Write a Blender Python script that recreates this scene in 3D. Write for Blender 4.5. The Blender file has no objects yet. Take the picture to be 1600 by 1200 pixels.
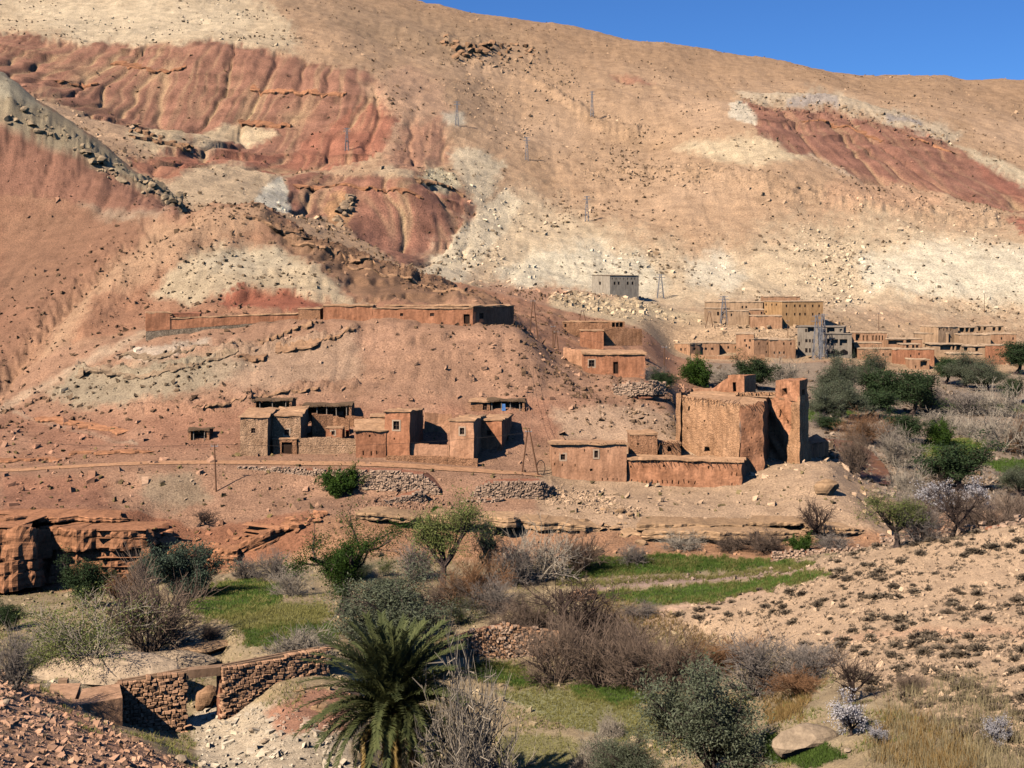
import bpy, bmesh, math, random
import numpy as np
from mathutils import Vector, Matrix

random.seed(7)
RNG = np.random.default_rng(7)
scene = bpy.context.scene
COL = scene.collection

# ------------------------------------------------------------------ camera, sky, sun
F, CX, YH, CAMZ = 2200.0, 800.0, 430.0, 40.0      # focal length and horizon, in pixels of the 1600 px wide photograph
cam_data = bpy.data.cameras.new('camera')
cam = bpy.data.objects.new('camera', cam_data)
COL.objects.link(cam)
cam.location = (0, 0, CAMZ)
cam.rotation_euler = (math.radians(90), 0, 0)
cam_data.sensor_width = 36.0
cam_data.lens = 36.0 * F / 1600.0
cam_data.shift_y = -(600.0 - YH) / 1600.0
cam_data.clip_start = 0.5
cam_data.clip_end = 8000.0
scene.camera = cam

SUN_EL = math.radians(41.0)
SUN_AZ = math.radians(44.0)           # the sun stands behind the camera, this far round to its left
to_sun = Vector((-math.sin(SUN_AZ) * math.cos(SUN_EL), -math.cos(SUN_AZ) * math.cos(SUN_EL), math.sin(SUN_EL)))
world = bpy.data.worlds.new('World')
scene.world = world
world.use_nodes = True
wn, wl = world.node_tree.nodes, world.node_tree.links
wn.clear()
sky_tex = wn.new('ShaderNodeTexSky')
sky_tex.sky_type = 'NISHITA'
sky_tex.sun_disc = False
sky_tex.sun_elevation = SUN_EL
sky_tex.sun_rotation = math.atan2(to_sun.x, to_sun.y)
sky_tex.altitude = 2200.0
sky_tex.air_density = 1.0
sky_tex.dust_density = 0.0
sky_tex.ozone_density = 4.0
tint = wn.new('ShaderNodeMix'); tint.data_type = 'RGBA'; tint.blend_type = 'MULTIPLY'
tint.inputs[0].default_value = 1.0
tint.inputs[7].default_value = (0.40, 0.70, 1.10, 1)
bg = wn.new('ShaderNodeBackground'); bg.inputs['Strength'].default_value = 0.07
wo = wn.new('ShaderNodeOutputWorld')
wl.new(sky_tex.outputs[0], tint.inputs[6]); wl.new(tint.outputs[2], bg.inputs['Color']); wl.new(bg.outputs[0], wo.inputs[0])

sun_data = bpy.data.lights.new('sun', 'SUN')
sun_data.energy = 5.0
sun_data.angle = math.radians(0.5)
sun_data.color = (1.0, 0.965, 0.91)
sun = bpy.data.objects.new('sun', sun_data)
COL.objects.link(sun)
sun.location = to_sun * 300
sun.rotation_euler = to_sun.to_track_quat('Z', 'Y').to_euler()

vs = scene.view_settings
vs.view_transform = 'Standard'
vs.look = 'None'
vs.exposure = 0.5
vs.gamma = 1.0
vs.use_curve_mapping = False
scene.cycles.max_bounces = 5
scene.cycles.diffuse_bounces = 0
scene.cycles.glossy_bounces = 2
scene.cycles.transparent_max_bounces = 4

# ------------------------------------------------------------------ helpers
def P(px, py, d):
    return np.array([(px - CX) / F * d, d, CAMZ + (YH - py) / F * d])

def srgb(h):
    c = [int(h[i:i + 2], 16) / 255 for i in (0, 2, 4)]
    return tuple(x / 12.92 if x <= 0.04045 else ((x + 0.055) / 1.055) ** 2.4 for x in c)

_perm = np.random.default_rng(3).permutation(256).astype(np.int32)
_perm = np.concatenate([_perm, _perm])
_ang = np.random.default_rng(4).random(256) * 2 * math.pi
_gx, _gy = np.cos(_ang).astype(np.float32), np.sin(_ang).astype(np.float32)
def perlin(x, y, seed=0):
    x = np.asarray(x, np.float32) + np.float32(seed * 37.17); y = np.asarray(y, np.float32) - np.float32(seed * 91.3)
    xi = np.floor(x).astype(np.int32); yi = np.floor(y).astype(np.int32)
    fx, fy = x - xi, y - yi
    u = fx * fx * fx * (fx * (fx * 6 - 15) + 10); v = fy * fy * fy * (fy * (fy * 6 - 15) + 10)
    def g(ix, iy, dx, dy):
        h = _perm[(_perm[ix & 255] + iy) & 255]
        return _gx[h] * dx + _gy[h] * dy
    a = g(xi, yi, fx, fy); b = g(xi + 1, yi, fx - 1, fy)
    c = g(xi, yi + 1, fx, fy - 1); e = g(xi + 1, yi + 1, fx - 1, fy - 1)
    return ((a + u * (b - a)) + v * ((c + u * (e - c)) - (a + u * (b - a)))) * 1.5

def fbm(x, y, octaves=4, seed=0, ridged=False):
    s = 0; amp = 1.0; f = 1.0; tot = 0
    for o in range(octaves):
        n = perlin(x * f, y * f, seed + o)
        if ridged: n = 1 - 2 * np.abs(n)
        s = s + n * amp; tot += amp; amp *= 0.5; f *= 2.03
    return s / tot

def smooth(a, b, x):
    t = np.clip((x - a) / (b - a), 0, 1)
    return t * t * (3 - 2 * t)

def pchip_table(xk, yk, x):
    """monotone cubic interpolation; xk (n,), yk (n, m) -> (len(x), m)"""
    xk = np.asarray(xk, float); yk = np.asarray(yk, float)
    h = np.diff(xk); dl = np.diff(yk, axis=0) / h[:, None]
    m = np.zeros_like(yk)
    w1 = (2 * h[1:] + h[:-1])[:, None]; w2 = (h[1:] + 2 * h[:-1])[:, None]
    same = dl[:-1] * dl[1:] > 0
    with np.errstate(divide='ignore', invalid='ignore'):
        hm = (w1 + w2) / (w1 / dl[:-1] + w2 / dl[1:])
    m[1:-1] = np.where(same, np.nan_to_num(hm), 0)
    m[0], m[-1] = dl[0], dl[-1]
    i = np.clip(np.searchsorted(xk, x) - 1, 0, len(xk) - 2)
    t = np.clip((x - xk[i]) / h[i], 0, 1)[:, None]; hh = h[i][:, None]
    return ((1 + 2 * t) * (1 - t) ** 2 * yk[i] + t * (1 - t) ** 2 * hh * m[i]
            + t * t * (3 - 2 * t) * yk[i + 1] + t * t * (t - 1) * hh * m[i + 1])

def mesh_np(name, verts, faces_list, smooth_shade=True):
    """verts (n,3); faces_list: list of int arrays (m,k) for k = 3 or 4"""
    me = bpy.data.meshes.new(name)
    verts = np.ascontiguousarray(verts, np.float32)
    me.vertices.add(len(verts)); me.vertices.foreach_set('co', verts.ravel())
    fl = [np.asarray(f, np.int32) for f in faces_list if len(f)]
    loops = np.concatenate([f.ravel() for f in fl]) if fl else np.zeros(0, np.int32)
    sizes = np.concatenate([np.full(len(f), f.shape[1], np.int32) for f in fl]) if fl else np.zeros(0, np.int32)
    me.loops.add(len(loops)); me.loops.foreach_set('vertex_index', loops)
    me.polygons.add(len(sizes))
    starts = np.concatenate([[0], np.cumsum(sizes)[:-1]]).astype(np.int32) if len(sizes) else sizes
    me.polygons.foreach_set('loop_start', starts)
    me.polygons.foreach_set('loop_total', sizes)
    me.update(calc_edges=True)
    me.polygons.foreach_set('use_smooth', np.full(len(sizes), smooth_shade, bool))
    return me

def obj(name, me, mat=None, parent=None):
    o = bpy.data.objects.new(name, me)
    if mat is not None and me is not None and not me.materials: me.materials.append(mat)
    COL.objects.link(o)
    if parent is not None: o.parent = parent
    return o

def tag(o, label=None, cat=None, group=None, kind=None):
    if label: o['label'] = label
    if cat: o['category'] = cat
    if group: o['group'] = group
    if kind: o['kind'] = kind
    return o

def empty(name, loc, label=None, cat=None, group=None, rz=0.0, sc=None):
    o = bpy.data.objects.new(name, None)
    COL.objects.link(o)
    o.location = [float(v) for v in loc]; o.rotation_euler = (0, 0, rz)
    if sc is not None: o.scale = (sc, sc, sc) if np.isscalar(sc) else sc
    o.empty_display_size = 0.2
    return tag(o, label, cat, group)

# ------------------------------------------------------------------ materials
MATS = {}
def mat_base(name, rough=0.95):
    m = bpy.data.materials.new(name); m.use_nodes = True
    nt = m.node_tree; b = nt.nodes['Principled BSDF']
    b.inputs['Roughness'].default_value = rough
    b.inputs['Specular IOR Level'].default_value = 0.15
    MATS[name] = m
    return m, nt, b

def noise_node(nt, scale, detail=4, rough=0.6, coord=None, dist=0.0):
    n = nt.nodes.new('ShaderNodeTexNoise')
    n.inputs['Scale'].default_value = scale; n.inputs['Detail'].default_value = detail
    n.inputs['Roughness'].default_value = rough; n.inputs['Distortion'].default_value = dist
    if coord is not None: nt.links.new(coord, n.inputs['Vector'])
    return n

def ramp(nt, fac, stops):
    r = nt.nodes.new('ShaderNodeValToRGB')
    e = r.color_ramp.elements
    while len(e) < len(stops): e.new(0.5)
    for i, (p, c) in enumerate(stops):
        e[i].position = p
        e[i].color = (c, c, c, 1) if np.isscalar(c) else (*c, 1)
    nt.links.new(fac, r.inputs[0])
    return r

def mixc(nt, a, b, fac=1.0, mode='MULTIPLY'):
    n = nt.nodes.new('ShaderNodeMix'); n.data_type = 'RGBA'; n.blend_type = mode
    for s, v in ((0, fac), (6, a), (7, b)):
        if isinstance(v, bpy.types.NodeSocket): nt.links.new(v, n.inputs[s])
        elif s == 0: n.inputs[0].default_value = v
        else: n.inputs[s].default_value = (*v, 1)
    return n.outputs[2]

def bump(nt, b, height, strength, dist):
    n = nt.nodes.new('ShaderNodeBump')
    n.inputs['Strength'].default_value = strength; n.inputs['Distance'].default_value = dist
    nt.links.new(height, n.inputs['Height']); nt.links.new(n.outputs[0], b.inputs['Normal'])

def simple_mat(name, col, var=0.25, scale=3.0, rough=0.9, bump_s=0.0, bump_d=0.03, world_space=False, hue=0.0, obj_random=0.0):
    if name in MATS: return MATS[name]
    m, nt, b = mat_base(name, rough)
    if isinstance(col, str): col = srgb(col)
    tc = nt.nodes.new('ShaderNodeTexCoord')
    co = tc.outputs['Object']
    if world_space:
        g = nt.nodes.new('ShaderNodeNewGeometry'); co = g.outputs['Position']
    n = noise_node(nt, scale, 5, 0.65, co)
    r = ramp(nt, n.outputs[0], [(0.25, 1 - var), (0.75, 1 + var)])
    c = mixc(nt, col, r.outputs[0])
    if hue:
        n2 = noise_node(nt, scale * 0.3, 2, 0.5, co)
        r2 = ramp(nt, n2.outputs[0], [(0.3, (1 + hue, 1, 1 - hue)), (0.7, (1 - hue, 1, 1 + hue))])
        c = mixc(nt, c, r2.outputs[0])
    if obj_random:
        oi = nt.nodes.new('ShaderNodeObjectInfo')
        r3 = ramp(nt, oi.outputs['Random'], [(0, 1 - obj_random), (1, 1 + obj_random)])
        c = mixc(nt, c, r3.outputs[0])
    nt.links.new(c, b.inputs['Base Color'])
    if bump_s: bump(nt, b, n.outputs[0], bump_s, bump_d)
    return m
# ------------------------------------------------------------------ terrain: one height field given by feature lines (depth: {column: row})
LINES = [
 (3,   {800: 1750}),
 (40,  {-200: 1250, 0: 1330, 400: 1480, 800: 1520, 1600: 1450}),
 (66,  {-200: 1130, 0: 1215, 200: 1290, 400: 1380, 600: 1460, 800: 1480, 1100: 1400, 1300: 1300, 1600: 1235, 1800: 1180}),
 (78,  {-200: 1040, 0: 1115, 100: 1150, 200: 1190, 300: 1235, 400: 1265, 500: 1290, 600: 1335, 800: 1345, 1000: 1340, 1150: 1290, 1300: 1210, 1450: 1165, 1600: 1130, 1800: 1080}),
 (90,  {-200: 1000, 0: 1064, 50: 1090, 120: 1115, 190: 1142, 250: 1160, 290: 1180, 340: 1192, 450: 1172, 550: 1190, 650: 1240, 800: 1250, 1000: 1240, 1100: 1215, 1200: 1150, 1300: 1110, 1450: 1080, 1600: 1050, 1800: 1000}),
 (100, {-200: 990, 0: 1048, 50: 1064, 120: 1082, 190: 1118, 290: 1142, 345: 1135, 400: 1108, 450: 1085, 520: 1095, 600: 1150, 700: 1180, 850: 1178, 1000: 1165, 1100: 1150, 1200: 1110, 1300: 1060, 1450: 1020, 1600: 995, 1800: 950}),
 (112, {-200: 985, 0: 1045, 60: 1050, 130: 1030, 230: 1040, 300: 1055, 345: 1060, 370: 1025, 450: 1008, 530: 1010, 600: 1060, 700: 1090, 850: 1095, 1000: 1090, 1100: 1078, 1200: 1040, 1300: 985, 1450: 955, 1600: 930, 1800: 890}),
 (122, {-200: 980, 0: 1005, 100: 1000, 250: 985, 350: 975, 450: 966, 550: 970, 650: 1000, 700: 1025, 800: 1036, 900: 1036, 1000: 1035, 1100: 1020, 1200: 975, 1300: 930, 1450: 890, 1600: 865, 1800: 825}),
 (128, {-200: 975, 0: 985, 150: 970, 300: 955, 450: 946, 550: 952, 650: 978, 700: 985, 800: 972, 900: 970, 1000: 975, 1100: 960, 1200: 935, 1300: 895, 1450: 850, 1600: 818, 1800: 780}),
 (140, {-200: 955, 0: 950, 150: 945, 250: 930, 300: 925, 440: 920, 550: 918, 700: 930, 800: 930, 900: 925, 1000: 926, 1100: 923, 1200: 905, 1300: 868, 1400: 852, 1450: 860, 1600: 850, 1800: 830}),
 (150, {-200: 935, 0: 932, 150: 925, 250: 905, 350: 902, 440: 892, 550: 880, 700: 890, 800: 890, 900: 888, 1000: 890, 1100: 888, 1200: 880, 1300: 864, 1400: 866, 1600: 870, 1800: 870}),
 (154, {-200: 928, 0: 925, 150: 918, 240: 902, 350: 892, 400: 882, 450: 872, 550: 862, 700: 868, 800: 870, 900: 867, 1000: 866, 1100: 868, 1200: 868, 1300: 860, 1400: 862, 1600: 872}),
 (157.5, {-200: 850, 0: 860, 150: 860, 240: 855, 290: 870, 350: 862, 430: 845, 480: 830, 600: 842, 800: 850, 950: 852, 1100: 856, 1200: 856, 1300: 852, 1400: 856, 1600: 864}),
 (164, {-200: 785, 0: 795, 200: 806, 250: 825, 300: 832, 400: 818, 500: 800, 600: 806, 700: 812, 800: 814, 900: 816, 1000: 818, 1100: 818, 1200: 818, 1300: 818, 1350: 822, 1400: 838, 1600: 848}),
 (172, {-200: 758, 0: 766, 200: 772, 400: 774, 500: 776, 600: 777, 700: 780, 800: 782, 900: 785, 1000: 787, 1100: 787, 1200: 784, 1280: 777, 1330: 787, 1380: 815, 1420: 822, 1600: 832}),
 (178.5, {-200: 738, 0: 743, 100: 737, 200: 732, 350: 729, 500: 731, 600: 734, 700: 740, 800: 748, 850: 757, 900: 767, 1000: 770, 1100: 772, 1160: 772, 1230: 757, 1280: 748, 1320: 762, 1370: 792, 1420: 803, 1600: 817}),
 (184, {-200: 728, 0: 732, 100: 726, 200: 719, 350: 715, 500: 716, 600: 718, 700: 724, 800: 733, 850: 742, 900: 752, 1000: 755, 1100: 755, 1200: 744, 1250: 738, 1290: 737, 1330: 757, 1380: 782, 1600: 804}),
 (196, {-200: 690, 0: 692, 100: 690, 200: 682, 300: 675, 380: 672, 500: 670, 600: 670, 700: 672, 800: 676, 850: 684, 900: 692, 1000: 692, 1050: 695, 1150: 705, 1250: 717, 1300: 722, 1350: 752, 1400: 764, 1600: 780}),
 (210, {-200: 640, 0: 648, 100: 632, 200: 612, 300: 595, 400: 597, 500: 598, 600: 598, 700: 600, 800: 605, 900: 622, 980: 632, 1040: 645, 1080: 680, 1150: 702, 1300: 716, 1400: 742, 1600: 757}),
 (228, {-200: 600, 0: 610, 100: 572, 230: 531, 400: 516, 500: 502, 700: 505, 800: 513, 830: 532, 880: 571, 920: 584, 1000: 590, 1040: 601, 1070: 640, 1120: 670, 1300: 692, 1400: 713, 1600: 731}),
 (245, {-200: 570, 0: 560, 100: 522, 230: 500, 350: 482, 450: 478, 550: 484, 700: 490, 790: 496, 820: 512, 860: 543, 920: 562, 1000: 572, 1040: 592, 1100: 640, 1300: 672, 1600: 702}),
 (275, {-200: 480, 0: 470, 100: 440, 200: 405, 300: 388, 400: 400, 480: 398, 550: 428, 650: 444, 750: 464, 800: 492, 840: 530, 900: 550, 1000: 572, 1060: 600, 1100: 622, 1200: 642, 1400: 657, 1600: 672}),
 (305, {-200: 400, 0: 380, 100: 360, 200: 345, 300: 322, 380: 318, 450: 340, 500: 372, 600: 408, 700: 440, 760: 464, 800: 490, 900: 537, 1000: 560, 1060: 595, 1100: 606, 1200: 614, 1400: 632, 1600: 642}),
 (325, {-400: 120, -200: 150, 0: 195, 60: 222, 150: 264, 220: 297, 290: 328, 330: 352, 380: 372, 450: 400, 550: 430, 650: 460, 760: 482, 850: 497, 900: 526, 1000: 546, 1060: 585, 1100: 593, 1200: 600, 1400: 612, 1600: 615}),
 (348, {-400: 20, -200: 60, 0: 112, 60: 155, 120: 195, 190: 250, 240: 286, 290: 322, 330: 354, 380: 377, 450: 405, 550: 432, 650: 456, 760: 476, 850: 491, 900: 512, 1000: 530, 1060: 575, 1100: 582, 1200: 588, 1400: 602, 1600: 606}),
 (385, {-400: 120, -200: 170, 0: 230, 100: 285, 200: 325, 300: 355, 400: 375, 500: 398, 600: 420, 700: 440, 800: 465, 900: 490, 1000: 513, 1060: 560, 1100: 566, 1200: 568, 1300: 566, 1400: 582, 1440: 585, 1600: 585}),
 (403, {-400: 135, -200: 175, 0: 233, 100: 283, 200: 318, 300: 345, 400: 362, 500: 388, 600: 409, 700: 434, 800: 460, 900: 481, 1000: 502, 1060: 550, 1100: 556, 1180: 556, 1240: 560, 1300: 556, 1400: 563, 1440: 566, 1600: 570}),
 (420, {-400: 150, -200: 180, 0: 235, 100: 280, 200: 310, 300: 335, 400: 350, 450: 365, 550: 390, 650: 415, 700: 428, 760: 446, 800: 455, 900: 473, 1000: 490, 1060: 515, 1100: 516, 1200: 516, 1300: 532, 1400: 550, 1600: 556}),
 (433, {-400: 150, -200: 172, 0: 229, 200: 296, 300: 321, 400: 339, 450: 356, 550: 388, 650: 413, 700: 425, 800: 450, 900: 466, 1000: 481, 1060: 500, 1100: 502, 1200: 504, 1290: 512, 1400: 540, 1600: 550}),
 (450, {-200: 160, 0: 220, 200: 280, 300: 305, 400: 325, 450: 345, 550: 385, 650: 410, 700: 422, 760: 440, 850: 452, 950: 463, 1000: 470, 1060: 484, 1100: 486, 1200: 489, 1290: 496, 1400: 522, 1600: 540}),
 (500, {-200: 130, 0: 190, 200: 240, 300: 265, 400: 295, 450: 320, 550: 362, 650: 396, 700: 405, 760: 420, 850: 430, 950: 440, 1000: 446, 1100: 455, 1200: 461, 1400: 480, 1600: 495}),
 (560, {-200: 110, 0: 160, 200: 208, 300: 232, 400: 250, 450: 265, 550: 272, 620: 266, 680: 300, 750: 352, 800: 376, 900: 386, 1000: 391, 1200: 396, 1400: 406, 1600: 420}),
 (640, {-200: 80, 0: 120, 200: 188, 300: 205, 400: 222, 500: 225, 600: 228, 700: 262, 800: 300, 900: 315, 1000: 315, 1100: 310, 1200: 304, 1300: 320, 1400: 335, 1600: 345}),
 (740, {-200: 30, 0: 58, 100: 64, 200: 72, 300: 76, 400: 86, 500: 96, 600: 128, 700: 172, 800: 217, 900: 236, 1000: 236, 1100: 222, 1200: 212, 1300: 235, 1400: 260, 1600: 300}),
 (850, {-200: 0, 0: 15, 200: 20, 400: 30, 500: 50, 600: 82, 700: 112, 800: 150, 1000: 166, 1150: 156, 1200: 158, 1400: 188, 1600: 236}),
 (1000, {-200: -50, 0: -40, 200: -40, 400: -20, 600: 26, 700: 52, 800: 82, 1000: 112, 1200: 127, 1400: 150, 1600: 178}),
 (1200, {-200: -90, 0: -80, 200: -80, 400: -50, 600: -5, 640: 4, 700: 15, 800: 31, 900: 48, 1000: 64, 1100: 78, 1200: 96, 1300: 113, 1350: 120, 1400: 122, 1480: 120, 1510: 126, 1560: 125, 1600: 126, 2000: 140}),
 (1350, {-200: -40, 200: -30, 400: 0, 600: 45, 800: 81, 1000: 114, 1200: 146, 1400: 172, 1600: 176}),
 (2600, {800: 330}),
]
COLS = np.concatenate([np.arange(-900, -30, 15.0), np.arange(-30, 1630, 2.4), np.arange(1630, 2515, 15.0)])
_zk = []
for d_, tab in LINES:
    ks = sorted(tab)
    if len(ks) == 1: row = np.full(len(COLS), float(tab[ks[0]]))
    else: row = pchip_table(ks, np.array([[tab[k]] for k in ks], float), np.clip(COLS, ks[0], ks[-1]))[:, 0]
    _zk.append(CAMZ + (YH - row) / F * d_)
_zk = np.array(_zk); _dk = np.array([l[0] for l in LINES], float)
# rows of the mesh, spaced so that a step is about two pixels in the picture
_df = np.exp(np.linspace(math.log(40), math.log(2600), 6000))
_zf = pchip_table(_dk, _zk, _df)
_pyf = YH - (_zf - CAMZ) * F / _df[:, None]
_cin = (COLS > 0) & (COLS < 1600)
_step = np.percentile(np.abs(np.diff(_pyf[:, _cin], axis=0)), 82, axis=1) / 2.85 + np.diff(np.log(_df)) * 36
_cum = np.concatenate([[0], np.cumsum(_step)])
NR = int(_cum[-1]) + 1
ROWS = np.interp(np.linspace(0, _cum[-1], NR), _cum, _df)
ROWS = np.concatenate([[3, 12, 22, 32], ROWS])
NR = len(ROWS); NC = len(COLS)
Z = pchip_table(_dk, _zk, ROWS)
D2 = np.repeat(ROWS[:, None], NC, 1); PX2 = np.repeat(COLS[None, :], NR, 0)
X2 = (PX2 - CX) / F * D2
PY2 = YH - (Z - CAMZ) * F / D2         # undisturbed picture rows, used for the bounds of the geological zones

_wx = (fbm(PX2 / 38, PY2 / 26, 3, 11) + 0.8 * fbm(PX2 / 8, PY2 / 6, 3, 13)).astype(np.float32)
_wy = (fbm(PX2 / 38, PY2 / 26, 3, 29) + 0.8 * fbm(PX2 / 8, PY2 / 6, 3, 31)).astype(np.float32)
def zone(poly, dlo, dhi, feather=6.0, warp=8.0, seed=0):
    poly = np.array(poly, float)
    m = np.zeros((NR, NC), np.float32)
    pad = feather + warp * 2
    rs = (ROWS >= dlo) & (ROWS <= dhi)
    cs = (COLS > poly[:, 0].min() - pad) & (COLS < poly[:, 0].max() + pad)
    if not rs.any() or not cs.any(): return m
    ii = np.ix_(rs, cs)
    x = PX2[ii]; y = PY2[ii]
    wx = x + 1.25 * warp * _wx[ii]; wy = y + 1.1 * warp * _wy[ii]
    inside = np.zeros(x.shape, bool); dist = np.full(x.shape, 1e9)
    n = len(poly)
    for i in range(n):
        ax, ay = poly[i]; bx, by = poly[(i + 1) % n]
        cond = (ay > wy) != (by > wy)
        with np.errstate(divide='ignore', invalid='ignore'):
            xin = (bx - ax) * (wy - ay) / (by - ay + 1e-12) + ax
        inside ^= cond & (wx < xin)
        ex, ey = bx - ax, by - ay
        t = np.clip(((wx - ax) * ex + (wy - ay) * ey) / (ex * ex + ey * ey + 1e-9), 0, 1)
        dist = np.minimum(dist, np.hypot(wx - ax - t * ex, wy - ay - t * ey))
    sd = np.where(inside, dist, -dist)
    m[ii] = smooth(-feather, feather, sd)
    return m

# colours of rock and soil, with light and shade painted on the dome hill -------------------------------------------------
C = np.zeros((NR, NC, 3), np.float32)
def paint(mask, hexcol, op=1.0):
    c = np.array(srgb(hexcol), np.float32)
    k = (mask * op)[..., None]
    C[...] = C * (1 - k) + c * k
def dmask(a, b, soft=6): return (smooth(a - soft, a + soft, D2) * (1 - smooth(b - soft, b + soft, D2))).astype(np.float32)
def line_zone(pts, width, dlo, dhi, feather=3, warp=6, seed=0):
    up = [(x, y - width / 2) for x, y in pts]; dn = [(x, y + width / 2) for x, y in pts]
    return zone(up + dn[::-1], dlo, dhi, feather, warp, seed)

C[...] = np.array(srgb('bd9166'), np.float32)
nz = fbm(X2 / 70, D2 / 110, 4, 5)
paint(smooth(-0.15, 0.5, nz) * (D2 > 385), 'c69a70', .8)
paint(smooth(0.1, 0.5, fbm(X2 / 45, D2 / 70, 4, 8)) * (D2 > 500), 'ac8257', .55)
paint(smooth(900, 1080, D2), 'a97f56', .8)
M = 385, 2600
RED = np.zeros((NR, NC), np.float32)
def redzone(poly, col, dlo=385, dhi=2600, fe=5, wa=9, seed=0, op=1.0):
    global RED
    m = zone(poly, dlo, dhi, fe, wa, seed); paint(m, col, op); RED = np.maximum(RED, m * op)
paint(zone([(-900, -60), (380, -20), (440, 20), (470, 70), (400, 75), (280, 72), (150, 62), (0, 52), (-900, 40)], *M, 10, 12, 1), 'c6a67c')
paint(zone([(20, 0), (380, 5), (390, 45), (250, 60), (100, 55)], *M, 14, 14, 2), 'ccb088', .6)
paint(zone([(430, 0), (640, 20), (820, 60), (700, 90), (560, 60)], *M, 20, 10, 2), 'a5805a', .8)
redzone([(-900, 50), (0, 54), (60, 60), (100, 66), (160, 60), (280, 72), (330, 62), (400, 76), (460, 80), (520, 95), (572, 108), (600, 130), (585, 170), (560, 200), (480, 228), (420, 246), (300, 246), (240, 222), (200, 203), (140, 185), (80, 152), (0, 142), (-900, 130)], 'a26a4c', seed=3)
redzone([(230, 225), (450, 240), (590, 140), (625, 190), (600, 235), (520, 255), (440, 262), (300, 262)], 'ad6746', seed=4)
redzone([(200, 240), (270, 235), (300, 260), (280, 290), (215, 265)], 'a8603f', seed=6, op=.8)
paint(zone([(560, 130), (640, 105), (690, 130), (700, 180), (690, 250), (640, 262), (600, 235), (625, 190)], *M, 12, 12, 5), 'c4926a', .8)
redzone([(640, 195), (690, 190), (712, 250), (660, 262), (600, 250)], 'b27350', seed=9, op=.7, fe=12)
paint(zone([(195, 212), (240, 196), (285, 203), (292, 225), (240, 232)], *M, 5, 6, 6), 'c6a477')
paint(zone([(292, 228), (320, 205), (370, 190), (425, 200), (440, 212), (380, 222), (330, 232)], *M, 5, 6, 7), 'cba97c')
paint(zone([(250, 300), (290, 270), (330, 245), (400, 250), (432, 285), (455, 335), (400, 330), (300, 325)], *M, 8, 8, 8), 'c6a277')
paint(zone([(390, 325), (418, 292), (440, 278), (455, 318), (450, 338), (410, 335)], *M, 4, 6, 9), 'd3bf9f')
redzone([(446, 275), (500, 262), (560, 270), (600, 264), (655, 272), (695, 290), (722, 302), (728, 330), (705, 372), (668, 418), (620, 408), (560, 378), (520, 345), (455, 335)], 'a6694b', fe=4, wa=6, seed=10)
paint(zone([(652, 268), (680, 262), (712, 275), (722, 296), (690, 292)], *M, 4, 5, 11), 'c9b084')
paint(zone([(585, 262), (610, 245), (640, 255), (650, 268), (600, 266)], *M, 4, 5, 12), 'c4a278', .8)
redzone([(500, 335), (540, 300), (550, 330), (545, 365), (520, 352)], 'c0864f', seed=12, fe=4)
redzone([(710, 425), (735, 350), (722, 300), (745, 330), (730, 380), (716, 428)], 'b86c4c', seed=13, op=.8)
paint(zone([(660, 425), (700, 375), (745, 335), (790, 300), (900, 330), (1010, 375), (1100, 395), (1250, 345), (1420, 350), (1700, 380), (1700, 492), (1300, 484), (1000, 475), (880, 455), (760, 440)], *M, 34, 24, 14), 'cfb186', .75)
paint(zone([(770, 436), (830, 395), (930, 380), (1010, 400), (1040, 440), (1000, 460), (900, 446), (800, 442)], *M, 14, 14, 15), 'd0bc99', .8)
paint(zone([(1340, 400), (1460, 375), (1700, 400), (1700, 470), (1480, 465), (1360, 450)], *M, 14, 12, 16), 'd4bf9c', .85)
paint(zone([(1070, 400), (1130, 380), (1170, 420), (1140, 455), (1080, 440)], *M, 14, 12, 16), 'd3bf9e', .7)
paint(zone([(656, 428), (690, 385), (740, 335), (790, 300), (815, 318), (790, 365), (750, 410), (720, 442)], *M, 6, 7, 71), 'd2b78f', .9)
paint(zone([(700, 240), (730, 235), (790, 262), (770, 300), (748, 330), (728, 300)], *M, 6, 8, 17), 'c9b08a', .85)
paint(zone([(690, 185), (722, 182), (728, 200), (700, 202)], *M, 6, 5, 17), 'cfbb9a', .8)
redzone([(1160, 155), (1200, 165), (1290, 166), (1350, 186), (1400, 196), (1470, 211), (1480, 231), (1540, 266), (1620, 300), (1700, 330), (1700, 352), (1540, 317), (1470, 302), (1400, 287), (1350, 287), (1290, 257), (1240, 237), (1185, 212)], '9f664b', fe=3, wa=5, seed=18)
paint(zone([(1255, 238), (1268, 236), (1340, 278), (1330, 284), (1290, 262)], *M, 3, 4, 19), 'c9a27c')
paint(zone([(1137, 156), (1160, 156), (1186, 184), (1176, 196), (1142, 184)], *M, 3, 5, 20), 'c8b192')
paint(zone([(1150, 140), (1290, 140), (1400, 170), (1500, 205), (1480, 226), (1400, 196), (1290, 164), (1170, 155)], *M, 7, 10, 21), 'c4aa86', .8)
paint(line_zone([(1230, 158), (1290, 158), (1310, 166)], 9, *M, 3, 4, 22), 'a8968a', .8)
paint(line_zone([(1385, 184), (1420, 187), (1440, 194)], 9, *M, 3, 4, 23), 'a8968a', .8)
redzone([(955, 115), (1000, 120), (1022, 132), (985, 136)], 'b0704e', seed=23, op=.8)
paint(zone([(1480, 225), (1600, 270), (1700, 300), (1700, 330), (1600, 298), (1540, 262)], *M, 6, 8, 24), 'c9ac83')
redzone([(1570, 335), (1650, 345), (1700, 370), (1600, 360)], 'ab6548', seed=25)
redzone([(1520, 258), (1555, 268), (1610, 300), (1640, 330), (1560, 300)], 'a86246', seed=26, op=.7)
paint(zone([(1290, 290), (1380, 285), (1470, 305), (1480, 322), (1400, 335), (1290, 325)], *M, 9, 9, 27), 'c99569', .9)
paint(zone([(1050, 225), (1130, 218), (1200, 215), (1260, 250), (1180, 262), (1080, 240)], *M, 8, 8, 28), 'ceb184', .8)
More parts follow.
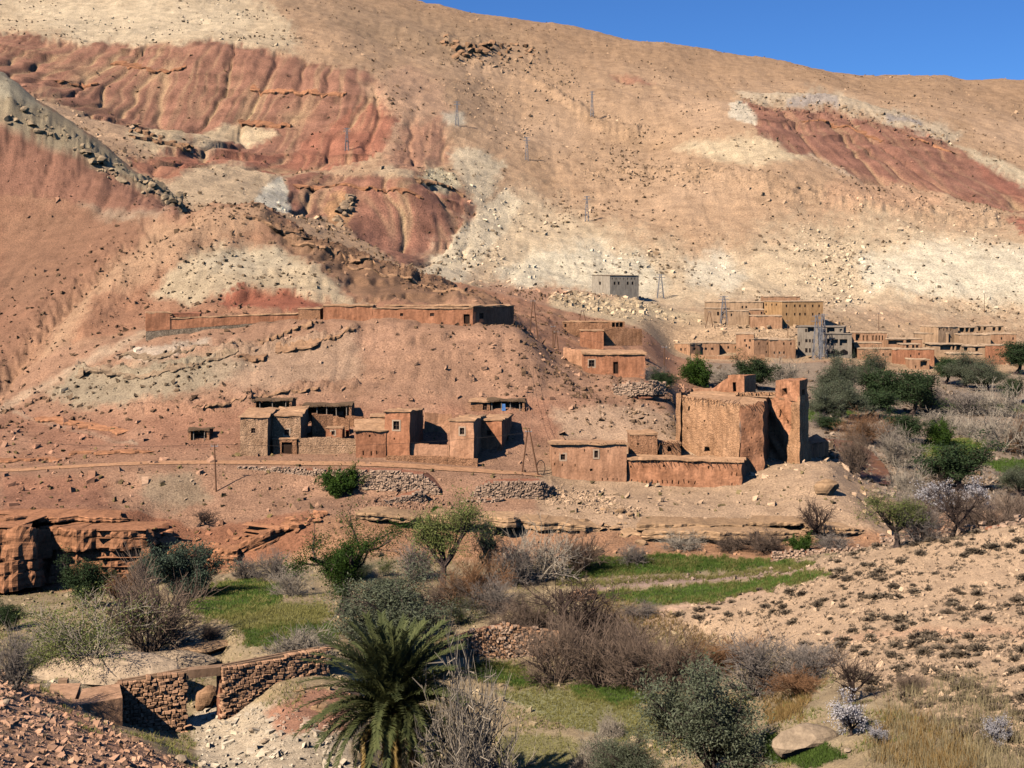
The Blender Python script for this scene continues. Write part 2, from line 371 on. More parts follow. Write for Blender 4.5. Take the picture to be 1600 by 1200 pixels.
paint(zone([(750, 440), (900, 448), (1000, 475), (1010, 500), (850, 500), (770, 470)], 385, 500, 8, 8, 29), 'c48a62', .9)
paint(zone([(860, 462), (1010, 470), (1100, 490), (1100, 520), (950, 505), (870, 490)], 385, 520, 8, 8, 30), 'ccab7c', .9)
paint(zone([(1000, 500), (1700, 480), (1700, 600), (1000, 560)], 375, 470, 10, 8, 31), 'c49a6d', .8)
# hill with the long house, ridge at the left
HM = 240, 386
paint(dmask(238, 386, 4), 'b37850')
paint(smooth(-.1, .5, fbm(X2 / 14, D2 / 22, 4, 33)) * dmask(180, 386, 4), 'bf8a60', .7)
redzone([(-900, 150), (0, 192), (150, 262), (290, 326), (250, 345), (150, 330), (80, 305), (0, 300), (-900, 260)], 'a86e4f', 240, 345, seed=34)
paint(zone([(-900, 20), (0, 108), (60, 152), (120, 194), (190, 250), (295, 320), (285, 326), (220, 294), (150, 261), (60, 219), (0, 190), (-900, 120)], 300, 352, 4, 5, 35), 'b0966f')
paint(zone([(-900, 0), (0, 105), (60, 150), (70, 170), (0, 150), (-900, 50)], 300, 352, 6, 6, 36), 'b9a684', .8)
paint(zone([(120, 318), (200, 330), (260, 325), (230, 350), (160, 345)], *HM, 8, 6, 36), 'c3a27c', .8)
paint(zone([(0, 330), (150, 340), (250, 345), (160, 400), (60, 470), (0, 480)], *HM, 14, 12, 37), 'a97f57', .6)
paint(zone([(160, 350), (300, 322), (390, 320), (440, 345), (400, 385), (250, 420), (150, 450), (60, 600), (0, 640), (-200, 640), (60, 480)], 200, 330, 10, 10, 38), 'bd855a', .85)
paint(zone([(235, 455), (290, 402), (350, 384), (440, 384), (500, 410), (545, 462), (575, 474), (520, 470), (480, 452), (400, 446), (300, 475)], *HM, 8, 8, 39), 'c9a97e')
paint(zone([(300, 415), (360, 390), (440, 388), (470, 410), (380, 430)], *HM, 8, 8, 39), 'cbb28c', .6)
redzone([(390, 330), (450, 345), (520, 378), (640, 415), (720, 445), (800, 478), (640, 474), (560, 462), (500, 405), (440, 375)], 'a87850', 240, 340, seed=40)
redzone([(360, 452), (420, 452), (470, 448), (500, 470), (520, 478), (400, 480), (340, 474)], 'b0603c', 236, 300, seed=41)
paint(zone([(-900, 300), (0, 300), (90, 312), (170, 335), (235, 345), (190, 385), (130, 430), (70, 490), (20, 560), (-900, 620)], 205, 345, 14, 12, 72), '9a6546', .6)
paint(zone([(240, 345), (300, 326), (380, 322), (420, 345), (380, 372), (300, 392), (230, 440), (150, 470), (80, 580), (40, 590), (90, 490), (160, 415)], 215, 325, 12, 10, 73), 'cb9a6c', .7)  # sunlit left flank of the dome, light painted into the ground colour
paint(zone([(430, 345), (520, 380), (640, 418), (790, 474), (640, 470), (575, 462), (520, 405)], 245, 330, 8, 8, 74), '8f6340', .6)  # shadowed right flank of the dome, shade painted as darker brown
# slope between the long house and the track
SM = 176, 240
paint(dmask(160, 238, 3), 'b07d58')
paint(zone([(-200, 640), (0, 645), (400, 640), (860, 620), (1050, 640), (1050, 690), (860, 690), (0, 720), (-200, 720)], *SM, 20, 10, 42), 'ae724e', .8)
paint(smooth(0.0, .5, fbm(X2 / 7, D2 / 12, 4, 43)) * dmask(160, 238, 3), 'bd8761', .6)
paint(zone([(70, 612), (110, 578), (200, 566), (330, 555), (400, 575), (330, 610), (200, 628), (110, 628)], *SM, 10, 10, 44), 'a99471', .8)
paint(zone([(180, 552), (230, 538), (330, 530), (320, 545), (230, 562)], *SM, 4, 6, 45), 'c2a88b', .75)
paint(zone([(330, 545), (560, 520), (560, 590), (400, 620), (330, 600)], *SM, 14, 12, 46), 'b99571', .5)
paint(zone([(860, 640), (1000, 630), (1060, 650), (1060, 700), (880, 690)], *SM, 10, 8, 47), 'c59c75', .8)
redzone([(0, 740), (160, 745), (180, 800), (0, 800)], 'a2613f', 158, 180, seed=48, op=.6, fe=14)
paint(zone([(220, 745), (300, 735), (330, 780), (280, 800), (230, 790)], 158, 186, 12, 10, 49), '9f8765', .7)
paint(zone([(840, 735), (1000, 690), (1200, 700), (1290, 715), (1420, 800), (1400, 870), (640, 870), (640, 820), (840, 800)], 150, 195, 10, 6, 50), 'c59a70')
paint(line_zone([(-40, 660), (30, 622), (90, 585), (160, 548), (232, 518)], 12, 190, 300, 6, 5, 64), 'c9a57e', .7)
paint(line_zone([(20, 642), (80, 660), (140, 676), (215, 694)], 5, 184, 240, 3, 3, 65), 'bf9a76', .8)
paint(line_zone([(25, 600), (60, 540), (110, 480), (170, 420)], 14, 200, 320, 8, 8, 66), 'a5714d', .6)
paint(zone([(40, 645), (190, 660), (200, 690), (60, 690)], 184, 240, 10, 8, 67), 'a06a4a', .5)
# cliff belt
paint(dmask(151.5, 162, 1.5), 'b57d50')
paint(zone([(-300, 790), (240, 800), (300, 830), (480, 800), (500, 850), (300, 905), (-300, 940)], 148, 166, 5, 5, 51), 'a3633b', .9)
# valley floor, near slopes
paint(1 - smooth(150, 154, D2), '9c8058')
paint(smooth(-.2, .4, fbm(X2 / 6, D2 / 6, 4, 52)) * (1 - smooth(150, 154, D2)), 'a98e66', .7)
paint(zone([(1000, 975), (1100, 935), (1230, 880), (1340, 850), (1440, 840), (1700, 790), (2500, 700), (2500, 1500), (1500, 1150), (1380, 1085), (1200, 1020)], 60, 152, 16, 12, 53), 'b9926b')
paint(line_zone([(1010, 965), (1090, 940), (1170, 925), (1240, 905)], 14, 90, 152, 5, 4, 54), 'c79a76')
paint(line_zone([(1300, 1000), (1420, 985), (1560, 985), (1640, 1000)], 13, 60, 152, 5, 5, 55), 'c29067', .8)
paint(zone([(-900, 900), (-100, 1000), (60, 1072), (190, 1140), (290, 1190), (400, 1260), (400, 1700), (-900, 1700)], 30, 104, 10, 8, 56), 'b07e5a')
paint(line_zone([(95, 1105), (160, 1150), (200, 1185), (215, 1230)], 16, 50, 104, 5, 4, 57), 'b97f57')
paint(zone([(60, 1075), (110, 1020), (200, 992), (290, 985), (330, 1010), (340, 1060), (230, 1060), (140, 1070)], 90, 126, 5, 5, 58), 'b49a76')
paint(zone([(295, 1130), (345, 1095), (380, 1100), (470, 1090), (540, 1110), (560, 1260), (330, 1260)], 70, 112, 6, 6, 59), 'bba07e')
paint(zone([(410, 1110), (500, 1070), (560, 1080), (540, 1150), (440, 1150)], 80, 114, 6, 6, 60), 'ad7350')
GREEN = np.zeros((NR, NC), np.float32)
def green(poly, dlo, dhi, col='4b5a20', fe=4, wa=5, seed=0, op=.9):
    global GREEN
    m = zone(poly, dlo, dhi, fe, wa, seed); paint(m, col, op); GREEN = np.maximum(GREEN, m)
FIELDS = [
 ([(285, 935), (330, 912), (400, 906), (440, 914), (444, 940), (400, 958), (330, 962), (290, 955)], 118, 154, '434d1f'),
 ([(380, 985), (430, 975), (520, 975), (530, 1000), (470, 1012), (385, 1012)], 100, 135, '454f20'),
 ([(340, 955), (440, 942), (510, 945), (525, 965), (440, 985), (370, 985)], 105, 140, '6d6a2c'),
 ([(120, 1052), (200, 1030), (240, 1020), (250, 1040), (160, 1052)], 95, 128, '6a7030'),
 ([(868, 905), (890, 880), (940, 872), (1060, 868), (1200, 876), (1270, 884), (1260, 888), (1180, 887), (1090, 894), (1000, 899), (930, 902)], 128, 166, '4f5827'),
 ([(925, 927), (1000, 924), (1130, 913), (1250, 898), (1300, 899), (1220, 915), (1120, 938), (1020, 945), (950, 940)], 124, 160, '525a2a'),
 ([(740, 1042), (790, 1036), (840, 1055), (860, 1072), (800, 1075), (740, 1062)], 96, 135, '3a4720'),
 ([(885, 1072), (940, 1068), (1020, 1085), (1030, 1100), (960, 1105), (900, 1090)], 96, 130, '3a4720'),
 ([(770, 1085), (860, 1072), (960, 1100), (1040, 1110), (1040, 1150), (960, 1160), (850, 1120)], 80, 128, '8b8654'),
 ([(780, 1150), (850, 1150), (980, 1170), (1010, 1260), (760, 1260)], 60, 110, '7f7440'),
 ([(1195, 1150), (1280, 1160), (1320, 1185), (1260, 1200), (1195, 1190)], 60, 110, '37441c'),
 ([(1425, 695), (1500, 685), (1545, 688), (1560, 700), (1500, 715), (1430, 715)], 180, 300, '485f24'),
 ([(1530, 722), (1600, 718), (1700, 725), (1700, 738), (1560, 735)], 170, 300, '485f24'),
 ([(1260, 640), (1310, 638), (1340, 645), (1320, 655), (1260, 655)], 200, 320, '38481f'),
 ([(1430, 628), (1480, 626), (1600, 630), (1700, 634), (1600, 642), (1440, 640)], 240, 360, '425228'),
]
paint(zone([(1100, 560), (1700, 570), (1700, 800), (1420, 800), (1330, 745), (1260, 700), (1100, 640)], 178, 384, 8, 8, 61), 'a3866a')
for i_, (pl, a_, b_, col_) in enumerate(FIELDS): green(pl, a_, b_, col_, seed=70 + i_)
paint(zone([(925, 908), (1000, 905), (1130, 895), (1240, 886), (1265, 892), (1130, 907), (1000, 918), (935, 920)], 124, 166, 2, 3, 62), 'a98570')
paint(zone([(1335, 690), (1375, 690), (1400, 730), (1400, 775), (1360, 760), (1372, 720)], 180, 260, 4, 4, 63), 'c09a78')
C *= (1 + 0.10 * fbm(X2 / 9, D2 / 9, 2, 64))[..., None]
lum = C @ np.array([.3, .5, .2], np.float32)
C[...] = (C * 0.79 + 0.21 * lum[..., None]) * np.array([.97, .94, .865], np.float32) * (.89 + .13 * smooth(.33, .50, lum))[..., None]
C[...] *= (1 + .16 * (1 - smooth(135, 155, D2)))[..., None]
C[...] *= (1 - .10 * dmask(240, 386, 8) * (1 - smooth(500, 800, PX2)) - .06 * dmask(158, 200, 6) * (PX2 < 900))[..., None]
C[...] *= (1 + .06 * smooth(390, 460, D2))[..., None]

# relief ---------------------------------------------------------------------
rF = int(np.searchsorted(ROWS, 376)); rM = int(np.searchsorted(ROWS, 150)); rMe = int(np.searchsorted(ROWS, 400)); rN = int(np.searchsorted(ROWS, 167))
rel = np.zeros((NR, NC))
def steps(z, h, n):
    t = z / h + n; f = t - np.floor(t)
    return (smooth(0.70, 0.98, f) - f) * h
def billow(x, y, octaves, seed):
    s_ = 0; amp = 1.0; f = 1.0
    for o in range(octaves):
        s_ = s_ + amp * (np.abs(perlin(x * f, y * f, seed + o)) - 0.3); amp *= 0.5; f *= 2.03
    return s_
# mountain
x, d, r_ = X2[rF:], D2[rF:], RED[rF:]
fr = smooth(380, 520, d)
w1 = fbm(x / 46, d / 70, 3, 80)
xg = x + 5 * w1 + (d - 600) * 0.12 * smooth(1000, 1300, PX2[rF:])
rr = 6.0 * fbm(x / 85, d / 120, 2, 81) + 1.1 * fbm(x / 11, d / 13, 4, 82)
n0 = perlin(xg / 24 + .35 * w1, d / 240, 83); n1 = perlin(xg / 9 + .6 * w1, d / 90, 86)
inc = np.exp(-(n0 / .06) ** 2); inc1 = np.exp(-(n1 / .10) ** 2)
rr += (1.0 + 1.6 * r_) * (np.abs(n0) - .3) - (.12 + 1.3 * r_) * inc - (.06 + .45 * r_) * inc1 + .45 * r_ * perlin(xg / 3.4, d / 40, 88)
rr += .55 * billow(xg / 8, d / 30 + w1, 3, 84)
zz = Z[rF:] + rr
k1 = np.clip(fbm(x / 50, d / 60, 2, 95) * 1.6 + 0.35, 0, 1)
rr += k1 * ((0.06 + 0.34 * r_) * steps(zz, 9.0, 1.3 * fbm(x / 90, d / 130, 3, 90)) + 0.3 * r_ * steps(zz, 3.1, fbm(x / 70, d / 90, 2, 92)))
rel[rF:] += fr * rr
C[rF:] *= (1 + .13 * fbm(xg / 4.5, d / 48, 3, 98) + .10 * r_ * np.sin(zz / 1.9 + 2 * w1))[..., None]
gm = (r_ * np.maximum(inc * .8, inc1 * .35) * smooth(-.3, .2, fbm(x / 60, d / 60, 2, 97)) + .45 * r_ * smooth(.12, .5, fbm(xg / 7, d / 130, 3, 99)))[..., None]        # pale debris lying in the gullies
C[rF:] = C[rF:] * (1 - gm) + np.array(srgb('b08c66'), np.float32) * gm
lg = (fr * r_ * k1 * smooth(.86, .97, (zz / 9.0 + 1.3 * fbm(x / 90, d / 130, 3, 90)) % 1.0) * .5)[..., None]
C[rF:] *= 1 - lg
# hill
x, d, r_ = X2[rM:rMe], D2[rM:rMe], RED[rM:rMe]
md = smooth(150, 166, d) * (1 - smooth(382, 398, d))
rr = 0.9 * fbm(x / 22, d / 26, 3, 85) + 0.36 * fbm(x / 4.2, d / 4.8, 3, 86)
up = smooth(200, 215, d) * (1 - smooth(980, 1040, PX2[rM:rMe]))
rr += up * (.8 + 1.0 * r_) * billow((x + 2 * fbm(x / 12, d / 18, 2, 96)) / 9, d / 46, 3, 87)
zz = Z[rM:rMe] + rr
rr += up * 0.5 * np.clip(fbm(x / 25, d / 25, 2, 94) * 1.5 + 0.2 + 0.5 * r_, 0, 1) * steps(zz, 2.3, 1.2 * fbm(x / 24, d / 40, 3, 91))
rel[rM:rMe] += md * rr
# valley
x, d = X2[:rN], D2[:rN]
rel[:rN] += (1 - smooth(150, 165, d)) * (0.35 * fbm(x / 9, d / 9, 3, 88) + 0.17 * fbm(x / 1.6, d / 1.6, 3, 89)) * smooth(30, 60, d)
# outcrops
def outcrop(pts, width, dlo, dhi, h, seed):
    global rel
    m = line_zone(pts, width, dlo, dhi, 3, 5, seed)
    rs = np.where(m.max(1) > 0)[0]
    if len(rs):
        q = slice(rs[0], rs[-1] + 1)
        rel[q] += m[q] * h * (0.35 + 0.9 * np.clip(fbm(X2[q] / (h * 2.6), D2[q] / (h * 2.6), 4, seed, True), -0.5, 1))
for k_, a_ in enumerate([
   ([(695, 60), (720, 72), (760, 70), (815, 66), (835, 85)], 22, 800, 1000, 3.0),
   ([(1150, 150), (1230, 150), (1300, 158), (1400, 185), (1480, 215)], 12, 700, 900, 1.6),
   ([(10, 165), (60, 195), (110, 215), (170, 260), (230, 290), (285, 318)], 20, 325, 352, 1.6),
   ([(430, 352), (500, 385), (560, 405), (650, 430)], 12, 270, 330, 1.2),
   ([(120, 580), (170, 570), (230, 582), (330, 562), (420, 530), (490, 505)], 7, 195, 240, 1.0),
   ([(270, 548), (380, 552), (470, 535), (560, 515)], 7, 195, 240, 1.0),
   ([(200, 640), (330, 640), (450, 615), (560, 600)], 9, 186, 225, 1.0),
   ([(900, 255), (1020, 262), (1150, 280), (1350, 325), (1560, 340)], 20, 560, 700, 2.5),
   ([(860, 470), (940, 470), (1000, 478)], 14, 400, 470, 1.3),
   ([(740, 95), (830, 120), (930, 190), (1000, 200)], 12, 700, 950, 3.0)]):
    outcrop(*a_, seed=100 + k_)
rel -= 4.5 * line_zone([(300, 336), (235, 366), (165, 412), (100, 470), (50, 535), (0, 600), (-60, 660)], 16, 205, 330, 26, 5, 140)
rel += 2.5 * line_zone([(420, 352), (330, 356), (260, 392), (190, 440), (130, 500)], 30, 230, 320, 30, 5, 141)
# caps of settled places
flat = dmask(176, 186, 2) * (PX2 < 860)
rel = rel * (1 - 0.9 * flat * smooth(-200, 0, PX2)) * (1 - 0.75 * GREEN)
Z = Z + rel
PYF = YH - (Z - CAMZ) * F / D2

def ground(x, y):
    """height of the ground under (x, y)"""
    x = np.asarray(x, float); y = np.asarray(y, float)
    px = CX + x / y * F
    c = np.interp(px, COLS, np.arange(NC)); r = np.interp(y, ROWS, np.arange(NR))
    c0 = np.clip(c.astype(int), 0, NC - 2); r0 = np.clip(r.astype(int), 0, NR - 2)
    fc, fr = c - c0, r - r0
    return (Z[r0, c0] * (1 - fc) * (1 - fr) + Z[r0, c0 + 1] * fc * (1 - fr) + Z[r0 + 1, c0] * (1 - fc) * fr + Z[r0 + 1, c0 + 1] * fc * fr)

def hit(px, py, dlo=40.0, dhi=1300.0):
    """where the sight line through a pixel meets the ground: (x, y, z)"""
    c = int(np.clip(np.interp(px, COLS, np.arange(NC)), 0, NC - 1))
    col = PYF[:, c]
    ok = np.where((ROWS >= dlo) & (ROWS <= dhi) & (col <= py))[0]
    if len(ok) == 0: r = ROWS[(ROWS <= dhi)][-1]
    else:
        i = ok[0]
        if i > 0 and ROWS[i - 1] >= dlo:
            a, b = col[i - 1], col[i]; t = 0 if a == b else np.clip((a - py) / (a - b), 0, 1)
            r = ROWS[i - 1] + t * (ROWS[i] - ROWS[i - 1])
        else: r = ROWS[i]
    x = (px - CX) / F * r
    return np.array([x, r, float(ground(x, r))])

def gpt(px, d):
    x = (px - CX) / F * d
    return np.array([x, d, float(ground(x, d))])

# ground material ---------------------------------------------------------------
def ground_mat(name, fine, coarse, bs):
    m, nt, b = mat_base(name, 0.97)
    at = nt.nodes.new('ShaderNodeAttribute'); at.attribute_name = 'soil'
    g = nt.nodes.new('ShaderNodeNewGeometry'); co = g.outputs['Position']
    n1 = noise_node(nt, 1 / coarse, 4, 0.62, co); n2 = noise_node(nt, 1 / fine, 3, 0.7, co)
    r1 = ramp(nt, n1.outputs[0], [(0.28, (0.76, 0.74, 0.72)), (0.5, (1, 1, 1)), (0.74, (1.22, 1.2, 1.17))])
    r2 = ramp(nt, n2.outputs[0], [(0.3, 0.5), (0.5, 1.0), (0.7, 1.4)])
    vo = nt.nodes.new('ShaderNodeTexVoronoi'); vo.inputs['Scale'].default_value = 1 / (fine * 1.6)
    nt.links.new(co, vo.inputs['Vector'])
    r3 = ramp(nt, vo.outputs['Distance'], [(0.0, 1.35), (0.12, 1.25), (0.22, 0.97), (1.0, 0.97)])
    c = mixc(nt, at.outputs['Color'], r1.outputs[0]); c = mixc(nt, c, r2.outputs[0]); c = mixc(nt, c, r3.outputs[0], 0.7)
    nt.links.new(c, b.inputs['Base Color'])
    bump(nt, b, n2.outputs[0], bs, fine * 1.1)
    return m
def terrain_sheet(name, r0, r1, mat):
    nr = r1 - r0
    v = np.stack([X2[r0:r1], D2[r0:r1], Z[r0:r1]], -1).reshape(-1, 3)
    i = np.arange(nr * NC).reshape(nr, NC)
    f = np.stack([i[:-1, :-1], i[:-1, 1:], i[1:, 1:], i[1:, :-1]], -1).reshape(-1, 4)
    me = mesh_np(name, v, [f])
    a = me.color_attributes.new('soil', 'FLOAT_COLOR', 'POINT')
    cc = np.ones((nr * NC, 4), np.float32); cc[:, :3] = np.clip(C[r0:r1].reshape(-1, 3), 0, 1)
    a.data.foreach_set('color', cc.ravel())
    o = obj(name, me, mat); o['kind'] = 'structure'
    return o
ra = int(np.searchsorted(ROWS, 155)); rb = int(np.searchsorted(ROWS, 386))
GM_N, GM_M, GM_F = ground_mat('soil_valley', 0.12, 1.6, .6), ground_mat('soil_hill', 0.26, 3.0, .75), ground_mat('soil_mountain', 0.7, 7.0, .75)
terrain_sheet('valley_ground', 0, ra + 1, GM_N)
terrain_sheet('hill', ra, rb + 1, GM_M)
terrain_sheet('mountain', rb, NR, GM_F)
print('terrain', NR, NC)
# ------------------------------------------------------------------ building kit
def adobe_mat(name, col, stone=0.0, scale=1.6, var=0.24, bs=0.7):
    if name in MATS: return MATS[name]
    m, nt, b = mat_base(name, 0.96)
    c0 = srgb(col)
    g = nt.nodes.new('ShaderNodeNewGeometry'); co = g.outputs['Position']
    n1 = noise_node(nt, 0.45, 4, 0.6, co); n2 = noise_node(nt, scale * 2.2, 4, 0.7, co)
    mp = nt.nodes.new('ShaderNodeMapping'); mp.inputs['Scale'].default_value = (1.3, 1.3, 0.22)
    nt.links.new(co, mp.inputs[0]); n3 = noise_node(nt, 1.4, 3, 0.6, mp.outputs[0])      # streaks where rain ran down
    r1 = ramp(nt, n1.outputs[0], [(0.3, (1 - var * 0.8, 1 - var, 1 - var * 1.2)), (0.7, (1 + var, 1 + var, 1 + var))])
    r2 = ramp(nt, n2.outputs[0], [(0.3, 1 - var), (0.7, 1 + var)])
    r3 = ramp(nt, n3.outputs[0], [(0.33, 0.72), (0.6, 1.08)])
    c = mixc(nt, c0, r1.outputs[0]); c = mixc(nt, c, r2.outputs[0]); c = mixc(nt, c, r3.outputs[0])
    h = n2.outputs[0]
    if stone:
        mp2 = nt.nodes.new('ShaderNodeMapping'); mp2.inputs['Scale'].default_value = (5.5, 5.5, 9.5)
        nt.links.new(co, mp2.inputs[0])
        vo = nt.nodes.new('ShaderNodeTexVoronoi'); vo.feature = 'F1'; vo.inputs['Scale'].default_value = 1.0
        nt.links.new(mp2.outputs[0], vo.inputs['Vector'])
        rr = ramp(nt, vo.outputs['Distance'], [(0.25, 1.12), (0.62, 0.62)])
        c = mixc(nt, c, rr.outputs[0], stone)
        ro = ramp(nt, vo.outputs['Color'], [(0.1, 0.72), (0.9, 1.3)])
        c = mixc(nt, c, ro.outputs[0], stone)
        iv = nt.nodes.new('ShaderNodeMath'); iv.operation = 'MULTIPLY_ADD'; iv.inputs[1].default_value = -1.2
        nt.links.new(vo.outputs['Distance'], iv.inputs[0]); nt.links.new(n2.outputs[0], iv.inputs[2]); h = iv.outputs[0]
    nt.links.new(c, b.inputs['Base Color'])
    bump(nt, b, h, bs, 0.10)
    return m
A_TAN = adobe_mat('adobe_tan', 'b98663'); A_RED = adobe_mat('adobe_red', 'ae7452'); A_BRN = adobe_mat('adobe_brown', '97644a')
A_STN = adobe_mat('laid_stone', 'b88f6c', 0.7); A_STR = adobe_mat('laid_stone_red', 'b07e5a', 0.75); A_GRY = adobe_mat('grey_stone', '978067', 0.9)
A_KAS = adobe_mat('kasbah_pise', 'b07956', 0.0, 1.2, 0.28, 0.9); A_KST = adobe_mat('kasbah_stone', 'b98962', 0.55)
A_CON = adobe_mat('raw_concrete', '8d7c69', 0.0, 1.0, 0.12, 0.2); A_YEL = adobe_mat('ochre_plaster', 'ac8257', 0, 1.0, 0.1, 0.2)
A_PNK = adobe_mat('village_adobe', 'b0825f', 0, 1.0, 0.16, 0.3); A_PLE = adobe_mat('village_pale', 'b38e6b', 0, 1.0, 0.14, 0.3); A_WHT = adobe_mat('pale_block', 'a8967f', 0.3, 1, .1, .2)
A_ROOF = adobe_mat('mud_roof', 'b48964', 0, 1.5, 0.18, 0.6); A_ROOFP = adobe_mat('village_roof', 'bb9a78', 0, 1.5, 0.12, 0.4)
M_WOOD = simple_mat('dark_wood', '3a281c', 0.3, 4); M_POLE = simple_mat('weathered_pole', '6b4a34', 0.3, 5)
M_GLASS = simple_mat('dark_pane', '1f1a18', 0.2, 3, rough=0.35); M_PLASTER = simple_mat('white_plaster', 'b89a7c', 0.12, 6)
M_BRUSH = simple_mat('brush_thatch', '6f563e', 0.5, 9, bump_s=1.0, bump_d=0.15); M_GREYW = simple_mat('grey_driftwood', '8b7a68', 0.3, 6)
M_STEEL = simple_mat('galvanised_steel', '7f7a78', 0.15, 4, rough=0.6); M_SHUT = simple_mat('faded_shutter', '5a4638', 0.25, 5)

def n3(p, s, seed=0):
    p = np.asarray(p, float) / s
    return perlin(p[:, 0] + 0.73 * p[:, 2], p[:, 1] * 1.1 - 0.61 * p[:, 2], seed)

class MB:
    """collects polygons of one part"""
    def __init__(s): s.v = []; s.f = []; s.n = 0
    def add(s, verts, faces):
        verts = np.asarray(verts, float).reshape(-1, 3)
        for f in faces: s.f.append([i + s.n for i in f])
        s.v.append(verts); s.n += len(verts)
    def quad(s, a, b, c, d): s.add([a, b, c, d], [(0, 1, 2, 3)])
    def box(s, c, size, rz=0.0):
        hx, hy, hz = np.asarray(size) / 2
        co, si = math.cos(rz), math.sin(rz); v = []
        for z in (-hz, hz):
            for x, y in ((-hx, -hy), (hx, -hy), (hx, hy), (-hx, hy)): v.append((c[0] + x * co - y * si, c[1] + x * si + y * co, c[2] + z))
        s.add(v, [(3, 2, 1, 0), (4, 5, 6, 7), (0, 1, 5, 4), (1, 2, 6, 5), (2, 3, 7, 6), (3, 0, 4, 7)])
    def tube(s, a, b, r0, r1=None, n=5):
        a, b = np.asarray(a, float), np.asarray(b, float); r1 = r0 if r1 is None else r1
        t = b - a; t = t / (np.linalg.norm(t) + 1e-9)
        u = np.cross(t, (0, 0, 1) if abs(t[2]) < 0.9 else (1, 0, 0)); u /= np.linalg.norm(u); w = np.cross(t, u)
        an = np.arange(n) * 2 * math.pi / n
        ring = np.cos(an)[:, None] * u + np.sin(an)[:, None] * w
        s.add(np.concatenate([a + ring * r0, b + ring * r1]), [(i, (i + 1) % n, n + (i + 1) % n, n + i) for i in range(n)] + [tuple(range(n))[::-1], tuple(range(n, 2 * n))])
    def prism(s, poly, z0, z1):
        n = len(poly); z0 = np.broadcast_to(z0, n); z1 = np.broadcast_to(z1, n)
        v = [(p[0], p[1], z) for p, z in zip(poly, z0)] + [(p[0], p[1], z) for p, z in zip(poly, z1)]
        s.add(v, [(i, (i + 1) % n, n + (i + 1) % n, n + i) for i in range(n)] + [tuple(range(n))[::-1], tuple(range(n, 2 * n))])
    def mesh(s, name, origin=(0, 0, 0), jitter=0.0, jscale=1.5, seed=0, smooth_shade=False):
        v = np.concatenate(s.v) if s.v else np.zeros((0, 3))
        if jitter:
            v = v + jitter * np.stack([n3(v, jscale, seed), n3(v, jscale, seed + 5), 0.7 * n3(v, jscale, seed + 9)], -1)
        v = v - np.asarray(origin, float)
        me = bpy.data.meshes.new(name)
        me.from_pydata(v.tolist(), [], s.f); me.update()
        if smooth_shade: me.polygons.foreach_set('use_smooth', np.ones(len(me.polygons), bool))
        return me

def pd(px, d): return np.array([(px - CX) / F * d, d])
def zpy(py, d): return CAMZ + (YH - py) / F * d
def on_edge(a, b, px):
    k = (px - CX) / F; dx, dd = b[0] - a[0], b[1] - a[1]
    return (k * a[1] - a[0]) / (dx - k * dd)

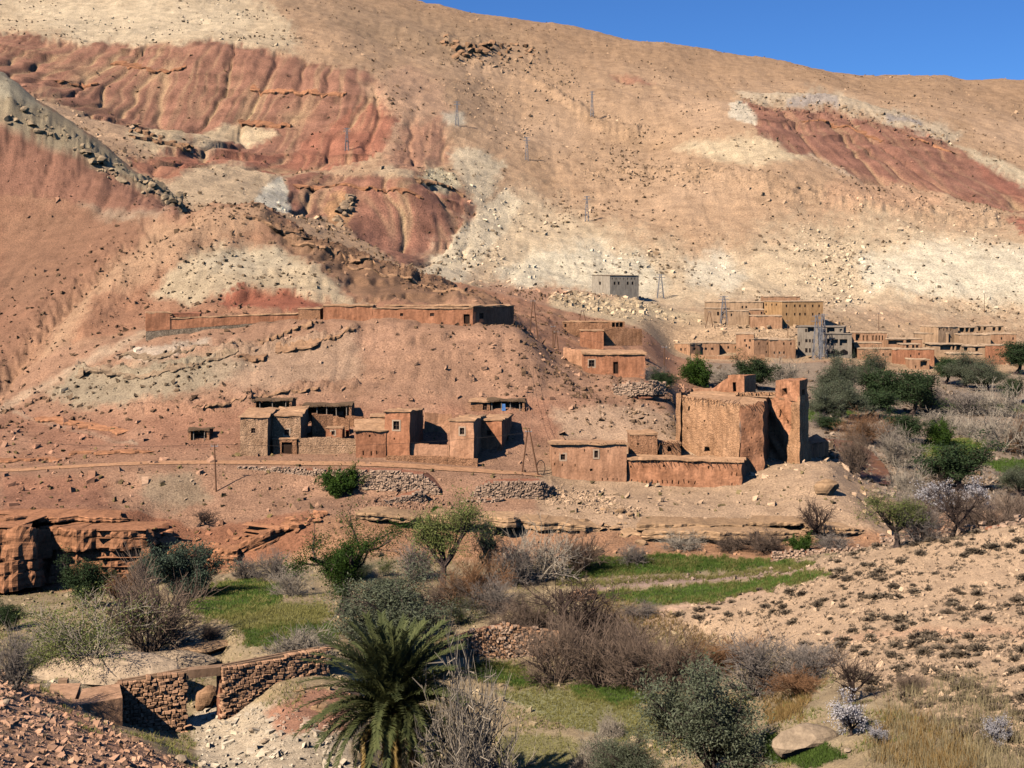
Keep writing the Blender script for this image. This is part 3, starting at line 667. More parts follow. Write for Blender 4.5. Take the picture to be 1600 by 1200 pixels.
class Building:
    def __init__(s, name, label, cat, px, d, z, group=None):
        p = pd(px, d); s.o = np.array([p[0], p[1], z])
        s.root = empty(name, s.o, label, cat, group); s.root['kind'] = 'thing'
    def part(s, name, mb, mat, parent=None, jitter=0.0, label=None, seed=0, jscale=1.5):
        o = obj(name, mb.mesh(name, s.o, jitter, jscale, seed), mat, parent or s.root)
        if label: o['label'] = label
        return o
    def walls(s, plan, z0, tops, mat, openings=(), name='wall', jitter=0.10, ragged=0.0, top=True, seed=0, cell=0.6, edges=None):
        """plan: corners (x, y) anticlockwise from above; tops: height at each corner; openings: (edge, pxl, pyt, pxr, pyb, kind)"""
        mb = MB(); n = len(plan); plan = [np.asarray(p, float) for p in plan]
        tops = [float(t) for t in np.broadcast_to(tops, n)]; fit = []
        for e in range(n):
            if edges is not None and e not in edges: continue
            a, b = plan[e], plan[(e + 1) % n]; ta, tb = tops[e], tops[(e + 1) % n]
            L = np.linalg.norm(b - a); nrm = np.array([(b - a)[1], -(b - a)[0]]) / max(L, 1e-6)
            rag = lambda q: 0.0 if not ragged else ragged * (float(perlin(q * L / 1.3 + e * 7, 3.3, seed)) + 0.5 * float(perlin(q * L / 0.45, 8.1 + e, seed)))
            topz = lambda q: ta + (tb - ta) * q + (rag(q) if 0.001 < q < 0.999 else 0)
            ops = []
            for (ee, pl, pt, pr, pb, kind) in openings:
                if ee != e: continue
                q0, q1 = on_edge(a, b, pl), on_edge(a, b, pr); dm = a[1] + (b[1] - a[1]) * (q0 + q1) / 2
                tm = ta + (tb - ta) * (q0 + q1) / 2
                v0 = (zpy(pb, dm) - z0) / (tm - z0); v1 = (zpy(pt, dm) - z0) / (tm - z0)
                ops.append((max(q0, .01), min(q1, .99), max(v0, .01), min(v1, .985), kind))
            qs = sorted(set([round(x, 5) for x in np.linspace(0, 1, max(2, int(L / cell) + 1))] + [round(x, 5) for o in ops for x in o[:2]]))
            H = (ta + tb) / 2 - z0
            ts = sorted(set([round(x, 5) for x in np.linspace(0, 1, max(2, int(H / cell) + 1))] + [round(x, 5) for o in ops for x in o[2:4]]))
            def pt3(q, t, off=0.0):
                p = a + (b - a) * q - nrm * off
                return np.array([p[0], p[1], z0 + (topz(q) - z0) * t])
            for i in range(len(qs) - 1):
                for j in range(len(ts) - 1):
                    qm, tm = (qs[i] + qs[i + 1]) / 2, (ts[j] + ts[j + 1]) / 2
                    if any(o[0] < qm < o[1] and o[2] < tm < o[3] for o in ops): continue
                    mb.quad(pt3(qs[i], ts[j]), pt3(qs[i + 1], ts[j]), pt3(qs[i + 1], ts[j + 1]), pt3(qs[i], ts[j + 1]))
            for (q0, q1, t0, t1, kind) in ops:
                dp = {'hole': 1.1, 'slot': 0.5, 'window': 0.3, 'surround': 0.3, 'door': 0.35, 'pane': 0.25}[kind]
                A, B_, C_, D_ = pt3(q0, t0), pt3(q1, t0), pt3(q1, t1), pt3(q0, t1)
                k = -np.array([nrm[0], nrm[1], 0]) * dp
                for u, w in ((A, B_), (B_, C_), (C_, D_), (D_, A)): mb.quad(u, w, w + k, u + k)
                mb.quad(A + k, B_ + k, C_ + k, D_ + k)
                fit.append((A, B_, C_, D_, np.array([nrm[0], nrm[1], 0]), dp, kind))
        if top:
            poly = [np.array([p[0], p[1], t]) for p, t in zip(plan, tops)]
            mb.add(poly, [tuple(range(n))])
        w = s.part(name, mb, mat, jitter=jitter, seed=seed)
        for (A, B_, C_, D_, nr, dp, kind) in fit: s.fitting(A, B_, C_, D_, nr, dp, kind)
        return w
    def fitting(s, A, B_, C_, D_, nr, dp, kind):
        u = (B_ - A); W = np.linalg.norm(u); u = u / W; H = C_[2] - B_[2]
        def rect(mb, x0, x1, y0, y1, off, th):
            v = [A + u * x + np.array([0, 0, y]) - nr * o_ for o_ in (off, off - th) for x, y in ((x0, y0), (x1, y0), (x1, y1), (x0, y1))]
            mb.add(v, [(3, 2, 1, 0), (4, 5, 6, 7), (0, 1, 5, 4), (1, 2, 6, 5), (2, 3, 7, 6), (3, 0, 4, 7)])
        if kind in ('window', 'surround', 'pane'):
            fr = MB(); t = min(0.09, W * .16)
            rect(fr, 0.004, t, 0.004, H - .004, dp - .10, .05); rect(fr, W - t, W - .004, 0.004, H - .004, dp - .10, .05)
            rect(fr, t, W - t, .004, t, dp - .10, .05); rect(fr, t, W - t, H - t, H - .004, dp - .10, .05)
            if kind != 'pane':
                rect(fr, W * .5 - .03, W * .5 + .03, t, H - t, dp - .10, .045); rect(fr, t, W - t, H * .5 - .03, H * .5 + .03, dp - .10, .043)
            w = s.part('window', fr, M_SHUT)
            pn = MB(); rect(pn, t * .5, W - t * .5, t * .5, H - t * .5, dp - .03, .02)
            s.part('pane', pn, M_GLASS, w)
            if kind == 'surround':
                sr = MB(); e = 0.17
                for x0, x1, y0, y1 in ((-e, 0, -e, H + e), (W, W + e, -e, H + e), (0, W, -e, 0), (0, W, H, H + e)): rect(sr, x0, x1, y0, y1, 0.05, .09)
                s.part('window_surround', sr, M_PLASTER, w)
        elif kind == 'door':
            dr = MB(); n = max(3, int(W / .25)); 
            for i in range(n): rect(dr, W * i / n + .006, W * (i + 1) / n - .006, .02, H - .02, dp - .04, .05 + .008 * (i % 2))
            s.part('door', dr, M_WOOD)
    def roof(s, plan, tops, mat=None, over=0.3, thick=0.28, name='roof', jit=0.17, seed=0, rise=0.03):
        n = len(plan); plan = [np.asarray(p, float) for p in plan]; tops = np.broadcast_to(tops, n); over = over * .6
        out = []
        for i in range(n):
            p0, p1, p2 = plan[i - 1], plan[i], plan[(i + 1) % n]
            e1 = (p1 - p0) / np.linalg.norm(p1 - p0); e2 = (p2 - p1) / np.linalg.norm(p2 - p1)
            m = np.array([e1[1] + e2[1], -(e1[0] + e2[0])]); m = m / (np.linalg.norm(m) + 1e-9)
            out.append(p1 + m * over / max(0.5, float(np.dot(m, [e1[1], -e1[0]]))))
        ring, zt = [], []
        for i in range(n):
            a, b = out[i], out[(i + 1) % n]; k = max(1, int(np.linalg.norm(b - a) / 0.9))
            for j in range(k):
                ring.append(a + (b - a) * j / k); zt.append(tops[i] + (tops[(i + 1) % n] - tops[i]) * j / k)
        m = len(ring); c = np.mean(ring, 0); A3 = np.c_[np.array(ring), np.ones(m)]; cf = np.linalg.lstsq(A3, np.array(zt), rcond=None)[0]; zc = float(c @ cf[:2] + cf[2]) + rise
        thick = thick * .5; zt = list(.5 * np.array(zt) + .5 * (A3 @ cf))
        rr = np.random.default_rng(seed + 5)
        ring = [p + rr.normal(0, jit * .4, 2) for p in ring]; zt = np.array(zt)
        zb = zt + 0.02 - np.abs(rr.normal(0, jit * .5, m)); ztp = zt + thick + rr.normal(0, jit * .5, m)
        v = [(p[0], p[1], z) for p, z in zip(ring, zb)] + [(p[0], p[1], z) for p, z in zip(ring, ztp)] + [(c[0], c[1], zc + thick), (c[0], c[1], float(np.mean(zt)))]
        inner = [(p * .8 + c * .2) for p in ring]
        v += [(p[0], p[1], z + rise) for p, z in zip(inner, ztp * .8 + (zc + thick) * .2)]
        f = []
        for i in range(m):
            j = (i + 1) % m
            f += [(i, j, m + j, m + i), (m + i, m + j, 2 * m + 2 + j, 2 * m + 2 + i), (2 * m + 2 + i, 2 * m + 2 + j, 2 * m), (j, i, 2 * m + 1)]
        mb = MB(); mb.add(v, f)
        return s.part(name, mb, mat or A_ROOF)
    def beams(s, a, b, z, nrm, count, length=0.5, r=0.05, seed=0, droop=0.5, mat=None):
        rr = np.random.default_rng(seed)
        for i in range(count):
            q = (i + rr.uniform(.15, .85)) / count; p = np.array([*(a + (b - a) * q), z + rr.normal(0, .05)])
            dv = np.array([nrm[0] + rr.normal(0, .35), nrm[1] + rr.normal(0, .35), -abs(rr.normal(0, droop))]); dv /= np.linalg.norm(dv)
            mb = MB(); mb.tube(p - dv * .25, p + dv * length * rr.uniform(.5, 1.3), r * rr.uniform(.7, 1.2), r * .6, 5)
            s.part('roof_beam', mb, M_POLE)

def boxplan(pl, dl, pr, dr, depth):
    a, b = pd(pl, dl), pd(pr, dr); e = (b - a) / np.linalg.norm(b - a); nr = np.array([-e[1], e[0]]) * depth
    return [a, b, b + nr, a + nr]

def simple_house(name, label, pl, pr, pt, pb, d, depth, mat, ops=(), dr=None, roofmat=None, group=None, over=0.22, thick=0.2, below=1.6, jitter=0.09, cat='house', ptr=None, roof=True, seed=0, rise_back=0.0):
    dr = d if dr is None else dr
    plan = boxplan(pl, d, pr, dr, depth)
    zb = zpy(pb, d) - below
    tl = zpy(pt, d); tr = zpy(pt if ptr is None else ptr, dr)
    B = Building(name, label, cat, (pl + pr) / 2, (d + dr) / 2, zpy(pb, d), group)
    tops = [tl, tr, tr + rise_back, tl + rise_back]
    B.walls(plan, zb, tops, mat, ops, jitter=jitter, seed=seed)
    if roof: B.roof(plan, tops, roofmat, over, thick, seed=seed)
    if roof and d < 240:
        e_ = plan[1] - plan[0]; L_ = np.linalg.norm(e_); nb = max(3, int(L_ / .8)); B.beams(plan[0], plan[1], (tl + tr) / 2 - .12, np.array([e_[1], -e_[0]]) / L_, nb, .3, .055, int(pl), .12)
    return B, plan, tops
# ------------------------------------------------------------------ the row of houses on the track
B, pl, tp = simple_house('stone_house', 'two-storey rubble stone house with small brown window, leftmost house of the row on the track', 375, 418, 652, 716, 185, 7.5, A_STN, [(0, 392, 669, 399, 677, 'window')], rise_back=.5, over=.3)
B2, pl2, tp2 = simple_house('stone_house', 'stone house with projecting door porch, directly beside the leftmost stone house', 425, 470, 650, 716, 188, 7, A_STN, [(0, 444, 671, 452, 680, 'surround')], rise_back=.5, over=.3, seed=3)
pp = boxplan(427, 186.4, 464, 186.4, 1.55)
B2.walls(pp, zpy(716, 186.4) - 1, zpy(686, 186.4), A_STR, [(0, 440, 691, 456, 714, 'door')], name='porch')
B2.roof(pp, zpy(686, 186.4), over=.18, thick=.16, name='porch_roof')

def shed(label, pl, pr, pt, pb, d, depth, posts=4, group=None, brush=M_BRUSH, name='brush_shed'):
    B = Building(name, label, 'shed', (pl + pr) / 2, d, zpy(pb, d), group)
    plan = boxplan(pl, d, pr, d, depth); zt = zpy(pt, d); zb = zpy(pb, d) - .8
    th = .35
    for e, (i, j) in enumerate(((1, 2), (2, 3), (3, 0))):
        a, b = plan[i], plan[j]; ev = (b - a) / np.linalg.norm(b - a); nr = np.array([-ev[1], ev[0]]) * th
        mb = MB(); mb.prism([a, b, b + nr, a + nr], zb, zt - .05); B.part('wall', mb, A_STR, jitter=.05)
    for k in range(posts):
        q = (k + .5) / posts if posts > 1 else .5
        p = plan[0] + (plan[1] - plan[0]) * q + np.array([0, .15]); mb = MB()
        mb.tube((p[0], p[1], zb), (p[0] + random.uniform(-.1, .1), p[1], zt), .09, .07); B.part('post', mb, M_GREYW)
    B.roof(plan, zt, brush, .25, .16, jit=.26, seed=int(pl))
    a, b = plan[0], plan[1]
    B.beams(a, b, zt + .05, np.array([0, -1.]), max(4, int((pr - pl) / 7)), .7, .05, int(pl), .25)
    return B
shed('low brush-roofed shed with dark opening behind the leftmost stone houses', 396, 456, 626, 642, 197, 4, 3)
shed('long brush-roofed shed with dark opening above the courtyard of the porch house', 472, 549, 634, 652, 198, 4, 5)
shed('post-fronted brush shed on the slope above the last house of the row', 762, 820, 627, 643, 203, 4, 4)
simple_house('stone_house', 'small block house with barred window beside the upper post-fronted shed', 736, 763, 628, 645, 203, 4, A_STR, [(0, 754, 629.5, 761, 641, 'window')], over=.5, thick=.15)
shed('tiny dugout shelter with two props in the bank, apart from the row', 294, 327, 672, 684, 192.5, 2.5, 2)

def free_wall(name, label, pts, thick, mat, ragged=.15, below=1.2, jitter=.07, seed=0, cat='wall', coping=None):
    """pts: (px, d, py_top, py_base)"""
    m = pts[len(pts) // 2]
    B = Building(name, label, cat, m[0], m[1], zpy(m[3], m[1]))
    fr = [pd(p[0], p[1]) for p in pts]
    nrm = []
    for i in range(len(fr)):
        a, b = fr[max(0, i - 1)], fr[min(len(fr) - 1, i + 1)]; e = (b - a) / np.linalg.norm(b - a); nrm.append(np.array([-e[1], e[0]]))
    bk = [p + n_ * thick for p, n_ in zip(fr, nrm)]
    plan = fr + bk[::-1]; tops = [zpy(p[2], p[1]) for p in pts]; tops = tops + tops[::-1]
    zb = min(zpy(p[3], p[1]) for p in pts) - below
    B.walls(plan, zb, tops, mat, jitter=jitter, ragged=ragged, seed=seed, top=False)
    cp = MB(); n = len(pts)
    for i in range(n - 1):
        a, b, c, d_ = plan[i], plan[i + 1], plan[2 * n - 2 - i], plan[2 * n - 1 - i]
        k = max(1, int(np.linalg.norm(b - a) / .6))
        for j in range(k):
            q0, q1 = j / k, (j + 1) / k; rz = random.uniform(0, .12)
            A1, B1, C1, D1 = a + (b - a) * q0, a + (b - a) * q1, d_ + (c - d_) * q1, d_ + (c - d_) * q0
            z0_ = tops[i] + (tops[i + 1] - tops[i]) * (q0 + q1) / 2
            cp.prism([A1, B1, C1, D1], z0_ - .35, z0_ + rz)
    B.part('coping', cp, coping or mat, jitter=.05)
    return B
free_wall('courtyard_wall', 'pale rubble stone courtyard wall between the porch house and the red adobe block', [(466, 186.6, 686, 716), (510, 186.6, 684, 716), (560, 186.4, 687, 717)], .55, A_STN)
free_wall('ruined_wall', 'broken stone wall with rough top standing behind the courtyard wall', [(488, 193, 647, 690), (520, 194, 650, 690), (546, 194, 658, 690)], .6, A_STR, .3)
simple_house('adobe_hut', 'tiny red-brown hut with white-rimmed window inside the courtyard', 509, 535, 669, 690, 190, 2.5, A_RED, [(0, 517.5, 673.5, 523, 679.5, 'surround')], over=.1, thick=.12)
free_wall('ruined_wall', 'rough ochre wall above the courtyard, left of the tall red adobe block', [(540, 197, 650, 690), (560, 197, 652, 690), (584, 196, 657, 690)], .5, A_STR, .2, seed=4)
simple_house('adobe_house', 'low red adobe block with sloping mud roof beside the tall white-windowed block', 556, 603, 673, 717, 184.6, 6, A_RED, [(0, 576, 679, 579, 683, 'slot'), (0, 588, 704, 590, 710, 'slot'), (0, 567, 704, 569, 711, 'slot'), (0, 579, 705, 581, 712, 'slot')], rise_back=.9, over=.35, thick=.22, dr=185)
simple_house('adobe_hut', 'narrow upper adobe room behind the low red block with sloping roof', 578, 602, 651, 668, 191, 4, A_RED, over=.25)
# tall block, set askew so that its right side shows
B = Building('adobe_house', 'tall red adobe block with large white-rimmed window in the middle of the row', 'house', 620, 185, zpy(716, 185))
pl = [pd(601, 185.2), pd(640, 184.6), pd(661, 193), pd(622, 193.6)]; tp = [zpy(643, 185), zpy(643.5, 184.6), zpy(640, 193), zpy(640, 193.6)]
B.walls(pl, zpy(716, 185) - 1.6, tp, A_RED, [(0, 614.5, 658, 624, 671.5, 'surround'), (0, 615, 684, 617, 687, 'slot')], seed=7); B.roof(pl, tp, over=.3, seed=8)
free_wall('courtyard_wall', 'low adobe wall with overhanging coping between the two tall adobe blocks', [(641, 185.2, 694, 718), (670, 185.2, 695, 719), (702, 185.2, 697, 721)], .5, A_TAN, .05)
free_wall('ruined_wall', 'ruined adobe house wall with small window hole behind the low coped wall', [(664, 195, 645, 692), (684, 195.5, 647, 692), (706, 195.5, 648, 692)], .5, A_TAN, .12, seed=9)
B = Building('adobe_house', 'tan adobe block with grey barred window, third tall block of the row', 'house', 720, 185, zpy(722, 185))
pl = [pd(703, 184.8), pd(740, 184.2), pd(757, 193), pd(722, 193.6)]; tp = [zpy(657, 184.8), zpy(657.5, 184.2), zpy(651, 193), zpy(650, 193.6)]
B.walls(pl, zpy(722, 185) - 1.8, tp, A_TAN, [(0, 718.5, 668.5, 725.5, 679, 'surround')], seed=10); B.roof(pl, tp, over=.3, seed=11)
B = Building('adobe_house', 'red-brown adobe block with dark window at the right end of the row', 'house', 772, 190, zpy(716, 190))
pl = [pd(751, 190.2), pd(784, 189.6), pd(800, 198), pd(768, 198.6)]; tp = [zpy(657, 190.2), zpy(657, 189.6), zpy(649, 198), zpy(648, 198.6)]
B.walls(pl, zpy(716, 190) - 2, tp, A_RED, [(0, 761, 672.5, 767, 680.5, 'window')], seed=12); B.roof(pl, tp, over=.3, seed=13)
free_wall('plinth_wall', 'low ochre stone plinth along the track under the adobe blocks', [(604, 183.6, 713, 728), (680, 183.4, 714, 730), (746, 183.2, 719, 733)], .8, A_STR, .12, seed=14)

# ------------------------------------------------------------------ long house on the hill
B = Building('long_house', 'long low red adobe farmhouse running along the crest above the row', 'house', 520, 231, zpy(505, 231))
pl = boxplan(228, 229.5, 266, 230.5, 6); tp = zpy(489, 230); B.walls(pl, zpy(518, 230), tp, A_RED, seed=20); B.roof(pl, tp, over=.15, thick=.2, seed=1)
fp = boxplan(227.5, 229.2, 470, 233.2, 1.0); B.walls(fp, zpy(535, 230) - 1, [zpy(518, 229), zpy(500, 233), zpy(500, 233), zpy(518, 229)], A_GRY, name='stone_base', seed=21)
pl = boxplan(262, 230.6, 468, 234, .6); B.walls(pl, zpy(520, 231), [zpy(498, 230.6), zpy(490, 234), zpy(490, 234), zpy(498, 230.6)], A_RED, name='wall', seed=22); B.roof(pl, [zpy(498, 230.6), zpy(490, 234)] * 1 + [zpy(490, 234), zpy(498, 230.6)], over=.12, thick=.15, seed=2)
pl = boxplan(270, 236, 312, 236.5, 3); tp = zpy(490, 236); B.walls(pl, zpy(505, 236), tp, A_BRN, seed=23); B.roof(pl, tp, A_BRN, over=.1, thick=.15, seed=3)
pl = boxplan(466, 233, 500, 233, 5); tp = zpy(483, 233); B.walls(pl, zpy(505, 233) - 1, tp, A_STR, seed=24); B.roof(pl, tp, over=.2, thick=.2, seed=4)
pl = boxplan(505, 231.4, 582, 231.4, 6); tp = zpy(478, 231.4); B.walls(pl, zpy(505, 231) - 1, tp, A_RED, seed=25); B.roof(pl, tp, over=.2, thick=.22, seed=5)
pl = boxplan(582, 231.2, 740, 231, 6); tp = zpy(482, 231); B.walls(pl, zpy(507, 231) - 1, tp, A_RED, [(0, 724, 491, 734, 506, 'door'), (0, 625, 489, 630, 494, 'window'), (0, 672, 489, 678, 494, 'window')], seed=26); B.roof(pl, tp, over=.2, thick=.22, seed=6)
pl = boxplan(600, 234, 736, 234, 3); tp = zpy(478, 234); B.walls(pl, zpy(484, 234) - 1, tp, A_TAN, seed=27); B.roof(pl, tp, over=.15, thick=.18, seed=7)
pl = [pd(739, 230.6), pd(803, 237.5), pd(783, 242), pd(728, 237)]; tp = zpy(479, 232)
B.walls(pl, zpy(510, 230) - 2, tp, A_BRN, [(0, 749, 489, 756, 498, 'window')], seed=28); B.roof(pl, tp, over=.2, thick=.25, seed=8)

# ------------------------------------------------------------------ house on the spur, dugouts behind it
B, pl, tp = simple_house('adobe_house', 'red adobe house with white-rimmed window and brown door alone on the spur', 912, 1008, 553.5, 586, 229, 6, A_RED, [(0, 920, 562.5, 929, 573, 'surround'), (0, 958, 565, 966, 584, 'door')], over=.42, thick=.3, below=2.2, rise_back=.25)
free_wall('low_wall', 'low mud wall with flat roof slabs just left of the house on the spur', [(880, 236, 544, 556), (905, 235, 547, 560), (925, 234, 549, 562)], 2.2, A_TAN, .05)
simple_house('adobe_hut', 'low red hut with flat roof in the dip behind the spur house', 908, 943, 517, 534, 300, 6, A_RED, over=.2, group=None)
free_wall('retaining_wall', 'red rubble retaining wall right of the low hut behind the spur house', [(944, 302, 514, 532), (975, 303, 513, 530), (1003, 304, 515, 530)], .8, A_STR, .2, seed=31)
simple_house('adobe_hut', 'ruined dugout with three dark openings on the slope below the grey block house', 880, 976, 503, 516, 330, 4, A_STR, [(0, 956, 502.5, 961, 511, 'hole'), (0, 962, 502.5, 967, 511, 'hole'), (0, 968, 502.5, 973, 511, 'hole'), (0, 882, 506, 885, 511, 'hole')], over=.1, thick=.15)
# ------------------------------------------------------------------ ruined kasbah
B = Building('adobe_house', 'tan adobe house with two white-rimmed windows at the left foot of the ruined kasbah', 'house', 920, 184, zpy(765, 184))
pl = boxplan(863, 184, 979, 184.2, 7.5); tp = [zpy(694, 184)] * 2 + [zpy(691, 191)] * 2
slots = [(0, x_, y_, x_ + 1.5, y_ + 4, 'slot') for x_, y_ in ((866.5, 706), (866.5, 723), (877.5, 724), (898, 725), (941, 747), (949, 747), (957, 747), (964, 747), (913, 702), (950, 703))]
B.walls(pl, zpy(768, 184) - 1.5, tp, A_TAN, [(0, 876, 709.5, 883.5, 718.5, 'surround'), (0, 928.5, 704, 934.5, 715, 'surround'), (0, 921, 732, 926, 736, 'slot')] + slots, seed=41, jitter=.09)
B.roof(pl, tp, over=.5, thick=.32, jit=.16, seed=42)
B.beams(pl[0], pl[1], tp[0] + .08, np.array([0, -1.]), 34, .42, .045, 5, .2)

B = Building('adobe_building', 'long low crumbling adobe building with brushwood eaves in front of the kasbah tower', 'building', 1070, 184, zpy(770, 184))
pl = [pd(979.3, 184.6), pd(1159, 182.6), pd(1166, 187.6), pd(985, 189.6)]; tp = [zpy(716, 184.6), zpy(722, 182.6), zpy(716, 187.6), zpy(713, 189.6)]
sl = [(0, 986 + i * 8.2, 750 + (i % 2), 987.6 + i * 8.2, 756, 'slot') for i in range(13)] + [(0, 985, 726, 988, 730, 'slot'), (0, 1036, 726, 1038.5, 730, 'slot'), (0, 1107, 727, 1109.5, 732, 'slot'), (0, 1143, 738, 1144.5, 744, 'slot'), (0, 1150, 738, 1151.5, 744, 'slot'), (0, 1143, 755, 1144.5, 761, 'slot')]
B.walls(pl, zpy(774, 184) - 1.8, tp, A_KAS, sl, seed=43, jitter=.22, cell=.45)
B.roof(pl, tp, over=.55, thick=.3, jit=.2, seed=44)
B.beams(pl[0], pl[1], (tp[0] + tp[1]) / 2 - .1, np.array([0, -1.]), 40, .75, .05, 6, .8)
B3 = simple_house('adobe_hut', 'square adobe room on the roof terrace between the tan house and the kasbah tower', 985, 1027, 679, 716, 190.2, 5, A_STR, [(0, 995, 692, 999, 695, 'slot')], over=.12, thick=.18)[0]
B4, pl, tp = simple_house('adobe_hut', 'low room with dark window hole and collapsed brush roof left of the kasbah tower', 1030, 1064, 693, 718, 191, 3.5, A_STR, [(0, 1043, 697, 1050, 706, 'hole')], over=.1, thick=.12)
B4.beams(pl[0], pl[1], zpy(690, 191), np.array([.3, -1.]), 12, 1.5, .06, 9, .5)

B = Building('kasbah_tower', 'tall ruined kasbah tower of stone and rammed earth with buttress and broken roof', 'ruin', 1160, 190, zpy(750, 190))
A_, Bc, Cc, C2, D1 = pd(1066, 194.5), pd(1156, 186.6), pd(1193, 187.4), pd(1201, 195.2), pd(1238, 191.95)
ER, EB, EL = pd(1262, 201), pd(1235, 206), pd(1085, 208)
zb = zpy(775, 187) - 1.0
tz = lambda py, p: zpy(py, p[1])
B.walls([A_, Bc, EB, EL], zb, [tz(618, A_), tz(632, Bc), tz(614, EB), tz(606, EL)], A_KST, [(0, 1075, 635, 1078, 641, 'hole'), (0, 1073, 667, 1076, 672, 'hole'), (0, 1100, 656, 1102, 659, 'slot'), (0, 1101, 699, 1109, 706, 'hole')], name='stone_wall', seed=45, jitter=.16, edges=[0, 3], top=False, ragged=.4, cell=.45)
kh = [(0, x_, y_, x_ + 2, y_ + 3.5, 'slot') for x_, y_ in ((1163, 667), (1174, 681), (1182, 690), (1167, 712), (1188, 711), (1164, 701), (1172, 702), (1186, 702), (1176, 645), (1185, 660))]
B.walls([Bc + [.03, -.05], Cc, C2, EB], zb, [tz(633, Bc), tz(630, Cc), tz(622, C2), tz(614, EB)], A_KAS, kh, name='front_tower_wall', seed=46, jitter=.24, edges=[0, 1], top=False, ragged=.4, cell=.45)
B.walls([C2 + [-.3, 0], D1, ER, EB], zb, [tz(622, C2), tz(616, D1), tz(612, ER), tz(612, EB)], A_KAS, [(0, 1217, 640, 1221, 652, 'slot'), (0, 1208, 645, 1211, 648, 'slot'), (0, 1228, 658, 1232, 664, 'slot')], name='recessed_wall', seed=47, jitter=.38, edges=[0], top=False, ragged=.45, cell=.4)
# buttress tower: wide foot, narrow shaft, square head
def shaft(name, corners, z0, z1, mat, seed, ops=(), ragged=0.0):
    B.walls(corners, z0, z1, mat, ops, name=name, seed=seed, jitter=.18, ragged=ragged, cell=.5)
V = pd(1249.5, 189.6)
shaft('buttress_foot', [pd(1228.5, 191.8), V, pd(1267, 194), pd(1245, 197)], zb, [zpy(693, 191.8), zpy(690, 189.6), zpy(690, 194), zpy(688, 197)], A_KST, 48)
shaft('buttress_shaft', [pd(1236, 192.1), V + [.0, .12], pd(1263.5, 194.2), pd(1246, 197.5)], zpy(700, 190), zpy(619, 190), A_KST, 49)
shaft('tower_head', [pd(1212, 195.2), pd(1249, 190), pd(1262.5, 193.6), pd(1226, 198)], zpy(628, 190), [zpy(596, 193), zpy(595, 190), zpy(592, 193), zpy(592, 198)], A_KAS, 50, [(0, 1222, 606.5, 1229.5, 620, 'hole'), (1, 1253, 607, 1258, 622, 'hole')], .12)
# sloping shoulder between shaft and foot
mb = MB(); mb.add([(*pd(1228.5, 191.8), zpy(693, 191.8)), (*V, zpy(690, 189.6)), (*(V + [0, .12]), zpy(670, 189.7)), (*pd(1236, 192.1), zpy(670, 192.1))], [(0, 1, 2, 3)]); B.part('shoulder', mb, A_KST)
# roof deck of earth and brushwood
B.roof([A_, Bc, Cc, C2, D1, ER, EB, EL], np.array([tz(619, A_), tz(633, Bc), tz(631, Cc), tz(623, C2), tz(617, D1), tz(614, ER), tz(612, EB), tz(607, EL)]) - .35, over=-.12, thick=.3, jit=.14, seed=51)
B.beams(A_, Bc, (tz(619, A_) + tz(633, Bc)) / 2 + .1, np.array([-.66, -.75]), 22, .8, .06, 11, .6)
B.beams(Bc, Cc, tz(633, Bc), np.array([0., -1.]), 10, .6, .06, 12, .5)
# left corner pier
shaft('corner_pier', [pd(1056, 195.5), pd(1063, 194.3), pd(1069, 196.6), pd(1062, 198)], zb, [zpy(615, 195), zpy(614, 194), zpy(614, 196), zpy(614, 198)], A_KST, 52)
# broken upper room on the roof
zr = tz(618, EB) - .4
B.walls([pd(1138, 204.5), pd(1163, 203), pd(1181, 205.5), pd(1156, 208)], zr, [zpy(587, 204), zpy(587, 203), zpy(585, 205), zpy(586, 208)], A_KAS, [(0, 1145, 598, 1150.5, 612, 'hole')], name='upper_room', seed=53, jitter=.1, ragged=.2)
B.walls([pd(1112, 205.5), pd(1138, 204.6), pd(1139, 205.3), pd(1113, 206.3)], zr, [zpy(609, 205), zpy(590, 204.6), zpy(590, 205), zpy(609, 206)], A_KAS, name='broken_wall', seed=54, jitter=.1, ragged=.25)
B.walls([pd(1082, 206), pd(1114, 205.4), pd(1115, 206.2), pd(1083, 206.8)], zr, zpy(608, 205), A_TAN, name='roof_kerb', seed=55, jitter=.12, ragged=.1)
rb = MB(); rr_ = np.random.default_rng(8)
for i in range(70):
    q = rr_.random(); p = pd(1150 + 62 * q, 199 + rr_.uniform(-1.5, 1.5)); s_ = rr_.uniform(.12, .4)
    rb.box((p[0], p[1], tz(619, pd(1200, 199)) + .32), (s_ * 1.4, s_, s_), rr_.random() * 3)
o = B.part('rubble', rb, A_KST, jitter=.1, jscale=.4); o['kind'] = 'stuff'
# wing at the right, in its own shade
B = Building('adobe_building', 'dark ruined wing of the kasbah standing in shade behind the buttress tower', 'ruin', 1280, 197, zpy(742, 197))
pl = [pd(1266, 195.6), pd(1294, 203.5), pd(1276, 208), pd(1252, 201)]
B.walls(pl, zpy(745, 196) - 1.5, [zpy(694, 195.6), zpy(690, 203.5), zpy(678, 208), zpy(688, 201)], A_KAS, seed=56, jitter=.15, ragged=.2)
# ------------------------------------------------------------------ far village: label, left, right, top, base, depth, material, windows
def wins(rows, e=0, kind='pane', w=2.6, h=4.0):
    return [(e, x - w / 2, y - h / 2, x + w / 2, y + h / 2, kind) for y, xs in rows for x in xs]
VG = 'houses of the far village'
def vh(label, pl, pr, pt, pb, d, depth, mat, rows=(), dr=None, extra=(), below=5.5, roofmat=None, over=.22, thick=.3, w=2.6, h=4.0, name='village_house', rise=0.0):
    return simple_house(name, label, pl, pr, pt, pb, d, depth, mat, wins(rows, 0, 'pane', w, h) + list(extra), dr=dr, roofmat=roofmat or A_ROOFP, group=VG, over=over, thick=thick, below=below, jitter=.05, seed=int(pl), rise_back=rise)
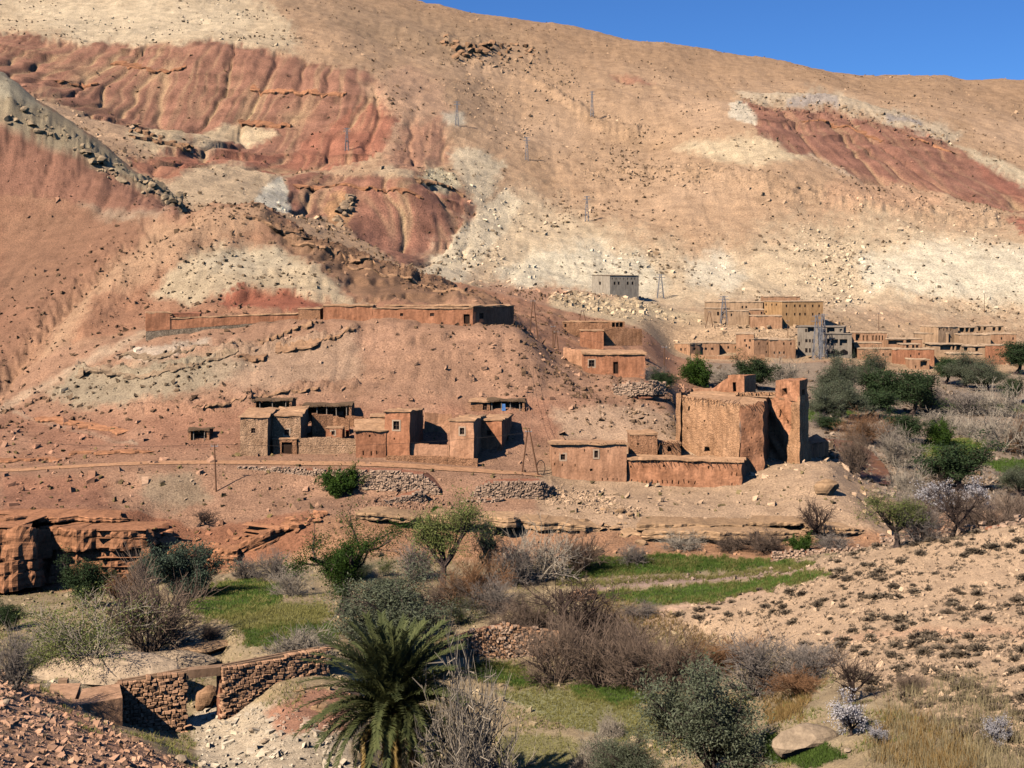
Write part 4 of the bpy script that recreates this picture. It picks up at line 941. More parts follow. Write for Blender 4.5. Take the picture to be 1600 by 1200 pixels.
# lone grey block house on the slope: lit left wing, shaded front
B = Building('village_house', 'grey block house with four small windows alone on the white slope', 'house', 962, 470, zpy(458, 470), VG)
pl = [pd(925, 476), pd(953, 469), pd(998, 474), pd(972, 482)]; tp = [zpy(430, 476), zpy(431, 469), zpy(431, 474), zpy(430, 482)]
B.walls(pl, zpy(462, 470) - 2, tp, A_WHT, [(1, x - 1.6, 440, x + 1.6, 445, 'pane') for x in (960.5, 967, 981, 988.5)] + [(1, x - .8, 434, x + .8, 437, 'slot') for x in (957, 963, 969, 975, 981, 987, 992)] + [(0, 936, 440, 939, 445, 'pane')], seed=61, jitter=.04); B.roof(pl, tp, A_GRY, over=.25, thick=.3, jit=.05)
# ochre house with two rows of windows
B = Building('village_house', 'ochre two-storey house with twelve small windows, highest large house of the village', 'house', 1240, 433, zpy(500, 433), VG)
pl = [pd(1194, 437), pd(1222, 431), pd(1286, 433), pd(1262, 442)]; tp = [zpy(471, 437), zpy(471.5, 431), zpy(471, 433), zpy(470, 442)]
xs_ = (1229, 1242, 1250, 1258, 1270, 1280)
B.walls(pl, zpy(502, 433) - 3, tp, A_YEL, wins([(478, xs_), (491, xs_)], 1, 'pane', 2.6, 4.2) + wins([(476, (1197, 1206, 1213)), (487, (1197,))], 0, 'pane', 2, 3.4), seed=62, jitter=.04); B.roof(pl, tp, A_ROOFP, over=.3, thick=.3, jit=.06)
vh('thin roof room rising behind the ochre two-storey house', 1193, 1250, 463.5, 472, 444, 5, A_PNK)
vh('long tan house stretching left from the ochre two-storey house', 1102, 1192, 472, 492, 442, 7, A_PLE, [(480, (1160, 1166))], dr=440)
vh('small open-fronted shed house under the long tan house', 1104, 1140, 482, 496, 434, 5, A_PLE, [(490, (1122, 1128))], w=3.6, h=6)
vh('flat-roofed low house with dark loft below the long tan house', 1138, 1170, 486, 500, 430, 6, A_PLE, [(481.5, ()), (492, (1143,))])
vh('brown terrace house between the low houses and the ochre house', 1170, 1193, 484, 500, 432, 6, A_PNK, [(489, (1190,))])
vh('bare walled yard with pale left face in front of the ochre house', 1173, 1222, 494, 510, 424, 9, A_PNK, dr=423)
# lower left cluster
vh('pink adobe house with two pale windows at the left end of the village', 1058, 1078, 537, 556, 404, 7, A_PNK, [(546, (1064, 1071))], dr=400)
vh('pink adobe house with one wide window second from the left end', 1078, 1094, 538, 556, 400, 7, A_PNK, [(545, (1085,))], w=4.5, dr=402)
vh('pink adobe house with two square windows third from the left end', 1094, 1124, 536, 557, 403, 7, A_PNK, [(545, (1103, 1113))], w=4)
vh('recessed adobe house with small white terrace left of the tower house', 1124, 1160, 536, 556, 406, 6, A_PNK, [(543, (1127, 1138, 1150))], w=3)
vh('tall square tower house of tan adobe with four small windows', 1150, 1178, 522, 560, 402, 8, A_PNK, [(532, (1164, 1172)), (540, (1166,)), (543, (1171,))], dr=401)
vh('two-storey adobe house with angled front right of the tower house', 1178, 1204, 530, 564, 400, 8, A_PNK, [(537, (1186, 1199)), (550, (1177.5 + 20,))], dr=402, w=2.2)
vh('upper red adobe room stepping up between two-storey houses', 1204, 1216, 529, 548, 406, 6, A_RED, [(535, (1209,))])
vh('wide two-storey adobe house with ragged windows beside the concrete building', 1203, 1243, 531, 565, 401, 8, A_PNK, [(537, (1225, 1236)), (551, (1210, 1218, 1225))], dr=402)
free_wall('yard_wall', 'long pink adobe yard wall below the pink houses', [(1080, 396, 553, 563), (1110, 395, 557, 568), (1150, 394, 556, 568), (1195, 394, 554, 566)], .6, A_PNK, .1)
# unfinished concrete building
B = Building('concrete_building', 'unfinished grey concrete building with open floors and pointed arches', 'building', 1288, 405, zpy(565, 405), VG)
pl = boxplan(1246, 407, 1318, 403, 9); ops = [(0, 1262, 512, 1272, 519, 'hole'), (0, 1292, 511, 1304, 520, 'hole'), (0, 1258, 514, 1261, 519, 'pane'), (0, 1278, 514, 1288, 530, 'hole')]
ops += [(0, 1258, 530, 1262, 535, 'pane'), (0, 1264, 530, 1267, 535, 'pane'), (0, 1269, 530, 1273, 536, 'pane'), (0, 1258, 544, 1262, 551, 'pane'), (0, 1264, 544, 1267, 551, 'pane'), (0, 1270, 545, 1273, 551, 'pane'), (0, 1283, 532, 1289, 552, 'hole'), (0, 1247.5, 534, 1250, 540, 'pane'), (0, 1312, 514, 1316, 519, 'slot')]
B.walls(pl, zpy(565, 405) - 3, zpy(511, 405), A_CON, ops, seed=63, jitter=.02); B.roof(pl, zpy(511, 405), A_CON, over=.4, thick=.3, jit=.02)
pl = boxplan(1290, 400, 1331, 399, 5)
B.walls(pl, zpy(560, 400) - 3, zpy(522, 400), A_CON, [(0, 1299, 530, 1309.5, 540, 'hole'), (0, 1312, 530, 1324, 540, 'hole'), (0, 1292, 530, 1296, 537, 'hole')], name='wing_wall', seed=64, jitter=.02); B.roof(pl, zpy(522, 400), A_CON, over=.35, thick=.25, jit=.02, name='wing_roof')
for x0, x1 in ((1289.5, 1296), (1299, 1310), (1312, 1324)):          # solid pointed slabs before the wall, dark colour stands in for shaded arch openings
    a, b = pd(x0, 399.2 + .35), pd(x1, 399.2 + .35); mb = MB(); n_ = 6
    zt_, zs_, zb_ = zpy(545.5, 399), zpy(549, 399), zpy(553.5, 399)
    pts_ = [(a[0], zb_), (a[0], zs_), ((a[0] + b[0]) / 2, zt_), (b[0], zs_), (b[0], zb_)]
    mb.add([(p_[0], 399.05, p_[1]) for p_ in pts_] + [(p_[0], 399.5, p_[1]) for p_ in pts_], [(4, 3, 2, 1, 0), (5, 6, 7, 8, 9)] + [(i, (i + 1) % 5, 5 + (i + 1) % 5, 5 + i) for i in range(5)])
    B.part('arch_shade_slab', mb, M_GLASS)
for k in range(4):
    p_ = pd(1280 + k * 1.9, 401.5); mb = MB(); mb.box((p_[0], p_[1], zpy(535, 401) - .5), (.22, .22, 9.5)); B.part('scaffold_pole', mb, M_STEEL)
# right cluster
vh('reddish house with a row of pale columns right of the concrete building', 1330, 1386, 520, 549, 410, 7, A_PNK, [], extra=[(0, 1337, 522, 1344, 532, 'hole')] + [(0, x, 524, x + 2.2, 532, 'hole') for x in (1348, 1354, 1363, 1368, 1373, 1378)], roofmat=A_ROOFP)
vh('low front terrace with rounded edge under the columned house', 1334, 1378, 536, 552, 404, 5, A_PNK)
vh('pale terrace house with curved front below the columned house', 1342, 1400, 545, 566, 399, 6, A_PNK, [(554, (1380, 1391))])
vh('open-loft house with dark timber gap beside the columned house', 1386, 1441, 530, 552, 408, 7, A_PNK, [], extra=[(0, 1388, 531.5, 1412, 538, 'hole'), (0, 1416, 531.5, 1424, 538, 'hole')])
vh('small house with two dark square openings under the open-loft house', 1409, 1438, 538, 560, 402, 5, A_PNK, [(541.5, (1418, 1427, 1433))], w=4, h=5)
vh('red two-storey house with ragged top in the middle of the right cluster', 1395, 1460, 546, 575, 398, 6, A_RED, [(556, (1423,)), (553, (1436,))], w=2.4)
vh('small lean-to house with large dark opening lowest in the right cluster', 1421, 1452, 562, 583, 393, 4, A_PNK, [(573, (1431,))], extra=[(0, 1438, 564, 1449, 573, 'hole')], w=2)
vh('long tan house with plain front high in the right cluster', 1430, 1482, 521, 546, 418, 7, A_PLE, dr=416)
vh('tan tower house with four windows high in the right cluster', 1466, 1497, 511, 545, 415, 8, A_PLE, [(515, (1475, 1480, 1486)), (514, (1468,))], dr=418, w=2)
vh('pillared gallery house with dark open front high in the right cluster', 1497, 1526, 511.5, 522, 420, 6, A_PLE, [], extra=[(0, 1499, 512.5, 1507, 519, 'hole'), (0, 1508.5, 512.5, 1514, 519, 'hole'), (0, 1515.5, 512.5, 1523, 519, 'hole')])
vh('topmost gallery house with four dark openings in the right cluster', 1526, 1568, 509.5, 522, 424, 6, A_PLE, [], extra=[(0, 1528, 511, 1533, 517, 'hole'), (0, 1537, 511, 1541, 516, 'hole'), (0, 1551, 511, 1556, 517, 'hole'), (0, 1560, 511, 1565, 517, 'hole')])
vh('flat-topped house with stained wall at the right end of the cluster', 1548, 1588, 522, 542, 416, 7, A_PNK, [(529, (1565, 1583))], w=2.4)
vh('mud-plastered house with bulging front between the galleries', 1500, 1548, 523, 545, 412, 6, A_PLE)
vh('open porch house with long sloping white roof and dark bays', 1455, 1503, 538, 556, 404, 6, A_PLE, [], extra=[(0, 1469, 540, 1486, 547, 'hole'), (0, 1488, 539.5, 1492, 547, 'hole'), (0, 1494, 539.5, 1501, 547, 'hole')], over=.7)
vh('porch house with three bays under a light roof, right of the sloping white roof', 1503, 1541, 541, 558, 404, 6, A_PLE, [], extra=[(0, 1506, 543, 1512, 548, 'hole'), (0, 1524, 543, 1529, 549, 'hole')], over=.6)
vh('red flat-roofed house between porch house and dark tree at the right edge', 1541, 1579, 540, 572, 403, 7, A_RED, [(558, (1546,))], w=2.4)
vh('pale flat roof house lowest in front of the porch houses', 1484, 1535, 553, 575, 396, 5, A_PLE)
# ------------------------------------------------------------------ rock
def rock_mat(name, col, strata=0.5, zs=2.2, rnd=0.15, bs=0.8, sc=1.2):
    m, nt, b = mat_base(name, 0.96)
    g = nt.nodes.new('ShaderNodeNewGeometry'); co = g.outputs['Position']
    mp = nt.nodes.new('ShaderNodeMapping'); mp.inputs['Scale'].default_value = (0.12, 0.12, zs); nt.links.new(co, mp.inputs[0])
    n1 = noise_node(nt, 1.0, 4, 0.6, mp.outputs[0]); n2 = noise_node(nt, sc * 1.6, 6, 0.72, co)
    r1 = ramp(nt, n1.outputs[0], [(0.35, 1 - strata * .5), (0.65, 1 + strata * .35)])
    r2 = ramp(nt, n2.outputs[0], [(0.3, 0.6), (0.7, 1.3)])
    c = mixc(nt, srgb(col), r1.outputs[0]); c = mixc(nt, c, r2.outputs[0])
    oi = nt.nodes.new('ShaderNodeObjectInfo'); r3 = ramp(nt, oi.outputs['Random'], [(0, 1 - rnd), (1, 1 + rnd)]); c = mixc(nt, c, r3.outputs[0])
    nt.links.new(c, b.inputs['Base Color'])
    ad = nt.nodes.new('ShaderNodeMath'); ad.operation = 'ADD'; nt.links.new(n1.outputs[0], ad.inputs[0]); nt.links.new(n2.outputs[0], ad.inputs[1])
    bump(nt, b, ad.outputs[0], bs, 0.18)
    return m
R_RED = rock_mat('red_sandstone', 'ab7450', .6); R_TAN = rock_mat('tan_sandstone', 'ab8560', .5); R_PALE = rock_mat('pale_limestone', 'ab9072', .25)
R_STONE = rock_mat('wall_stone', 'b98a66', .15, 2, .35, .4, 3.0); R_STONEP = rock_mat('pale_wall_stone', 'b99a74', .15, 2, .3, .4, 3.0)

def rock_ledge(label, pts, depth, offs, mat, name='rock_ledge', rough=0.5, seed=0, step=0.35, cat='rock', thick_var=.3, k_=1.0):
    """stacked beds of rock. pts: (px, d, py_top, py_base) along the front; offs: how far each bed, top first, stands forward (+) or back (-), metres"""
    rr = np.random.default_rng(seed + 900)
    fr = np.array([pd(p[0], p[1]) for p in pts]); zt = np.array([zpy(p[2], p[1]) for p in pts]); zb = np.array([zpy(p[3], p[1]) for p in pts])
    rough = rough * k_; step = step * k_; seg = np.linalg.norm(np.diff(fr, axis=0), axis=1); cum = np.concatenate([[0], np.cumsum(seg)])
    n = max(4, int(cum[-1] / step)); s = np.linspace(0, cum[-1], n)
    x = np.interp(s, cum, fr[:, 0]); y = np.interp(s, cum, fr[:, 1]); top = np.interp(s, cum, zt); bot = np.interp(s, cum, zb)
    tx = np.gradient(x); ty = np.gradient(y); L = np.hypot(tx, ty); nx, ny = ty / L, -tx / L
    k = len(offs); w = 1 + thick_var * rr.uniform(-1, 1, k); cw = np.concatenate([[0], np.cumsum(w) / w.sum()])
    o0 = np.array([x[n // 2], y[n // 2], bot[n // 2]]); V, Fq = [], []; base = 0
    for b in range(k):
        prof = []
        for row, (t, fo) in enumerate(((cw[b], -.03), (cw[b] * .72 + cw[b + 1] * .28, .05), (cw[b] * .25 + cw[b + 1] * .75, .03), (cw[b + 1], -.06))):
            z = top + (bot - top) * t + 0.22 * rough * fbm(s / 1.5, np.full(n, b * 3.1 + row), 2, seed)
            blk = perlin(s / (2.3 * k_) + (b // 2) * 1.3, np.full(n, (b // 2) * .6), seed + 3)
            block = 1.9 * rough * (np.floor(blk * 3.5) / 3.5)
            o = offs[b] + fo + block + rough * (.9 * fbm(s / (2.2 * k_), z / (5.0 * k_), 2, seed + 1) + .45 * fbm(s / (.7 * k_), z / (.5 * k_), 2, seed + 2))
            prof.append(np.stack([x + nx * o, y + ny * o, z], -1))
        back = [prof[0] * 1.0, prof[3] * 1.0]
        for q in back: q[:, 0] = x - nx * depth; q[:, 1] = y - ny * depth
        if b == 0: back[0][:, 2] = np.maximum(back[0][:, 2], ground(back[0][:, 0], back[0][:, 1]) - .1)
        rows = [back[0], *prof, back[1]]
        for q in rows: V.append(q)
        idx = base + np.arange(6 * n).reshape(6, n)
        for r_ in range(5): Fq.append(np.stack([idx[r_ + 1, :-1], idx[r_ + 1, 1:], idx[r_, 1:], idx[r_, :-1]], -1))
        for c_ in (0, n - 1):
            q = idx[:, c_] if c_ else idx[::-1, c_]
            Fq.append(np.array([[q[0], q[1], q[4], q[5]], [q[1], q[2], q[3], q[4]]]))
        base += 6 * n
    me = mesh_np(name, np.concatenate(V) - o0, [np.concatenate(Fq)], False)
    o = obj(name, me, mat); o.location = o0
    return tag(o, label, cat)
# cliff above the stream at the left
rock_ledge('projecting red sandstone buttress with deep shadow at its right, leftmost cliff block', [(-90, 152.5, 838, 930), (-40, 151, 832, 928), (2, 150.6, 829, 925), (28, 150.2, 822, 922), (52, 150.6, 824, 918), (66, 153.5, 826, 915), (70, 157, 828, 912)], 7, [.1, .3, .2, .35], R_RED, seed=1, rough=.6)
rock_ledge('broad red layered sandstone cliff face above the dark green tree', [(66, 157.5, 822, 918), (82, 155, 824, 914), (120, 154.3, 826, 912), (165, 154, 828, 905), (205, 153.4, 830, 900), (236, 153, 829, 896), (243, 155.5, 831, 892), (245, 159, 832, 888)], 6, [.25, .35, -.3, .25, .3], R_RED, seed=2, rough=.6)
rock_ledge('thin overhanging red sandstone bed capping the cliff, dark gap beneath', [(-80, 159.5, 806, 826), (0, 158.8, 808, 826), (40, 158, 806, 822), (90, 157.8, 807, 819), (130, 158, 808, 819), (190, 158.6, 809, 819), (205, 160, 811, 819)], 5, [.3, .5, -.9], R_RED, seed=3)
rock_ledge('tilted slab of red sandstone lying on the top left of the cliff', [(-60, 155.5, 812, 838), (0, 154.8, 810, 836), (24, 155.2, 806, 826), (38, 156.4, 806, 818)], 4, [.4, .2], R_RED, seed=4, rough=.15)
rock_ledge('low tan sandstone shelf right of the cliff corner behind the blue-green tree', [(246, 156.5, 845, 880), (290, 156, 856, 886), (340, 155.6, 859, 894), (372, 155.2, 858, 892), (392, 156.5, 854, 886)], 2.5, [.2, .5, -.2, .35, .1], R_RED, seed=5, rough=.7)
rock_ledge('red overhanging rock with black cave mouth left of the gnarled tree', [(376, 157.2, 848, 900), (400, 156.6, 838, 885), (425, 157, 828, 872), (440, 158.4, 822, 858)], 5, [.7, .6, .3, -.9, -1.1, -1.2], R_RED, seed=6)
rock_ledge('tan overhanging ledge with dark shadow line left of the sparse tree', [(556, 161.6, 800, 826), (590, 161, 801, 826), (625, 160.6, 805, 828), (668, 160.8, 806, 830)], 4, [.7, .5, -1.0, -1.2], R_TAN, seed=8)
rock_ledge('tan layered ledge ending in a squared dark block beside the dark evergreen', [(672, 161, 803, 832), (720, 160.4, 807, 832), (770, 160, 808, 836), (800, 159.6, 808, 838), (806, 162.5, 809, 836)], 4, [.4, .7, -.6, -1.0], R_TAN, seed=9)
rock_ledge('long low tan ledge undercut by dark brush behind the pale bare tree', [(808, 161.8, 812, 838), (850, 161, 814, 838), (900, 160.8, 818, 838), (935, 161.5, 822, 838)], 4, [.6, .5, -.9, -1.1], R_TAN, seed=10)
rock_ledge('pale broken ledge stepping down above the grassy terrace', [(948, 160.8, 836, 856), (975, 160, 838, 858), (1000, 161, 834, 852)], 3, [.2, .4, .1], R_TAN, seed=11)
rock_ledge('upper bed of tan sandstone on the spur below the long adobe building', [(995, 162.4, 818, 832), (1040, 161.6, 818, 832), (1090, 161.6, 820, 832), (1150, 161.6, 820, 831), (1195, 162.4, 820, 830)], 5, [.1, .35, .15], R_TAN, seed=12)
rock_ledge('main overhanging sandstone bed of the spur with black shadow beneath', [(1004, 160.4, 830, 856), (1050, 159.4, 829, 856), (1100, 159, 829, 857), (1150, 159, 830, 857), (1200, 159.2, 830, 857), (1240, 160.4, 830, 856)], 4, [.5, .8, -1.0, -1.3], R_TAN, seed=13)
rock_ledge('thin sandstone bed over a long dark slot at the right of the spur', [(1172, 163, 814, 830), (1210, 162.4, 815, 830), (1262, 162, 816, 831), (1268, 163.6, 817, 830)], 4, [.6, -.9, -1.0], R_TAN, seed=14)
rock_ledge('layered tan rock nose at the right end of the spur', [(1258, 160.6, 822, 850), (1300, 160, 824, 852), (1340, 160.6, 826, 852), (1352, 163, 828, 850)], 4, [.2, .5, -.4, .3, -.3], R_TAN, seed=15)
rock_ledge('tilted tan rock slab under the right arm of the aqueduct', [(405, 101.5, 1098, 1125), (440, 100.5, 1086, 1116), (475, 101, 1078, 1104)], 3, [.2, .5], R_TAN, seed=17, rough=.2)

R_BRN = rock_mat('brown_rock', '9e7655', .4); R_CRM = rock_mat('cream_rock', 'a08263', .3)
def rock_lip(label, pts, thick, out, mat, dlo, dhi, k_=1.0, seed=0):
    """thin bed of rock jutting from the slope along a line of picture points: it comes and goes and throws its own shade"""
    q = np.array([hit(px, py, dlo, dhi) for px, py in pts]); cum = np.concatenate([[0], np.cumsum(np.linalg.norm(np.diff(q[:, :2], axis=0), axis=1))])
    n = max(6, int(cum[-1] / (.35 * k_))); s_ = np.linspace(0, cum[-1], n); x = np.interp(s_, cum, q[:, 0]); y = np.interp(s_, cum, q[:, 1])
    y = y + .5 * k_ * fbm(s_ / (3 * k_), np.zeros(n), 2, seed); tx, ty = np.gradient(x), np.gradient(y); L = np.hypot(tx, ty) + 1e-6; nx, ny = ty / L, -tx / L
    o = out * (.55 + 1.3 * fbm(s_ / (2.6 * k_), np.full(n, 2.2), 3, seed + 1)) + .35 * out * np.floor(2 * perlin(s_ / (1.2 * k_), np.full(n, 5.), seed + 2))
    o[0] = o[-1] = -.4 * k_; o = np.maximum(o, -.5 * k_); t = thick * (1 + .6 * fbm(s_ / (1.5 * k_), np.full(n, 9.), 2, seed + 3))
    zg = ground(x, y); rows = []
    for f_, dz in ((-2.2 * k_, .0), (.0, .55), (.85, .45), (1.0, .0), (.7, -.55), (-1.2 * k_, -.9)):
        off = np.full(n, f_) if f_ < 0 else o * f_
        xx, yy = x + nx * off, y + ny * off
        zz_ = zg + dz * t + .12 * thick * fbm(s_ / (.8 * k_), np.full(n, dz * 7), 2, seed + 4) if f_ > -2 * k_ else ground(xx, yy) - .15 * k_
        rows.append(np.stack([xx, yy, zz_], -1))
    idx = np.arange(6 * n).reshape(6, n); f = np.concatenate([np.stack([idx[r + 1, :-1], idx[r + 1, 1:], idx[r, 1:], idx[r, :-1]], -1) for r in range(5)])
    o0 = np.array([x[n // 2], y[n // 2], zg[n // 2]]); ob = obj('rock_ledge', mesh_np('rock_ledge', np.concatenate(rows) - o0, [f], False), mat); ob.location = o0
    return tag(ob, label, 'rock')
HL = 196, 260
rock_lip('curved undercut rock lip with dark shadow at the left of the grey slope', [(118, 592), (135, 583), (160, 580), (185, 585), (202, 591), (232, 592)], .5, 1.3, R_CRM, *HL, seed=31)
rock_lip('stepped rock lip running up to the right from the curved undercut lip', [(236, 590), (270, 581), (300, 573), (322, 565), (346, 562), (372, 552)], .45, 1.1, R_CRM, *HL, seed=32)
rock_lip('whitish ledge directly below the left end of the long farmhouse', [(190, 556), (230, 563), (270, 555), (300, 547), (326, 538)], .4, .8, R_CRM, *HL, seed=33)
rock_lip('blocky rock with a small dark hollow in the middle of the slope', [(368, 560), (384, 562), (400, 564), (416, 562)], .8, 1.6, R_BRN, *HL, seed=34)
rock_lip('dark ledge under the middle of the long farmhouse', [(405, 536), (430, 528), (452, 519), (478, 512), (506, 504)], .55, 1.2, R_BRN, *HL, seed=35)
rock_lip('broken ledge on the slope right of the small dark hollow', [(430, 552), (470, 545), (500, 536), (528, 527), (556, 518)], .5, 1.1, R_BRN, *HL, seed=36)
rock_lip('faint lower ledge on the slope above the leftmost stone house', [(300, 640), (350, 630), (400, 622), (450, 612), (500, 606)], .4, .8, R_BRN, 192, 230, seed=30)
rock_lip('eroded red bank above the track at the far left', [(-20, 722), (30, 720), (70, 719), (100, 719)], .5, .8, R_RED, 184, 215, seed=37)
rock_lip('red cut bank above the track left of the dugout shelter', [(105, 712), (150, 709), (190, 708), (232, 709)], .5, .8, R_RED, 184, 215, seed=38)
rock_lip('low crumbling red bank above the path at the left', [(50, 656), (95, 662), (140, 670), (190, 680)], .45, .8, R_RED, 184, 240, seed=39)
rock_lip('dark strata ledge high on the right flank of the red dome', [(380, 338), (410, 346), (440, 356), (470, 374)], .9, 1.8, R_BRN, 262, 330, 1.6, 46)
rock_lip('dark strata ledge on the middle of the right flank of the red dome', [(440, 366), (480, 382), (520, 396), (560, 408), (600, 420)], .9, 1.8, R_BRN, 250, 330, 1.6, 47)
rock_lip('thin strata ledge low on the right flank of the red dome', [(540, 418), (600, 432), (660, 446), (730, 462)], .7, 1.4, R_BRN, 248, 330, 1.4, 48)
rock_lip('dark strata ledge in the first bay of the upper left red badland', [(85, 128), (120, 134), (155, 132)], 1.6, 2.5, R_RED, 600, 800, 3.2, 49)
rock_lip('dark strata ledge in the second bay of the upper left red badland', [(175, 100), (230, 110), (290, 108)], 1.6, 2.5, R_RED, 600, 800, 3.2, 50)
rock_lip('dark strata ledge in the third bay of the upper left red badland', [(390, 140), (430, 146), (480, 146), (540, 150)], 1.6, 2.5, R_RED, 600, 800, 3.2, 51)
rock_lip('dark step at the foot of the upper left red badland', [(370, 192), (405, 198), (430, 200), (456, 198)], 2.0, 3.0, R_RED, 560, 760, 3.2, 52)
rock_lip('pale ledge over dark red rock in the gully of the badlands', [(205, 214), (235, 220), (262, 226), (292, 238)], 2.2, 3.0, R_BRN, 480, 700, 3.0, 53)
rock_lip('strata ledge across the red bluff above the dome', [(465, 296), (520, 292), (560, 296), (610, 300), (660, 312)], 1.3, 2.2, R_RED, 480, 600, 2.4, 54)
rock_lip('rim of pale rock on the right shoulder of the red bluff', [(650, 282), (680, 286), (705, 294), (726, 308)], 1.6, 2.6, R_BRN, 480, 640, 2.4, 55)
rock_lip('upper strata line of the red badland at the upper right', [(1255, 192), (1300, 200), (1340, 206), (1380, 222)], 1.4, 2.4, R_RED, 560, 900, 3.0, 56)
rock_lip('lower strata line of the red badland at the upper right', [(1420, 216), (1455, 226), (1485, 238)], 1.6, 2.6, R_RED, 560, 900, 3.0, 57)
# boulders: shared shapes
_ico = None
def ico(sub=1):
    bm = bmesh.new(); bmesh.ops.create_icosphere(bm, subdivisions=sub, radius=1.0)
    v = np.array([q.co[:] for q in bm.verts]); f = np.array([[q.index for q in fc.verts] for fc in bm.faces]); bm.free()
    return v, f
IV1, IF1 = ico(1); IV2, IF2 = ico(2); IV3, IF3 = ico(3)
def boulder_mesh(seed, V=IV2, Fc=IF2, amp=.35):
    rr = np.random.default_rng(seed); v = V.copy()
    for k in range(7):                                   # cut flat facets
        n_ = rr.normal(size=3); n_ /= np.linalg.norm(n_); h = rr.uniform(.55, .85)
        e = v @ n_ - h; v = v - np.outer(np.clip(e, 0, None), n_)
    v = v * (1 + amp * .3 * n3(v * 3, 2.0, seed)[:, None]) * np.array([1.15, .9, .75])
    return mesh_np('boulder', v, [Fc], False)
BM = [boulder_mesh(s) for s in range(6)]; BMH = [boulder_mesh(20 + s, IV3, IF3) for s in range(3)]
def boulder(label, px, py, size, mat, sc=(1, 1, 1), rz=None, dlo=40, v=None, tilt=0.0, group=None, sink=.25, pos=None, hi=False):
    p = hit(px, py, dlo) if pos is None else pos
    me = (BMH[v % 3] if hi else BM[v % 6]) if v is not None else random.choice(BM)
    o = bpy.data.objects.new('boulder', me); COL.objects.link(o)
    o.data = me
    if not me.materials: me.materials.append(mat)
    o.material_slots[0].link = 'OBJECT'; o.material_slots[0].material = mat
    o.scale = [size * s for s in sc]; o.location = (p[0], p[1], p[2] + size * sc[2] * (.5 - sink))
    o.rotation_euler = (tilt, 0, random.uniform(0, 6.28) if rz is None else rz)
    return tag(o, label, 'rock', group)
boulder('large red-brown boulder on the slope right of the kasbah', 1291, 770, 1.45, R_TAN, (1.1, .9, 1.25), .3, 150, 0, hi=True)
boulder('big smooth pale slab boulder at the lower right beside green grass', 1262, 1166, 1.9, R_PALE, (1.05, .75, .8), .25, 60, 1, -.1, hi=True, sink=.42)
boulder('brown boulder filling the gap beneath the aqueduct beam', 322, 1104, 1.2, R_BRN, (.85, .8, 1.35), .9, 100, 0, .1, hi=True)
boulder('smooth pale rock slab rising from the stream behind the aqueduct', 170, 1062, 4.6, R_PALE, (1.15, .75, .42), -.12, 100, 1, .12, hi=True)
boulder('second pale rock slab above the aqueduct channel beside the brown shrub', 268, 1040, 2.6, R_PALE, (1.2, .8, .4), .3, 104, 2, .12, hi=True)
boulder('flat tan rock slab below the small stone bank of the left fields', 318, 1018, 2.0, R_TAN, (1.3, .7, .4), .5, 106, 0, .1, hi=True)
for lab, px, py, s_, mt in [('white boulder in the stream bed below the right aqueduct arm', 397, 1145, .45, R_PALE), ('pale boulder beside the palm at the stream', 415, 1160, .35, R_PALE),
   ('tan slab boulder left of the palm fronds', 500, 1108, .8, R_TAN), ('round boulder left of the dark bush under the track', 507, 766, .55, R_TAN), ('white round stone right of the dark bush under the track', 572, 765, .4, R_PALE),
   ('brown boulder under the gnarled tree branches', 588, 868, .7, R_TAN), ('squared tan boulder under the spur ledge', 1000, 850, .8, R_TAN), ('leaning orange rock block beside the grass terrace', 935, 862, .9, R_TAN),
   ('orange rock below the leaning block', 1000, 866, .7, R_TAN), ('dark cleft rock under the corner of the tan house', 968, 800, .75, R_TAN), ('paired rock under the corner of the tan house', 985, 805, .55, R_TAN), ('low rock at the foot of the rubble fan', 945, 797, .45, R_TAN),
   ('pale rock at the end of the kasbah spur', 1368, 768, .6, R_PALE), ('second pale rock lower on the end of the kasbah spur', 1378, 777, .5, R_PALE), ('white boulder at the edge of the upper grass below the pale ledge', 985, 860, .5, R_PALE),
   ('pale round boulder by the tree stump in the bare brown shrubs', 935, 968, .6, R_PALE), ('pale boulder left of the stone terrace wall', 700, 992, .55, R_PALE), ('pale pointed stone under the blossoming almond', 1325, 1175, .3, R_PALE),
   ('flat pale rock on the stony slope near the bottom edge', 285, 1190, .55, R_PALE), ('white stone on the path left of the tank', 78, 1120, .25, R_PALE), ('pale rock at the left edge above the stony slope', 8, 1098, .35, R_PALE)]:
    boulder(lab, px, py, s_, mt, (1.1, .9, .8), None, 60, random.randrange(6))

def crag(label, pts, n, s0, s1, mat, dlo, dhi, seed, spread=6, flat=.85):
    rr = np.random.default_rng(seed + 70); pts = np.array(pts, float); t = rr.random(n) * (len(pts) - 1); i = np.arange(len(pts)); V_, F_ = [], []; o0 = None; base = 0
    for k in range(n):
        p = hit(np.interp(t[k], i, pts[:, 0]) + rr.normal(0, spread * .4), np.interp(t[k], i, pts[:, 1]) + rr.normal(0, spread), dlo, dhi)
        if o0 is None: o0 = p.copy()
        v = IV2.copy()
        for q in range(6):
            nn = rr.normal(size=3); nn /= np.linalg.norm(nn); v = v - np.outer(np.clip(v @ nn - rr.uniform(.3, .62), 0, None), nn)
        sz = s0 * (s1 / s0) ** (rr.random() ** 1.6); a = rr.random() * 6.28; v = v * [1.3, 1, flat] * sz; v = np.stack([v[:, 0] * math.cos(a) - v[:, 1] * math.sin(a), v[:, 0] * math.sin(a) + v[:, 1] * math.cos(a), v[:, 2] + .25 * sz], -1)
        V_.append(v + p - o0); F_.append(IF2 + base); base += len(v)
    ob = obj('rock_outcrop', mesh_np('rock_outcrop', np.concatenate(V_), [np.concatenate(F_)], False), mat); ob.location = o0
    ob['kind'] = 'stuff'; ob['label'] = label
R_GRYB = rock_mat('grey_brown_rock', '9c8263', .3)
